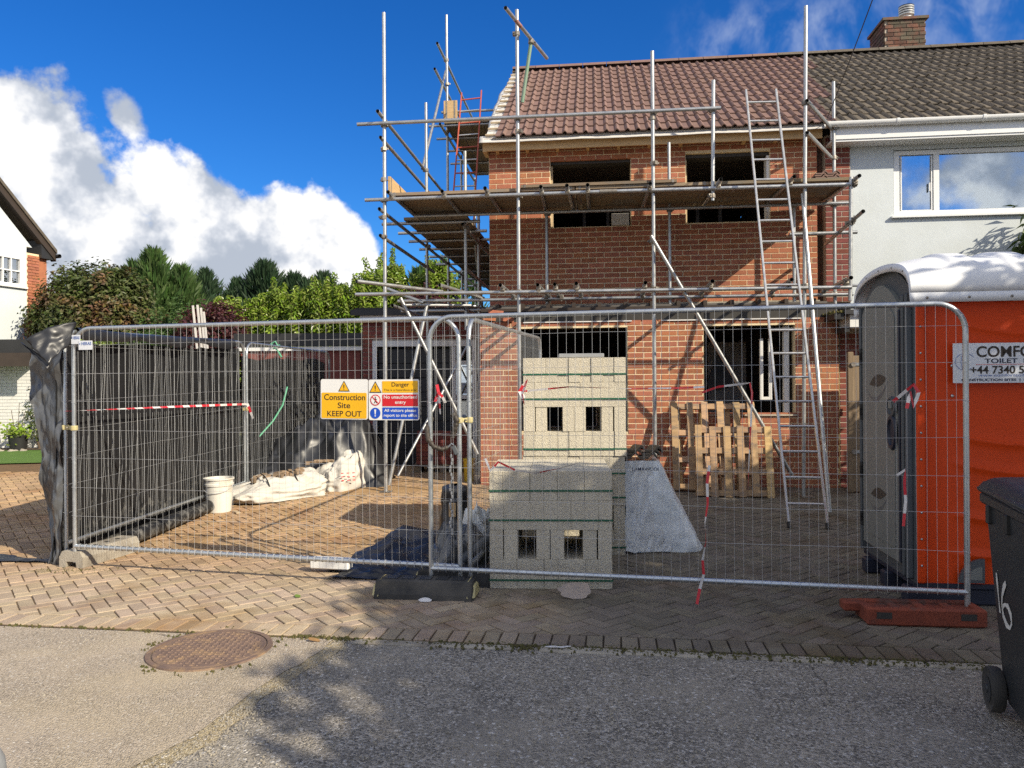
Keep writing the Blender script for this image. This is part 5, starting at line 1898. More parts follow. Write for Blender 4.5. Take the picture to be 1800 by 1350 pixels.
for z, s in ((1.50, 1.0), (0.66, 0.9)):
    m = MB().prism(leafpoly(s), W(-0.0385, 0.60, z), -TD, UP, -TX, 0.001); obj('printed_leaf', m, 'loo_print', door)
    sw_ = [(-0.21 + 0.42 * i / 12, -0.075 + 0.10 * (i / 12) ** 1.6 - 0.05 * math.sin(math.pi * i / 12)) for i in range(13)]
    sw_ += [(x, y - 0.035 * math.sin(math.pi * (1 - k / 12)) ** 0.7) for k, (x, y) in enumerate(reversed(sw_))]
    m = MB().prism([(x * s, y * s) for x, y in sw_], W(-0.0385, 0.60, z - 0.02), -TD, UP, -TX, 0.0006); obj('printed_swoosh', m, 'loo_print2', door)
for z, rz in ((1.14, 0.13), (1.32, 0.075)):
    m = MB(); m.lathe([(1.0, 0), (0.92, 0.016), (0.72, 0.018), (0.66, 0.004), (0.02, 0.002)], W(-0.039, 0.30, z), 28, (TD * 0.085, UP * rz, -TX))
    obj('handle_plate', m, 'loo_blue' if z < 1.2 else 'loo_dark', door, smooth=True, sharp=0.6)
m = MB().cbox(W(-0.055, 0.29, 1.335), 0.02, 0.05, 0.06, 0.006, ax=(TX, TD, UP)); obj('latch', m, 'loo_grey', door)


# roof: a ribbed barrel with an overhanging lip
def roof_pt(x, k, off=0.0):
    g_ = math.pi * k
    y = SY / 2 - (SY / 2 + 0.055) * math.cos(g_)
    z = 2.085 + (0.30 + off) * math.sin(g_) ** 0.72
    return W(x, y, z)


def rf(a, b):
    x = -0.045 + (SX + 0.12) * a
    rib = 0.0
    for c in (0.30, 0.58, 0.86):
        q = abs(a - c) / 0.085
        k = max(0.0, min(1.0, (1.0 - q) / 0.5))
        rib += 0.026 * k * k * (3 - 2 * k)
    s_ = math.sin(math.pi * b)
    fade = max(0.0, min(1.0, (s_ - 0.30) / 0.25))
    return roof_pt(x, b, rib * fade - 0.045 * math.exp(-(a / 0.12) ** 2) * s_)


m = MB().grid(rf, 160, 40)
n0 = len(m.v)
for b0 in (0.0, 1.0):                                        # vertical lip along both long sides
    m.grid(lambda a, b: rf(a, b0) - UP * 0.065 * b + TD * (0.0), 40, 1)
m.grid(lambda a, b: rf(0.0, a) * 1.0 - UP * (0.052 * b) + TX * 0.0, 30, 1)
m.grid(lambda a, b: rf(1.0, a) * 1.0 - UP * (0.052 * b), 30, 1)
obj('roof', m, 'loo_white', loo, smooth=True, sharp=0.9, solid=0.008)
m = MB()
for k in range(5):
    m.lathe([(0.009, 0), (0.004, 0.005)], W(0.06 + k * 0.26, -0.064, 2.05), 8, (TX, UP, -TD))
for k in (0.2, 0.35, 0.5, 0.65):
    p = rf(0.0, k); m.lathe([(0.008, 0), (0.004, 0.004)], p - UP * 0.026 - TX * 0.005, 8, (TD, UP, -TX))
tag(obj('rivet', m, 'coupler', loo), kind='stuff')
# hire notice
sgn = thing('hire_sign', 'pale blue-white hire notice with black lettering on the orange toilet', 'sign', W(0.78, -0.01, 1.6))
SC0 = W(0.228, -0.034, 1.485)
obj('plate', MB().prism([(0, 0), (0.80, 0), (0.80, 0.262), (0, 0.262)], SC0 + TD * 0.004, TX, UP, -TD, 0.004), 'plate', sgn)
Q = SC0 - TD * 0.002
text('COMFORT', 0.098, Q + TX * 0.142 + UP * 0.172, TX, UP, 'sign_black', sgn, width=0.46, bold=0.0020)
text('TOILET  HIRE', 0.042, Q + TX * 0.195 + UP * 0.130, TX, UP, 'ink_navy', sgn, width=0.36, bold=0.0008)
obj('rule', MB().box(Q + TX * 0.42 + UP * 0.121, 0.56, 0.0008, 0.0025, ax=(TX, TD, UP)), 'sign_red', sgn)
text('+44 7340 52', 0.070, Q + TX * 0.105 + UP * 0.062, TX, UP, 'sign_black', sgn, width=0.365, bold=0.0015)
text('www.comforttoileth', 0.026, Q + TX * 0.155 + UP * 0.042, TX, UP, 'ink_blue', sgn, width=0.33)
text('CONSTRUCTION SITES  |  PAR', 0.023, Q + TX * 0.050 + UP * 0.012, TX, UP, 'ink_navy', sgn, width=0.44, bold=0.0006)
m = MB()
for g0 in (0.5, 1.2):
    pts = [Q + TX * (0.075 + 0.052 * g0 * math.cos(a)) + UP * (0.14 + 0.055 * math.sin(a)) for a in np.linspace(0.6, 5.4, 14)]
    for i in range(13):
        dx = (pts[i + 1] - pts[i]).normalized(); m.box((pts[i] + pts[i + 1]) / 2, (pts[i + 1] - pts[i]).length, 0.0008, 0.003, ax=(dx, TD, dx.cross(TD)))
obj('emblem', m, 'ink_blue', sgn)

# ------------------------------------------------------------------ wheelie bin
BD = Vector((0.30, 0.954, 0)).normalized(); BR = Vector((BD.y, -BD.x, 0))          # BD towards the hinge side, BR to the right
BO = Vector((2.36, 3.16, 0))
wb = thing('wheelie_bin', 'dark grey wheelie bin with number 16 painted in white', 'bin', BO)


def B(x, y, z):
    return BO + BR * x + BD * y + UP * z


m = MB()
ring = []
for z, w, d0, d1 in ((0.06, 0.228, -0.22, 0.26), (0.10, 0.238, -0.24, 0.28), (0.80, 0.282, -0.325, 0.33), (0.93, 0.290, -0.345, 0.345)):
    r = 0.045
    poly = []
    for cx, cy, a0 in ((w - r, d1 - r, 0), (-w + r, d1 - r, 90), (-w + r, d0 + r, 180), (w - r, d0 + r, 270)):
        for i in range(5):
            a = R(a0 + 22.5 * i); poly.append(B(cx + r * math.cos(a), cy + r * math.sin(a), z))
    ring.append(poly)
n = 20
m.add([p for q in ring for p in q], [(k * n + i, k * n + (i + 1) % n, (k + 1) * n + (i + 1) % n, (k + 1) * n + i) for k in range(3) for i in range(n)] + [tuple(range(n - 1, -1, -1)), tuple(range(3 * n, 4 * n))])
body = obj('body', m, 'bin', wb, smooth=True, sharp=0.5)
m = MB().cbox(B(0, 0.0, 0.955), 0.60, 0.75, 0.055, 0.012, ax=(BR, BD, UP)); obj('rim', m, 'bin', wb)
m = MB()
for y in (-0.26, -0.02, 0.24):
    m.cbox(B(-0.290, y, 0.895), 0.03, 0.035, 0.085, 0.006, ax=(BR, BD, UP))
obj('bracket', m, 'black_trim', wb)


def lidf(a, b):
    x = -0.31 + 0.62 * a; y = -0.39 + 0.78 * b
    e = min(a, 1 - a, b, 1 - b)
    h = 0.055 * min(1, e / 0.09) ** 0.6 + 0.03 * math.sin(math.pi * b) * math.sin(math.pi * a)
    return B(x, y, 1.0 + h - 0.02 * (1 - b))


m = MB().grid(lidf, 24, 28)
m.cbox(B(0, 0, 0.995), 0.615, 0.775, 0.03, 0.01, ax=(BR, BD, UP))
obj('lid', m, 'bin', wb, smooth=True, sharp=0.8)
m = MB().tube(B(-0.24, 0.40, 0.985), B(0.24, 0.40, 0.985), 0.016, 10, caps=True); obj('handle', m, 'bin', wb, smooth=True)
for s_ in (-1, 1):
    c = B(s_ * 0.272, 0.262, 0.10)
    m = MB().lathe([(0.02, -0.026), (0.06, -0.026), (0.07, -0.02), (0.095, -0.026), (0.10, -0.015), (0.10, 0.015), (0.095, 0.026), (0.07, 0.02), (0.06, 0.026), (0.02, 0.026)], c, 28, (BD, UP, BR)); wh_ = obj('wheel', m, 'black_rubber', wb, smooth=True, sharp=0.5)
    m = MB().lathe([(0.058, -0.029), (0.052, -0.0305), (0.022, -0.031), (0.018, -0.036), (0.004, -0.037)], c, 24, (BD, UP, BR * s_ * -1 if s_ > 0 else BR)); obj('hub', m, 'bin', wh_, smooth=True, sharp=0.5)
m = MB().tube(B(-0.27, 0.262, 0.10), B(0.27, 0.262, 0.10), 0.012, 8); obj('axle', m, 'coupler', wb)


def stroke(pts, w, name):
    """brush strokes lying on the left face of the bin, points (y, z)"""
    def f(y, z):
        k = (z - 0.10) / 0.70
        return B(-0.2385 - 0.044 * k - 0.0025, y, z)
    m = MB()
    P = [f(*p) for p in pts]
    vs = []
    for i, p in enumerate(P):
        t = (P[min(i + 1, len(P) - 1)] - P[max(i - 1, 0)]).normalized()
        sd = BR.cross(t).normalized() * (w * (0.8 + 0.35 * math.sin(i * 1.7)))
        vs += [p - sd, p + sd]
    m.add(vs, [(2 * i, 2 * i + 1, 2 * i + 3, 2 * i + 2) for i in range(len(P) - 1)])
    obj(name, m, 'paint_mark', wb)


stroke([(0.208, 0.640), (0.206, 0.60), (0.204, 0.56), (0.200, 0.51), (0.196, 0.465)], 0.012, 'painted_number')
stroke([(0.075, 0.628), (0.110, 0.600), (0.145, 0.555), (0.160, 0.510), (0.150, 0.465), (0.112, 0.436), (0.066, 0.436), (0.036, 0.465), (0.040, 0.502), (0.072, 0.528), (0.115, 0.524), (0.148, 0.505)], 0.014, 'painted_number')
# grey rounded bollard by the near left corner
bo = thing('bollard', 'plain light grey rounded bollard at the near left corner', 'bollard', (-1.535, 2.12, 0))
m = MB().lathe([(0.115, 0.0), (0.115, 0.40), (0.110, 0.452), (0.092, 0.492), (0.06, 0.518), (0.025, 0.53), (0.002, 0.532)], (-1.535, 2.12, 0), 32); obj('post', m, 'grey_cap', bo, smooth=True)
m = MB().lathe([(0.15, -0.006), (0.15, 0.010), (0.118, 0.014)], (-1.535, 2.12, 0), 32, caps=False); obj('collar', m, 'concrete', bo)

# ------------------------------------------------------------------ plastic sheeting on the left fence
def at(px, py, Y):
    """the point at distance Y down the street seen at (px, py) of the survey photo"""
    u, v = px - 900.0, py - 675.0
    a, b = (u - _r * v) / 1352.0, (v + _r * u) / 1352.0
    return Vector((a * Y, Y, CAM_H - b * Y))


def gr(px, py, z=0.0):
    u, v = px - 900.0, py - 675.0
    a, b = (u - _r * v) / 1352.0, (v + _r * u) / 1352.0
    Y = (CAM_H - z) / b
    return Vector((a * Y, Y, z))


ps = thing('plastic_sheeting', 'black plastic sheeting hung along the left run of fence', 'plastic sheet', (-3.8, 6.5, 0))


def hung(PN, a0, a1, sag, seed):
    t, p0, D, Nn, Ln = PN

    def f(a, b):
        x = a0 + (a1 - a0) * a
        top = 1.93 - sag * (0.5 + 0.5 * nz(x * 0.9, seed)) - 0.05 * abs(nz(x * 2.4, seed + 3))
        z = gz((p0 + D * x).y) + 0.02 + (top - 0.02) * b
        o = -0.05 - 0.022 * (1 + nz(x * 1.2, z * 1.0, seed)) - 0.012 * nz(x * 2.6 + z * 1.5, z * 2.8, seed + 8) - 0.008 * abs(nz(x * 5 - z * 4, z * 4, seed + 2)) - (0.05 * (1 - z) ** 2 if z < 1 else 0)
        return p0 + D * x + Nn * o + UP * z
    return f


obj('sheet', MB().grid(hung(PD, -0.02, 3.49, 0.03, 1.0), 110, 50), 'dust_sheet', ps, smooth=True, sharp=None)
obj('sheet', MB().grid(hung(PE, 0.0, 3.46, 0.22, 5.0), 90, 40), 'dust_sheet', ps, smooth=True, sharp=None)
t, p0, D, Nn, Ln = PD


def fold(a, b):
    """the sheet's top edge thrown over the rail in scallops"""
    x = 0.12 + 3.0 * a
    ln = 0.05 + 0.06 * abs(math.sin(x * 2.6 + 0.5)) + 0.03 * nz(x * 3, 4)
    p = p0 + D * x + UP * (gz((p0 + D * x).y) + 2.012)
    if b < 0.35:
        return p + Nn * (-0.05 + 0.09 * b / 0.35) + UP * (0.004 - 0.06 * (1 - b / 0.35) ** 2)
    k = (b - 0.35) / 0.65
    return p + Nn * (0.04 + 0.02 * math.sin(k * 2.5) + 0.015 * nz(x * 7, k)) - UP * (ln * k)


obj('fold', MB().grid(fold, 80, 10), 'black_plastic', ps, smooth=True, sharp=None)
LEFT = [(0.0, 0.30), (0.10, 0.355), (0.25, 0.33), (0.38, 0.28), (0.50, 0.255), (0.62, 0.27), (0.74, 0.245), (0.86, 0.21), (0.94, 0.175), (1.0, 0.20)]


def flap(a, b):
    for i in range(len(LEFT) - 1):
        if LEFT[i][0] <= b <= LEFT[i + 1][0]:
            k = (b - LEFT[i][0]) / (LEFT[i + 1][0] - LEFT[i][0]); w = LEFT[i][1] * (1 - k) + LEFT[i + 1][1] * k
    z = 1.86 * (1 - b) + 0.004
    o = 0.07 * fbm(a * 1.5, z * 1.6, 3.3, 1.3, 4) + 0.03 * math.sin(a * 5 + z * 2.2) * a + 0.02 * abs(nz(a * 5 + z * 3, z * 5 - a * 3, 2))
    x = -3.80 - w * a
    return Vector((x, 6.49 + 0.16 * a - o - 0.04 * b * a, z))


obj('flap', MB().grid(flap, 34, 90), 'silver_sheet', ps, smooth=True, sharp=None)


def hood(a, b):
    A, Bq, Cq, Dq = at(46, 598, 6.22), at(134, 566, 6.42), at(120, 610, 6.34), at(86, 640, 6.16)
    p = (A * (1 - a) + Bq * a) * (1 - b) + (Dq * (1 - a) + Cq * a) * b
    return p - Vector((0, 1, 0)) * (0.06 * math.sin(math.pi * a) * (1 - b) + 0.03 * nz(a * 4, b * 4)) + UP * 0.02 * math.sin(math.pi * a)


obj('hood', MB().grid(hood, 20, 14), 'black_plastic', ps, smooth=True, sharp=None, solid=0.004)


def lap(a, b):
    A, Dq, E_ = at(36, 602, 6.24), at(86, 632, 6.17), at(83, 650, 6.17)
    p = A * (1 - a) + (Dq * (1 - b) + E_ * b) * a
    return p + Vector((0, 0.02 * math.sin(math.pi * b), 0))


obj('hood', MB().grid(lap, 12, 6), 'black_plastic', ps, smooth=True, sharp=None, solid=0.003)


def skirt(a, b):
    x = -5.0 + 1.12 * a + 0.06 * nz(b * 3, a * 4, 1)
    y = 6.55 + 0.10 * (1 - a) + 0.26 * b * (0.6 + 0.4 * math.sin(a * 5))
    return Vector((x, y, 0.012 + 0.016 * abs(nz(x * 6, y * 14, 2)) + 0.012 * math.sin(math.pi * b)))


obj('skirt', MB().grid(skirt, 50, 20), 'black_plastic', ps, smooth=True, sharp=None)
m = MB().path([Vector((-3.60 + 0.10 * k / 8 * 1.3, 7.15 + 1.95 * k / 8, 0.085 + gz(7.15 + 1.95 * k / 8))) for k in range(9)], 0.07, 14, caps=True)
for k in range(3):
    m.path([Vector((-3.62 + 0.02 * k, 7.2, 0.09)), Vector((-3.49 + 0.02 * k, 9.0, 0.12))], 0.06 - 0.006 * k, 10, caps=True)
obj('sheet_roll', m, 'dust_sheet', label='dusty roll of black plastic lying along the foot of the sheeted fence', cat='plastic roll', smooth=True)

# ------------------------------------------------------------------ rubble bags and heap
def blob(c, rx, ry, rz, yaw, seed, amp=0.12, flat=0.55, nu=56, nv=26, skew=0.0):
    c = Vector(c)
    X = Vector((math.cos(yaw), math.sin(yaw), 0)); Y = Vector((-X.y, X.x, 0))

    def f(a, b):
        g_ = 2 * math.pi * a; e = math.pi / 2 * b
        cx, cy = math.cos(g_), math.sin(g_)
        sx = math.copysign(abs(cx) ** 0.7, cx); sy = math.copysign(abs(cy) ** 0.7, cy)
        k = math.cos(e) ** flat
        n_ = 1 + amp * fbm(sx * 1.3, sy * 1.3, seed + b * 1.7, 1.0) + 0.35 * amp * nz(g_ * 4, b * 9, seed) - 0.55 * amp * abs(nz(cx * 3 + b * 2, cy * 3 - b * 3, seed + 5))
        x, y, z = rx * sx * k * n_, ry * sy * k * n_, rz * math.sin(e) * (1 + amp * 1.2 * fbm(sx * k * 1.8, sy * k * 1.8, seed + 7))
        z *= 1 + skew * sx * k
        z -= 0.10 * rz * abs(nz(sx * k * 4, sy * k * 4, seed + 9)) * math.sin(e)
        return c + X * x + Y * y + UP * max(0.0, z)
    return MB().grid(f, nu, nv)


g1 = gz(9.9)
rb = thing('rubble_bag', 'low slumped white builders bag of rubble behind the bucket', 'rubble bag', (-3.05, 9.85, g1), 'white rubble bags')
obj('bag', blob((-3.02, 9.88, g1), 0.66, 0.38, 0.27, 0.78, 2.0, 0.22, 0.42, 90, 40, skew=0.25), 'bag_white', rb, smooth=True, sharp=None)
m = MB()
for i in range(46):
    a = random.gauss(0, 0.20); b_ = random.gauss(0, 0.10)
    m.cbox(Vector((-2.98 + a * .71 - b_ * .7, 9.92 + a * .7 + b_ * .7, g1 + 0.285 + 0.08 * a - 0.22 * b_ * b_)), random.uniform(.03, .10), random.uniform(.03, .08), random.uniform(.02, .06), 0.004, random.uniform(0, 3))
tag(obj('rubble', m, 'rubble', rb), kind='stuff')
m = MB()
for i, s_ in enumerate((-0.28, 0.12)):
    m.path([Vector((-2.98 + s_ * .7 + 0.30 * math.cos(k) * .7, 9.90 + s_ * .7 - 0.30 * math.cos(k) * .75 - 0.02, g1 + 0.02 + 0.30 * math.sin(k))) for k in np.linspace(0.05, 1.5, 10)], 0.008, 6)
obj('handle_loop', m, 'cable', rb)
rb2 = thing('rubble_bag', 'upright white builders bag with red print at the end of the rubble', 'rubble bag', (-2.35, 10.62, g1), 'white rubble bags')
obj('bag', blob((-2.40, 10.60, g1), 0.36, 0.32, 0.46, 0.78, 6.0, 0.22, 0.42, 90, 40, skew=0.45), 'bag_white', rb2, smooth=True, sharp=None)
m = MB()
for i in range(24):
    a = random.gauss(0, 0.14)
    m.cbox(Vector((-2.60 + a * .6, 10.45 + a * .5, g1 + 0.40 - 0.2 * a * a)), random.uniform(.03, .12), random.uniform(.03, .08), random.uniform(.02, .05), 0.004, random.uniform(0, 3))
tag(obj('rubble', m, 'rubble', rb2), kind='stuff')
m = MB()
rg = random.Random(4)
for k in range(9):
    p = Vector((-2.26 + 0.02 * (k % 3), 10.235 - 0.006 * k, g1 + 0.16 + 0.05 * (k // 3)))
    m.box(p + Vector((0.05 * (k % 3), 0.03 * (k % 3), 0)), 0.035, 0.004, 0.012, 0.5)
obj('print', m, 'tape_red', rb2)
tarp = thing('tarpaulin_heap', 'crumpled black tarpaulin heaped behind the white rubble bags', 'tarpaulin', (-2.9, 11.2, 0.1))
PR = [(0.0, 0.45), (0.12, 0.66), (0.28, 0.90), (0.48, 1.10), (0.66, 1.20), (0.80, 1.05), (0.92, 0.62), (1.0, 0.12)]


def tarpf(a, b):
    for i in range(len(PR) - 1):
        if PR[i][0] <= a <= PR[i + 1][0]:
            k = (a - PR[i][0]) / (PR[i + 1][0] - PR[i][0]); h = PR[i][1] * (1 - k) + PR[i + 1][1] * k
    x = -3.62 + 1.85 * a
    y = 10.35 + 1.15 * b + 0.25 * a
    r_ = math.sin(math.pi * min(1, b * 1.02)) ** 0.6
    fo = abs(nz(a * 6 + b * 2, b * 3 - a * 2, 3)) * 0.16 + 0.05 * nz(a * 17, b * 15, 1)
    return Vector((x + 0.05 * nz(a * 8, b * 8, 2), y + 0.07 * nz(a * 7, b * 6, 9), gz(y) + max(0.0, h * r_ * (0.86 + 0.3 * nz(a * 3, b * 3, 6)) - fo)))


obj('sheet', MB().grid(tarpf, 90, 60), 'black_plastic', tarp, smooth=True, sharp=None)
# bucket
bk = thing('bucket', 'white plastic bucket beside the slumped rubble bag', 'bucket', (-3.42, 8.95, gz(8.95)))
c = Vector((-3.42, 8.95, gz(8.95)))
m = MB().lathe([(0.135, 0.0), (0.138, 0.01), (0.155, 0.30), (0.165, 0.305), (0.165, 0.33), (0.158, 0.335), (0.160, 0.37), (0.172, 0.375), (0.172, 0.392), (0.150, 0.392), (0.146, 0.37), (0.128, 0.03), (0.01, 0.03)], c, 40, caps=False)
obj('body', m, 'bucket', bk, smooth=True, sharp=0.5)
m = MB().path([c + Vector((0.17 * math.cos(a), -0.17 * abs(math.sin(a)) * 0.95 - 0.0, 0.315 - 0.09 * math.sin(a))) for a in np.linspace(0, math.pi, 16)], 0.004, 6)
obj('handle', m, 'wire', bk)
jr = thing('jar', 'small clear plastic tub at the foot of the bucket', 'tub', (-3.53, 8.72, 0.04))
m = MB().lathe([(0.055, 0.0), (0.06, 0.01), (0.055, 0.09), (0.045, 0.10), (0.045, 0.115)], Vector((-3.53, 8.72, gz(8.72) + 0.005)), 20); obj('tub', m, 'poly_sheet', jr, smooth=True)
m = MB().cbox(gr(416, 901, 0.04) + UP * 0.005, 0.05, 0.16, 0.018, 0.003, 0.6)
obj('wood_offcut', m, 'timber_batten', label='small wood offcut on the paving beside the bucket', cat='offcut')

# ------------------------------------------------------------------ litter behind the fence, left of the blocks
def ground_sheet(label, poly, zamp, seed, material='black_plastic', n=34, z0=0.012):
    """poly: four corners (x, y)"""
    P = [Vector((x, y, 0)) for x, y in poly]

    def f(a, b):
        p = (P[0] * (1 - a) + P[1] * a) * (1 - b) + (P[3] * (1 - a) + P[2] * a) * b
        e = min(a, 1 - a, b, 1 - b)
        q = Vector((0.05 * nz(p.x * 3, p.y * 3, seed), 0.05 * nz(p.x * 3, p.y * 3, seed + 4), 0))
        return p + q + UP * (gz(p.y) + z0 + zamp * abs(fbm(p.x * 2.2, p.y * 4.5, seed)) * (0.4 + min(1, e * 6)))
    obj('plastic_sheet', MB().grid(f, n, n), material, label=label, cat='plastic sheet', smooth=True, sharp=None)


ground_sheet('black plastic sheet spread flat on the paving behind the signs', [(-1.50, 6.15), (-0.60, 5.95), (-0.50, 7.7), (-1.15, 8.0)], 0.05, 2.0, n=50)
ground_sheet('wrinkled black plastic underlay poking out below the front fence rail', [(-1.45, 5.95), (-0.55, 5.72), (-0.30, 6.1), (-1.25, 6.25)], 0.07, 7.0)
m = MB().cbox(Vector((-1.46, 6.17, 0.075)), 0.33, 0.09, 0.085, 0.008, -0.22)
obj('timber_box', m, 'paint_white', label='short white painted timber lying under the left fence panel', cat='timber')
bb = thing('rubbish_sack', 'black rubbish sack standing behind the two fence posts', 'sack', (-0.50, 6.75, 0))
c = Vector((-0.50, 6.78, 0))
m = MB().grid(lambda a, b: c + Vector(((0.17 - 0.05 * b) * math.cos(6.283 * a) * (1.0 if b < 0.96 else 0.3), 0.16 * math.sin(6.283 * a) * (1.0 if b < 0.96 else 0.3), 0.62 * b)) * (1 + 0.0) + Vector((0.03 * nz(a * 8, b * 5, 3), 0.03 * nz(a * 8, b * 5, 5), 0.02 * nz(a * 6, 9))), 40, 24)
obj('sack', m, 'black_plastic', bb, smooth=True, sharp=None)
m = MB().cbox(c + Vector((-0.02, -0.17, 0.42)), 0.06, 0.02, 0.12, 0.005, 0.2); obj('offcut', m, 'timber_new', bb)
cb = thing('plastic_bag', 'crumpled clear plastic bag between the fence posts and the blocks', 'plastic bag', (-0.42, 6.12, 0))
obj('bag', blob((-0.45, 6.15, 0.0), 0.24, 0.20, 0.34, 0.2, 3.3, 0.45, 0.5), 'silver_sheet', cb, smooth=True, sharp=None)
obj('bag', blob((-0.26, 6.28, 0.10), 0.14, 0.14, 0.34, 0.6, 8.3, 0.5, 0.5), 'poly', cb, smooth=True, sharp=None)
m = MB().path([Vector((-0.40, 6.02, 0.12)), Vector((-0.17, 6.12, 0.30))], 0.045, 12, caps=True)
obj('grey_pipe', m, 'loo_dark', label='short dark grey pipe leaning on the clear plastic bag', cat='pipe', smooth=True)
m = MB()
for i in range(60):
    p = Vector((-0.20 + random.gauss(0, .07), 6.45 + random.gauss(0, .08), 0.36 + random.gauss(0, .05)))
    q = p + Vector((random.gauss(0, .07), random.gauss(0, .07), random.gauss(0, .04)))
    m.path([p, (p + q) / 2 + UP * 0.02, q], 0.004, 4)
obj('strapping_tangle', m, 'strap', label='tangle of green plastic strapping beside the block stack', cat='strapping', kind='stuff')

# torn paper and litter in front of the blocks
def scrap(label, c, rx, ry, tilt, seed, material, cat='litter'):
    c = Vector(c); n = 22
    pts = []
    for i in range(n):
        g_ = 6.283 * i / n
        q = 1 + 0.30 * nz(math.cos(g_) * 2, math.sin(g_) * 2, seed) + 0.16 * nz(math.cos(g_) * 7, math.sin(g_) * 7, seed)
        pts.append((rx * q * math.cos(g_), ry * q * math.sin(g_)))
    m = MB()
    vs = []
    for k, s_ in enumerate((0.0, 0.5, 1.0)):
        for x, y in (pts if k else [(0, 0)]):
            x, y = x * s_, y * s_
            vs.append(c + Vector((x, y * math.cos(tilt), max(0.004, ry * math.sin(tilt) + y * math.sin(tilt)) + 0.012 * nz(x * 12, y * 12, seed))))
    fs = [(0, 1 + i, 1 + (i + 1) % n) for i in range(n)] + [(1 + i, 1 + n + i, 1 + n + (i + 1) % n, 1 + (i + 1) % n) for i in range(n)]
    m.add(vs, fs)
    obj('scrap', m, material, label=label, cat=cat, solid=0.003)


mat('paper', (0.46, 0.38, 0.32), (0.38, 0.32, 0.28), 12, 0.95, bump=0.4, bscale=40)
mat('dead_leaf', (0.30, 0.17, 0.07), (0.20, 0.12, 0.05), 20, 0.9)
mat('green_leaf', (0.13, 0.20, 0.03), (0.10, 0.16, 0.03), 20, 0.6)
scrap('torn brown paper sack scrap leaning at the foot of the near block pack', gr(1010, 1051) + UP * 0.0, 0.115, 0.062, 0.95, 1.0, 'paper', 'paper')
scrap('small pale paper scrap on the paving by the black rubber foot', gr(747, 1057) + UP * 0.002, 0.045, 0.025, 0.3, 4.0, 'tape_white', 'paper')
scrap('flat white paper scrap on the moss at the road edge', gr(982, 1138), 0.07, 0.02, 0.1, 6.0, 'tape_white', 'paper')
scrap('lone green leaf on the sunlit paving left of the black foot', gr(523, 1050), 0.022, 0.018, 0.5, 8.0, 'green_leaf', 'leaf')
scrap('curled brown leaf at the corner of the tarmac near the manhole', gr(552, 1126), 0.035, 0.014, 0.4, 9.0, 'dead_leaf', 'leaf')
scrap('pale curled leaf in front of the concrete foot', gr(150, 977), 0.035, 0.022, 0.6, 2.0, 'paper', 'leaf')
scrap('pale leaf caught under the concrete foot', gr(118, 982), 0.05, 0.014, 0.3, 3.0, 'paper', 'leaf')
scrap('brown timber splinter on the paving near the wooden gate', gr(1492, 876), 0.10, 0.02, 0.1, 5.0, 'timber_new', 'splinter')
gs = MB()
rg = random.Random(12)
for i in range(5200):                                        # loose chippings on the worn road and along its edges
    if i < 2600:
        x = rg.uniform(-1.1, 3.0); y = rg.uniform(2.3, kerb_y(x) - 0.10)
        if nz(x * 1.1, y * 1.1, 4) < -0.02: continue
    elif i < 4000:
        k = rg.random(); j = min(len(eg) - 1, int(k * len(eg))); x = eg[j][0] + abs(rg.gauss(0, .10)) + 0.02; y = eg[j][1] + rg.uniform(-.05, .05)
    else:
        x = rg.uniform(-3.2, -1.0); y = rg.uniform(2.6, kerb_y(x) - 0.06)
        if nz(x * 2.3, y * 2.3, 9) < 0.15: continue
    r_ = rg.uniform(0.0018, 0.0050)
    gs.box((x, y, -0.009 + r_ * 0.5 + (0.004 if i >= 4000 else 0)), r_ * 2, r_ * 1.6, r_ * 1.5, rg.uniform(0, 3), taper=0.6)
obj('gravel', gs, 'concrete', label='loose pale chippings scattered over the worn road', cat='gravel', kind='stuff')

# ------------------------------------------------------------------ barrier tape
def tape(label, pts, w=0.045, step=0.16, twist=0.0, vertical=True, phase=0, par=None):
    P = [Vector(p) for p in pts]
    fine = []
    for i in range(len(P) - 1):
        n = max(1, int((P[i + 1] - P[i]).length / 0.035))
        fine += [P[i] + (P[i + 1] - P[i]) * (k / n) for k in range(n)]
    fine.append(P[-1])
    m = MB(); s = 0.0; vs = []
    for i, p in enumerate(fine):
        t = (fine[min(i + 1, len(fine) - 1)] - fine[max(i - 1, 0)]).normalized()
        side = t.cross(Vector((0, -1, 0)))
        if side.length < 0.1: side = Vector((1, 0, 0))
        side.normalize()
        out = t.cross(side)
        a = twist * i * 0.35 + 0.25 * nz(i * 0.3, phase)
        e = (side * math.cos(a) + out * math.sin(a)) * (w / 2)
        vs.append((p - e, p + e))
    for i in range(len(fine) - 1):
        s += (fine[i + 1] - fine[i]).length
        m.cur = int((s + phase * 0.07) / step) % 2
        m.add([vs[i][0], vs[i][1], vs[i + 1][1], vs[i + 1][0]], [(0, 1, 2, 3)])
    obj('barrier_tape', m, ['tape_red', 'tape_white'], label=label, cat='tape', group='red and white barrier tapes', smooth=True, sharp=None)


tape('red and white tape stretched along the sheeted fence', [(-3.72, 6.40, 1.30), (-3.58, 8.2, 1.285), (-3.435, 9.95, 1.265)], 0.026, 0.15, 0.05)
tape('loose tape end hanging from the post between the sheeted panels', [(-3.42, 9.93, 1.27), (-3.38, 9.9, 1.20), (-3.33, 9.88, 1.08)], 0.035, 0.1, 0.2, phase=2)
A_ = lambda px, py, off=0.03: at(px, py, 5.535 - 0.2132 * 0) if False else None


def onA(px, py, off=-0.03):
    """point on the plane of the right-hand fence panel, off metres in front of it"""
    t, p0, D, Nn, Ln = PA
    d0 = at(px, py, 1.0) - Vector((0, 0, CAM_H))
    k = ((p0 + Nn * off).dot(Nn)) / (Vector((d0.x, d0.y, 0)).dot(Nn))
    return Vector((0, 0, CAM_H)) + d0 * k


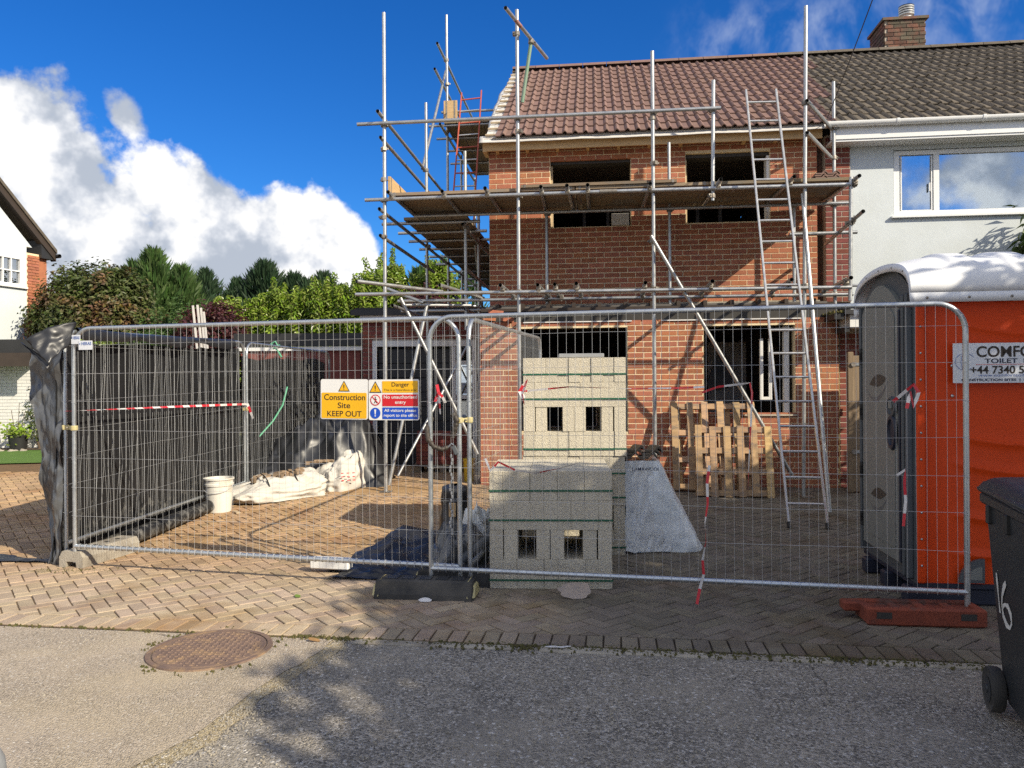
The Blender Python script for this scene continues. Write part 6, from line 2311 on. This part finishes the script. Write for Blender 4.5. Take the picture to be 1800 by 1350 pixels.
tape('red and white tape drawn across behind the right fence panel', [onA(918, 688), onA(1000, 680), onA(1100, 683), onA(1200, 682), onA(1238, 680)], 0.013, 0.14, 0.25, phase=1)
tape('tape knotted on the post left of the tall block stack', [onA(921, 700), onA(914, 688), onA(926, 668), onA(917, 692), onA(922, 712)], 0.03, 0.05, 0.6, phase=3)
tape('tape running over the pallets and hanging down before them', [onA(1234, 690), onA(1262, 680), onA(1318, 673), onA(1322, 690), onA(1320, 740), onA(1317, 800), onA(1314, 880)], 0.014, 0.15, 0.2, phase=4)
tape('long tape end hanging over the bottom rail in the middle', [onA(1247, 818, 0.03), onA(1243, 850, 0.035), onA(1244, 885, 0.03), onA(1239, 920, 0.04), onA(1241, 950, 0.045), onA(1235, 985, 0.05), onA(1237, 1010, 0.055), onA(1230, 1035, 0.05), onA(1225, 1062, 0.06)], 0.019, 0.10, 0.5, phase=5)
tape('slack tape drooping over the near block pack', [at(853, 806, 5.55), at(862, 828, 5.53), at(876, 812, 5.54), at(905, 826, 5.53), at(940, 832, 5.53), at(985, 823, 5.53), at(1026, 811, 5.54), at(1048, 820, 5.53)], 0.016, 0.16, 0.2, phase=2)
tape('tape bow tied on the fence in front of the toilet door', [onA(1570, 706, .02), onA(1594, 686, .03), onA(1606, 676, .04), onA(1615, 690, .05), onA(1606, 716, .04), onA(1600, 688, .03), onA(1594, 718, .03)], 0.022, 0.09, 0.2, phase=3)
tape('thin tape strand hanging before the toilet door', [onA(1576, 836, .02), onA(1591, 826, .03), onA(1590, 850, .03), onA(1592, 880, .03), onA(1588, 925, .03)], 0.017, 0.13, 0.15, phase=6)
tape('tape knot on the middle fence posts right of the signs', [at(768, 676, 5.5), at(771, 690, 5.48), at(765, 706, 5.5), at(771, 690, 5.48), at(774, 728, 5.5)], 0.022, 0.06, 0.3, phase=1)
tape('short tape end beside the knot on the middle posts', [at(771, 690, 5.47), at(778, 698, 5.48), at(783, 708, 5.5)], 0.02, 0.05, 0.2, phase=4)

# covered chain with padlock between the middle posts
lk = thing('chain_lock', 'chain in a black fabric sleeve with padlock round the middle fence posts', 'lock', at(775, 770, 5.5))
c_ = [at(759, 735, 5.60), at(750, 752, 5.52), at(752, 772, 5.46), at(762, 785, 5.44), at(776, 790, 5.45), at(788, 786, 5.47)]
m = MB()
fine = []
for i in range(len(c_) - 1):
    fine += [c_[i] + (c_[i + 1] - c_[i]) * (k / 6) for k in range(6)]
m.path(fine + [c_[-1]], 0.02, 10, rad=[0.017 + 0.004 * math.sin(i * 2.1) for i in range(len(fine) + 1)])
obj('sleeve', m, 'hose', lk, smooth=True, sharp=None)
m = MB(); f2 = [at(796, 728, 5.54), at(803, 738, 5.52), at(800, 752, 5.52), at(795, 768, 5.53)]
fine = []
for i in range(3):
    fine += [f2[i] + (f2[i + 1] - f2[i]) * (k / 6) for k in range(6)]
m.path(fine + [f2[-1]], 0.02, 10, rad=[0.020 + 0.004 * math.sin(i * 2.1) for i in range(len(fine) + 1)])
obj('sleeve', m, 'hose', lk, smooth=True, sharp=None)
m = MB().path([at(788, 786, 5.46), at(794, 780, 5.45), at(798, 782, 5.44)], 0.006, 8); obj('shackle', m, 'galv_bright', lk)
lx = (at(803, 797, 5.45) - at(797, 784, 5.45)).normalized()
m = MB().cbox((at(803, 799, 5.45) + at(797, 784, 5.45)) / 2, 0.034, 0.026, 0.068, 0.006, ax=(lx.cross(Vector((0, 1, 0))), Vector((0, 1, 0)), lx)); obj('padlock', m, 'loo_dark', lk)
m = MB()
for i in range(22):
    p = at(793 + 2.0 * math.sin(i * 1.3), 802 + i * 6.5, 5.545)
    m.lathe([(0.003, -0.014), (0.008, -0.008), (0.008, 0.008), (0.003, 0.014)], p, 6)
obj('chain', m, 'galv', lk)
# green cords on the sheeting
m = MB().path([at(505, 680, 11.0), at(497, 712, 10.9), at(480, 740, 10.8), at(455, 768, 10.6), at(436, 785, 10.4)], 0.012, 6)
obj('green_cord', m, 'rope_green', label='long pale green cord hanging in a curve on the sheeted fence', cat='cord', smooth=True)
m = MB().path([at(495, 628, 11.1), at(488, 616, 11.15), at(478, 606, 11.2), at(476, 605, 11.2), at(484, 600, 11.2), at(490, 612, 11.2), at(479, 614, 11.2), at(492, 606, 11.2)], 0.012, 6)
obj('green_cord', m, 'rope_green', label='pale green cord knotted on the top edge of the sheeted fence', cat='cord', smooth=True)

# ------------------------------------------------------------------ garages, gate and materials behind
ga = thing('garage', 'flat roofed brick garage with white door frame in the shade beside the house', 'garage', (-1.5, 13.7, gz(13.5)))
m = MB()
GX0, GX1, GY = -2.62, -0.30, 13.5
for x0, x1, z0, z1 in ((GX0, -2.44, 0, 2.6), (-0.62, GX1, 0, 2.6), (-2.439, -0.621, 2.27, 2.6)):
    m.box(((x0 + x1) / 2, GY + 0.06, (z0 + z1) / 2), x1 - x0, 0.10, z1 - z0)
m.box((GX0 + 0.05, GY + 2.6, 1.3), 0.1, 4.9, 2.6); m.box(((GX0 + GX1) / 2, GY + 5.2, 1.3), 2.3, 0.1, 2.6)
gwl = obj('wall', m, 'mortar_grey', ga)
lst = courses(GX0, GX1, 0.05, 2.6, [(-2.44, -0.62, 0, 2.27)])
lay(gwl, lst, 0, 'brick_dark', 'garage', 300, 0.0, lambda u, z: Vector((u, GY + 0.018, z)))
obj('roof', MB().box(((GX0 + GX1) / 2, GY + 2.5, 2.79), 2.5, 5.3, 0.10), 'felt', ga)
obj('fascia', MB().box(((GX0 + GX1) / 2, GY - 0.06, 2.66), 2.36, 0.10, 0.135), 'paint_white', ga)
obj('gutter', MB().box(((GX0 + GX1) / 2 - 0.05, GY - 0.14, 2.76), 2.56, 0.08, 0.10), 'black_trim', ga)
m = MB()
m.box((-2.40, GY - 0.01, 1.13), 0.075, 0.08, 2.10); m.box((-0.66, GY - 0.01, 1.13), 0.075, 0.08, 2.10); m.box((-1.53, GY - 0.01, 2.22), 1.815, 0.085, 0.10)
m.box((-1.02, GY - 0.005, 1.13), 0.07, 0.07, 2.10); m.box((-0.84, GY + 0.0, 1.28), 0.29, 0.05, 0.07); m.box((-0.84, GY + 0.0, 1.88), 0.29, 0.05, 0.07)
obj('door_frame', m, 'paint_white', ga)
m = MB()
for k in range(8):
    m.cbox((-1.71, GY + 0.06, 0.22 + k * 0.255), 1.28, 0.03, 0.25, 0.006)
obj('door', m, 'black_trim', ga)
for zc in (1.58, 0.65):
    obj('pane', MB().box((-0.84, GY + 0.02, zc), 0.29, 0.01, 0.55 if zc > 1 else 1.1), 'glass', ga)

g2 = thing('garage', 'low black-trimmed garage roof below the laurel hedge', 'garage', (-4.4, 17.0, 0))
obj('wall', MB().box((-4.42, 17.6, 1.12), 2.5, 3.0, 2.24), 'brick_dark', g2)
obj('fascia', MB().box((-4.42, 16.05, 2.45), 2.75, 0.06, 0.26), 'black_trim', g2)
obj('trim', MB().box((-4.42, 16.07, 2.27), 2.60, 0.05, 0.085), 'paint_white', g2)
obj('roof', MB().box((-4.42, 17.6, 2.56), 2.75, 3.04, 0.06), 'felt', g2)
obj('post', MB().box((-3.02, 16.0, 1.30), 0.14, 0.14, 2.6), 'black_trim', g2)

bs = thing('brick_stack', 'dark stack of bricks on a pallet in front of the garage', 'brick stack', (-1.1, 12.6, gz(12.5)))
zb = gz(12.5)
m = MB()
for k in range(5):
    m.box((-1.12, 12.35 + 0.11 * k, zb + 0.11), 0.95, 0.08, 0.022)
for k in (-0.40, 0, 0.40):
    m.box((-1.12 + k, 12.58, zb + 0.05), 0.09, 0.5, 0.09)
obj('pallet', m, 'board', bs)
for r_ in range(8):
    for i in range(4 if r_ > 5 else 4):
        for j in range(2):
            if r_ == 7 and (i + j) % 3 == 0: continue
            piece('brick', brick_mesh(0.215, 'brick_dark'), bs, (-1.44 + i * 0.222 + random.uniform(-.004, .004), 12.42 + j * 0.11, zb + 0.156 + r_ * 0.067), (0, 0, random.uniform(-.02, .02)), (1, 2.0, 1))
yd = thing('yellow_tub', 'yellow tub standing behind the brick pier', 'tub', (-0.63, 11.2, gz(11.2)))
m = MB().lathe([(0.075, 0), (0.085, 0.30), (0.092, 0.305), (0.092, 0.33), (0.08, 0.335)], Vector((-0.63, 11.2, gz(11.2))), 24); obj('body', m, 'yellow', yd, smooth=True, sharp=0.6)
m = MB().path([Vector((-0.72, 11.2, gz(11.2) + 0.30)), Vector((-0.63, 11.12, gz(11.2) + 0.2)), Vector((-0.545, 11.2, gz(11.2) + 0.30))], 0.004, 6); obj('handle', m, 'wire', yd)

gt = thing('wooden_gate', 'weathered vertical board gate between the houses beside the toilet', 'gate', (4.6, 10.2, 0.09))
for k in range(6):
    p = H(4.86 + 0.118 * k, 1.02, 0)
    m = MB().cbox((p.x, p.y, 0.09 + 0.87), 0.112, 0.022, 1.74 - 0.01 * (k % 2), 0.003, HYAW); obj('board', m, 'gate_wood', gt)
for z in (0.42, 1.60):
    p = H(5.15, 0.99, z); m = MB().cbox(p, 0.75, 0.035, 0.09, 0.003, HYAW); obj('rail', m, 'gate_wood', gt)
p = H(4.80, 1.0, 0); obj('post', MB().cbox((p.x, p.y, 0.98), 0.07, 0.07, 1.80, 0.006, HYAW), 'gate_wood', gt)
for z in (0.6, 1.72):
    m = MB().cbox(H(4.98, 1.036, z), 0.26, 0.012, 0.04, 0.003, HYAW); obj('hinge', m, 'galv', gt)
    m = MB().lathe([(0.03, 0), (0.03, 0.015)], H(4.83, 1.04, z), 12, (HU, UP, HN)); obj('hinge', m, 'coupler', gt)

# ------------------------------------------------------------------ the gabled house across the way
lh = thing('gabled_house', 'white gabled house with brick corner and black eaves at the far left', 'house', (-12.6, 19.0, 0))
LC = Vector((-12.28, 20.0, 0)); LW = Vector((-0.285, -0.959, 0)).normalized(); LNn = Vector((0.959, -0.285, 0)).normalized()
lyaw = math.atan2(-LW.y, -LW.x)


def G(s, o, z):
    return LC + LW * s + LNn * o + UP * z


def gbox(s0, s1, o0, o1, z0, z1, mb=None):
    mb = mb or MB()
    return mb.box(G((s0 + s1) / 2, (o0 + o1) / 2, (z0 + z1) / 2), s1 - s0, abs(o1 - o0), z1 - z0, ax=(-LW, -LNn, UP))


m = MB()
WS0, WS1, WZ0, WZ1 = 0.50, 2.60, 4.06, 4.80
gbox(0.36, WS0, -0.2, 0, 0, 5.1, m); gbox(WS0, WS1, -0.2, 0, 0, WZ0, m); gbox(WS0, WS1, -0.2, 0, WZ1, 5.1, m); gbox(WS1, 6.4, -0.2, 0, 0, 5.1, m)
m.add([G(0.2, 0, 5.1), G(6.4, 0, 5.1), G(3.3, 0, 8.1), G(0.2, -0.2, 5.1), G(6.4, -0.2, 5.1), G(3.3, -0.2, 8.1)], [(0, 2, 1), (3, 4, 5), (0, 3, 5, 2), (2, 5, 4, 1)])
obj('wall', m, 'render_white', lh)
m = MB(); gbox(0.0, 0.36, -0.25, 0.0, 0, 4.95, m)
qw = obj('corner', m, 'mortar', lh)
lst = courses(0.0, 0.36, 2.5, 4.93)
lay(qw, lst, 0, 'brick', 'lh', 300, math.atan2(LW.y, LW.x), lambda u, z: G(u, 0.0, z))
m = MB(); gbox(-0.25, 0.0, -6, -0.02, 0, 4.9, m); obj('side_wall', m, 'brick', lh)
m = MB()
gbox(WS0, WS1, -0.10, 0.02, WZ0, WZ0 + 0.06, m); gbox(WS0, WS1, -0.10, 0.02, WZ1 - 0.06, WZ1, m); gbox(WS0, WS0 + 0.06, -0.099, 0.019, WZ0 + .061, WZ1 - .061, m)
for k in range(1, 9):
    s_ = WS0 + 0.06 + k * 0.225
    gbox(s_, s_ + 0.03, -0.08, 0.015, WZ0 + 0.061, WZ1 - 0.061, m)
gbox(WS0 + 0.061, WS1, -0.078, 0.013, 4.42, 4.45, m)
lw_ = obj('window', m, 'upvc', lh)
for k in range(9):
    s_ = WS0 + 0.06 + k * 0.225
    for z0, z1 in ((WZ0 + 0.061, 4.419), (4.451, WZ1 - 0.061)):
        obj('pane', gbox(s_ + (0.031 if k else 0.001), min(s_ + 0.224, WS1), -0.05, -0.045, z0, z1), 'glass', lw_)
obj('sill', gbox(WS0 - 0.12, WS1, 0.0, 0.07, WZ0 - 0.05, WZ0 - 0.005), 'paint_white', lh)
m = MB(); gbox(WS0, WS1, -1.6, -1.5, 3.5, 5.0, m); obj('inner_wall', m, 'plaster', lh)
# verge: brown board under tiles, eaves box in black, gutter end
for nm, mt, o0, o1, dz0, dz1 in (('verge_board', 'brown_trim', -0.05, 0.12, -0.10, 0.10), ('roof', 'tile_old', -5.0, 0.16, 0.101, 0.20)):
    m = MB()
    a, b = G(-0.42, 0, 4.93), G(3.3, 0, 8.40)
    vs = []
    for o in (o0, o1):
        for p in (a, b):
            for dz in (dz0, dz1):
                vs.append(p + LNn * o + UP * dz)
    m.add(vs, [(0, 2, 3, 1), (4, 5, 7, 6), (1, 3, 7, 5), (0, 4, 6, 2), (0, 1, 5, 4), (2, 6, 7, 3)])
    a, b = G(7.0, 0, 4.93), G(3.3, 0, 8.40)
    vs = []
    for o in (o0, o1):
        for p in (a, b):
            for dz in (dz0, dz1):
                vs.append(p + LNn * o + UP * dz)
    m.add(vs, [(1, 3, 2, 0), (6, 7, 5, 4), (5, 7, 3, 1), (2, 6, 4, 0), (4, 5, 1, 0), (3, 7, 6, 2)])
    obj(nm, m, mt, lh)
m = MB()
n = 4
poly = [(0.0, 4.86), (-0.36, 4.86), (-0.36, 5.0), (0.0, 5.32)]
m.add([G(s_, 0.09, z) for s_, z in poly] + [G(s_, -5, z) for s_, z in poly], [(3, 2, 1, 0), (4, 5, 6, 7)] + [(i, (i + 1) % 4, 4 + (i + 1) % 4, 4 + i) for i in range(4)])
obj('eaves_box', m, 'black_trim', lh)
m = MB().tube(G(-0.44, 0.22, 4.97), G(-0.44, -5, 4.97), 0.055, 12); obj('gutter', m, 'black_trim', lh, smooth=True)
# front extension with dark canopy
ex = MB().box((-11.75, 18.85, 1.1), 2.1, 2.3, 2.2)
obj('extension', ex, 'paint_white', lh)
m = MB()
for k in range(28):
    for j in range(9):
        x0 = -12.4 + 0.225 * j + (0.1125 if k % 2 else 0)
        if x0 + 0.2 > -10.72: continue
        m.box((x0 + 0.11, 17.695, 0.06 + 0.075 * k), 0.215, 0.02, 0.066)
tag(obj('bricks', m, 'paint_white', lh), kind='stuff')
obj('canopy', MB().box((-11.8, 18.0, 2.42), 2.3, 1.9, 0.30), 'black_trim', lh)
obj('canopy_board', MB().box((-11.8, 17.03, 2.12), 2.3, 0.06, 0.30), 'brown_trim', lh)
obj('post', MB().cbox((-11.52, 17.1, 1.0), 0.16, 0.16, 2.0, 0.01), 'brown_trim', lh)
obj('post', MB().cbox((-12.2, 17.1, 1.0), 0.16, 0.16, 2.0, 0.01), 'brown_trim', lh)
m = MB().cbox((-10.95, 17.66, 1.62), 0.10, 0.08, 0.20, 0.01); obj('wall_lamp', m, 'black_trim', lh)
obj('lawn', MB().sheet([(-14.5, 13.2), (-8.6, 14.3), (-9.2, 17.2), (-14.5, 17.2)], 0.105), 'lawn', kind='structure')
obj('flower_bed', MB().sheet([(-14.5, 17.1), (-9.4, 17.1), (-9.4, 17.75), (-14.5, 17.75)], 0.115), 'soil', kind='structure')
pl = thing('planter', 'black plant pot in front of the white wall at far left', 'planter', (-11.05, 17.2, 0))
m = MB().lathe([(0.15, 0.02), (0.20, 0.40), (0.215, 0.41), (0.215, 0.44), (0.18, 0.44), (0.01, 0.40)], Vector((-11.05, 17.2, 0)), 20, caps=False); obj('pot', m, 'black_trim', pl, smooth=True, sharp=0.5)
for i, (x, y) in enumerate(((-11.3, 16.95), (-11.0, 16.92), (-10.8, 16.98))):
    m = blob((x, y, 0.02), 0.14, 0.10, 0.12, i, i * 2.0, 0.25, 0.6, 16, 8)
    obj('stone', m, 'concrete', label=('pale rock at the left of the flower bed edge', 'pale rock in the middle of the flower bed edge', 'pale rock at the right of the flower bed edge')[i], cat='rock', group='rocks edging the flower bed', smooth=True, sharp=None)

# ------------------------------------------------------------------ planting
def leaves(pts, nrm, ln, wd, rng, bend=0.25):
    """bent leaf-shaped faces at pts, facing roughly along nrm"""
    pts = np.asarray(pts, float); n = len(pts)
    nrm = np.asarray(nrm, float) + rng.normal(0, 0.55, (n, 3))
    nrm /= np.linalg.norm(nrm, axis=1, keepdims=True) + 1e-9
    t = rng.normal(0, 1, (n, 3)); t -= nrm * (t * nrm).sum(1, keepdims=True); t /= np.linalg.norm(t, axis=1, keepdims=True) + 1e-9
    b = np.cross(nrm, t)
    L_ = (ln * rng.uniform(0.6, 1.3, n))[:, None]; W_ = (wd * rng.uniform(0.7, 1.2, n))[:, None]
    v = np.empty((n, 5, 3))
    v[:, 0] = pts - t * L_ * 0.5
    v[:, 1] = pts + b * W_ * 0.5 + nrm * L_ * bend * 0.3
    v[:, 2] = pts + t * L_ * 0.5 - nrm * L_ * bend * 0.3
    v[:, 3] = pts - b * W_ * 0.5 + nrm * L_ * bend * 0.3
    m = MB()
    m.v = [tuple(p) for p in v[:, :4].reshape(-1, 3)]
    i0 = np.arange(n) * 4
    m.f = [(int(i), int(i) + 1, int(i) + 2) for i in i0] + [(int(i), int(i) + 2, int(i) + 3) for i in i0]
    m.mi = [0] * len(m.f)
    return m


def join(a, b):
    o = len(a.v); a.v += b.v; a.f += [tuple(i + o for i in q) for q in b.f]; a.mi += b.mi
    return a


def clumps(rng, c, rad, nclump, nleaf, cr, shell=0.45):
    """leaf positions gathered in clumps through a crown"""
    P, Nn_ = [], []
    c = np.array(c); rad = np.array(rad)
    for _ in range(nclump):
        d = rng.normal(0, 1, 3); d /= np.linalg.norm(d)
        r_ = rng.uniform(shell, 1.0) ** 0.7
        q = c + d * rad * r_
        k = np.clip(rng.normal(0, 1, (nleaf, 3)), -1.5, 1.5) * cr * rng.uniform(0.7, 1.3)
        P.append(q + k)
        Nn_.append(np.repeat((d * 0.8 + np.array([0, 0, 0.5]))[None], nleaf, 0) + k / (cr * 3))
    return np.concatenate(P), np.concatenate(Nn_)


def trunk(base, top, r0, r1, limbs, rng, spread):
    base, top = Vector(base), Vector(top)
    m = MB()
    pts = [base + (top - base) * (i / 6) + Vector((rng.normal(0, .03), rng.normal(0, .03), 0)) * (i > 0) for i in range(7)]
    m.path(pts, r0, 9, r1=r1)
    for k in range(limbs):
        a = rng.uniform(0, 6.283); s = pts[3 + k % 3]
        e = s + Vector((math.cos(a) * spread, math.sin(a) * spread, spread * rng.uniform(0.4, 1.0)))
        m.path([s, (s + e) / 2 + UP * 0.1, e], r1 * 1.2, 6, r1=r1 * 0.3)
    return m


def broad(name, label, cat, base, crown, rad, nclump, nleaf, cr, ln, wd, material, seed, shell=0.45, group=None, tr=0.10, limbs=6):
    rng = np.random.default_rng(seed)
    t = thing(name, label, cat, base, group)
    obj('trunk', trunk(base, crown, tr, tr * 0.5, limbs, rng, min(rad) * 0.8), 'bark', t, smooth=True, sharp=None)
    P, Nn_ = clumps(rng, crown, rad, nclump, nleaf, cr, shell)
    P[:, 2] = np.maximum(P[:, 2], base[2] + 0.05)
    obj('crown', leaves(P, Nn_, ln, wd, rng), material, t)
    return t


def conifer(label, base, h, r, n, material, seed, point=1.0, group='conifers behind the garages', spray=0.34):
    rng = np.random.default_rng(seed)
    base = (base[0] * 1.27, base[1] * 1.27, 0.0); h = 1.5 + (h - 1.5) * 1.27; r *= 1.5; n = int(n * 1.5); spray *= 1.15
    t = thing('conifer', label, 'conifer', base, group)
    obj('trunk', MB().path([Vector(base), Vector(base) + UP * h * 0.95], 0.12, 8, r1=0.02), 'bark', t, smooth=True, sharp=None)
    V = []
    lead = [(0.0, 0.0, 1.0, 0.85)] + [(rng.uniform(0, 6.28), rng.uniform(0.25, 0.75), rng.uniform(0.70, 0.97), rng.uniform(0.55, 0.85)) for _ in range(5)]
    for la, lo, lh, lr in lead:                               # several leaders make the ragged outline
        k_ = int(n * lr * lh / 3.4)
        hh = 1 - rng.uniform(0, 1, k_) ** 1.35
        ang = rng.uniform(0, 6.283, k_)
        lump = 1 + 0.30 * np.sin(ang * 3 + hh * 13 + la) + 0.25 * np.sin(ang * 5 - hh * 29 + la) + rng.normal(0, 0.14, k_)
        rr = r * lr * (np.clip(1 - hh, 0.0, 1) ** 0.66 * 1.0 + 0.012) * lump * rng.uniform(0.5, 1.0, k_) ** 0.6
        hl = (h - 0.2) * lh
        cx, cy = base[0] + math.cos(la) * lo * r, base[1] + math.sin(la) * lo * r
        P = np.stack([cx + np.cos(ang) * rr, cy + np.sin(ang) * rr, 0.2 + hh * hl], 1)
        d = np.stack([np.cos(ang), np.sin(ang), 0.75 + 1.6 * hh ** 2 + rng.normal(0, 0.3, k_)], 1)
        d += rng.normal(0, 0.30, (k_, 3)); d /= np.linalg.norm(d, axis=1, keepdims=True)
        s_ = np.cross(d, rng.normal(0, 1, (k_, 3))); s_ /= np.linalg.norm(s_, axis=1, keepdims=True)
        L_ = (spray * rng.uniform(0.35, 1.2, k_))[:, None]; W_ = L_ * 0.20
        v = np.empty((k_, 4, 3))
        v[:, 0] = P - d * L_ * 0.35; v[:, 1] = P + s_ * W_ * 0.5; v[:, 2] = P + d * L_ * 0.75 - np.array([0, 0, 0.10]) * L_; v[:, 3] = P - s_ * W_ * 0.5
        V.append(v)
    v = np.concatenate(V); n = len(v)
    m = MB(); m.v = [tuple(p) for p in v.reshape(-1, 3)]
    m.f = [(4 * i, 4 * i + 1, 4 * i + 2, 4 * i + 3) for i in range(n)]; m.mi = [0] * n
    obj('crown', m, material, t)


conifer('pale green feathery conifer, tallest of those left of the maple', (-9.3, 20.0, 0), 4.95, 1.55, 9500, 'leaf_conifer', 3, 0.8, spray=0.42)
conifer('slender conifer close behind the clipped tree', (-10.1, 20.6, 0), 4.75, 1.3, 7000, 'leaf_conifer', 4, 0.8, spray=0.40)
conifer('dark conifer in the gap between the two larger ones', (-8.75, 22.0, 0), 4.75, 1.5, 8000, 'leaf_blue', 5, 0.8)
conifer('narrow dark conifer left of the broad one', (-7.95, 22.3, 0), 4.55, 1.25, 6500, 'leaf_blue', 8, 0.9)
conifer('broad dark blue-green conifer above the laurel hedge', (-7.05, 22.0, 0), 4.95, 1.9, 12000, 'leaf_blue', 6, 0.75, spray=0.40)
conifer('conifer seen through the side scaffold', (-2.3, 22.0, 0), 4.9, 1.3, 7000, 'leaf_conifer', 9, 0.8)
broad('clipped_tree', 'big rounded tree with browning leaves beside the gabled house', 'tree', (-10.6, 19.6, 0), (-10.50, 19.5, 2.75), (1.62, 1.3, 1.85), 900, 48, 0.13, 0.12, 0.070, 'leaf_brown', 11, 0.50, tr=0.16)
broad('shrub', 'dark green shrub below the clipped tree by the gabled house', 'shrub', (-10.0, 17.9, 0), (-9.9, 17.9, 1.5), (0.9, 0.7, 1.3), 170, 40, 0.15, 0.09, 0.05, 'leaf_laurel', 12, 0.5)
broad('red_maple', 'dark red maple above the left sheeted fence', 'tree', (-6.9, 17.6, 0), (-6.85, 17.6, 2.55), (0.85, 0.7, 0.85), 190, 40, 0.12, 0.09, 0.05, 'leaf_maple', 13, 0.5)
broad('red_maple', 'dark red shrub seen through the side scaffold', 'tree', (-2.65, 25.0, 0), (-2.65, 25.0, 3.75), (0.95, 0.8, 0.95), 130, 40, 0.17, 0.13, 0.07, 'leaf_maple', 14, 0.5)
broad('shrub', 'green shrub filling the gap left of the dark maple', 'shrub', (-8.1, 18.6, 0), (-8.1, 18.6, 2.2), (1.1, 0.8, 1.3), 200, 40, 0.16, 0.10, 0.055, 'leaf_conifer', 15, 0.5)


def laurel(label, x0, x1, y0, y1, zt, nsh, seed, zb=1.9):
    """upright shoots set with big glossy leaves"""
    rng = np.random.default_rng(seed)
    t = thing('laurel_hedge', label, 'hedge', ((x0 + x1) / 2, (y0 + y1) / 2, 0), 'laurel hedges behind the garages')
    st = MB(); P, Nn_ = [], []
    for i in range(nsh):
        f = rng.uniform(0, 1); x = x0 + (x1 - x0) * f; y = y0 + (y1 - y0) * f + rng.normal(0, 0.28)
        top = zt(f) + rng.normal(0, 0.24)
        b = rng.uniform(zb - 0.5, top - 0.25)
        lx, ly = rng.normal(0, 0.10), rng.normal(0, 0.10)
        st.path([Vector((x, y, 0.0 if i % 12 == 0 else b)), Vector((x + lx, y + ly, top))], 0.010, 4, r1=0.004)
        k = int((top - b) / 0.018)
        h = np.linspace(0, 1, k); a = np.arange(k) * 2.4 + rng.uniform(0, 6)
        rr = 0.11 * (1.15 - 0.6 * h)
        P.append(np.stack([x + lx * h + np.cos(a) * rr, y + ly * h + np.sin(a) * rr, b + (top - b) * h + 0.02], 1))
        Nn_.append(np.stack([np.cos(a) * 0.9, np.sin(a) * 0.9, 0.7 + 0 * a], 1))
    obj('stem', st, 'bark', t)
    P = np.concatenate(P); Nn_ = np.concatenate(Nn_)
    obj('foliage', leaves(P, Nn_, 0.185, 0.075, rng, 0.35), 'leaf_laurel', t)


laurel('long bright green laurel hedge above the left garage roof', -9.9, -4.3, 25.5, 25.0, lambda f: 3.85 + 0.85 * f + 0.15 * math.sin(f * 21), 640, 21)
laurel('taller laurel behind the scaffold corner pole', -4.3, -1.9, 26.0, 25.8, lambda f: 4.95 + 0.45 * math.sin(f * 9 + 1), 300, 22)
# climber / shrub at the right end of the white wall and its big leaves
broad('shrub', 'tall leafy shrub at the right edge against the white wall', 'shrub', (7.25, 10.05, 0), (7.22, 9.98, 3.1), (0.50, 0.42, 0.75), 120, 26, 0.13, 0.22, 0.045, 'leaf_tree', 31, 0.4)
rng = np.random.default_rng(5)
P = rng.normal(0, 1, (260, 3)) * np.array([0.14, 0.12, 0.10]) + np.array([-11.05, 17.15, 0.52])
Nn_ = np.tile(np.array([[0.2, -0.6, 0.7]]), (260, 1))
obj('foliage', leaves(P, Nn_, 0.10, 0.05, rng), 'leaf_laurel', pl)
m = MB()
for a, h in ((-0.1, 0.55), (0.08, 0.72), (0.2, 0.5)):
    m.path([Vector((-11.05 + a * .3, 17.15, 0.45)), Vector((-11.05 + a, 17.12, 0.45 + h))], 0.006, 5)
obj('stem', m, 'bark', pl)
broad('shrub', 'small rusty-leaved shrub growing against the white painted wall', 'shrub', (-10.72, 17.4, 0), (-10.70, 17.4, 0.85), (0.28, 0.2, 0.75), 34, 16, 0.07, 0.08, 0.04, 'leaf_brown', 33, 0.2, tr=0.03)

# street trees behind the photographer on the sunny side: they shade the road, the bin and the toilet
def shade_tree(label, base, crown, rad, seed, ncl):
    rng = np.random.default_rng(seed)
    t = thing('street_tree', label, 'tree', base, 'street trees')
    obj('trunk', trunk(base, crown, 0.22, 0.09, 9, rng, 1.6), 'bark', t, smooth=True, sharp=None)
    P, Nn_ = clumps(rng, crown, rad, ncl, 60, 0.24, 0.12)
    obj('crown', leaves(P, Nn_, 0.26, 0.16, rng), 'leaf_tree', t)


shade_tree('leafy street tree beside the road behind the viewer', (6.93, 0.18, 0), (6.93, 0.18, 3.9), (3.05, 2.7, 1.4), 41, 560)
shade_tree('second leafy street tree further along the road', (7.2, 3.98, 0), (7.2, 3.98, 4.0), (1.6, 1.35, 0.9), 42, 120)

broad('boundary_hedge', 'tall leafy hedge along the right boundary beside the houses', 'hedge', (6.95, 6.7, 0), (6.95, 6.7, 2.0), (0.62, 1.45, 1.55), 420, 46, 0.20, 0.16, 0.09, 'leaf_tree', 51, 0.0, limbs=4)
# pale battens standing behind the sheeted fence
for i, (px, top) in enumerate(((339, 537), (347, 536), (353, 541), (358, 548))):
    a, b = at(px, top, 12.6), at(px + 6, 590, 12.6)
    b.z = 0.1; b.x = a.x + 0.25
    X = (a - b).normalized(); Y = Vector((0, 1, 0)).cross(X).normalized()
    obj('batten', MB().cbox((a + b) / 2, 0.034, 0.02, (a - b).length, 0.003, ax=(Y, X.cross(Y), X)), 'membrane',
        label=('first of the white battens leaning behind the sheeted fence, leftmost', 'second white batten from the left behind the sheeted fence', 'third white batten from the left behind the sheeted fence', 'rightmost and shortest white batten behind the sheeted fence')[i], cat='batten', group='white battens behind the fence')
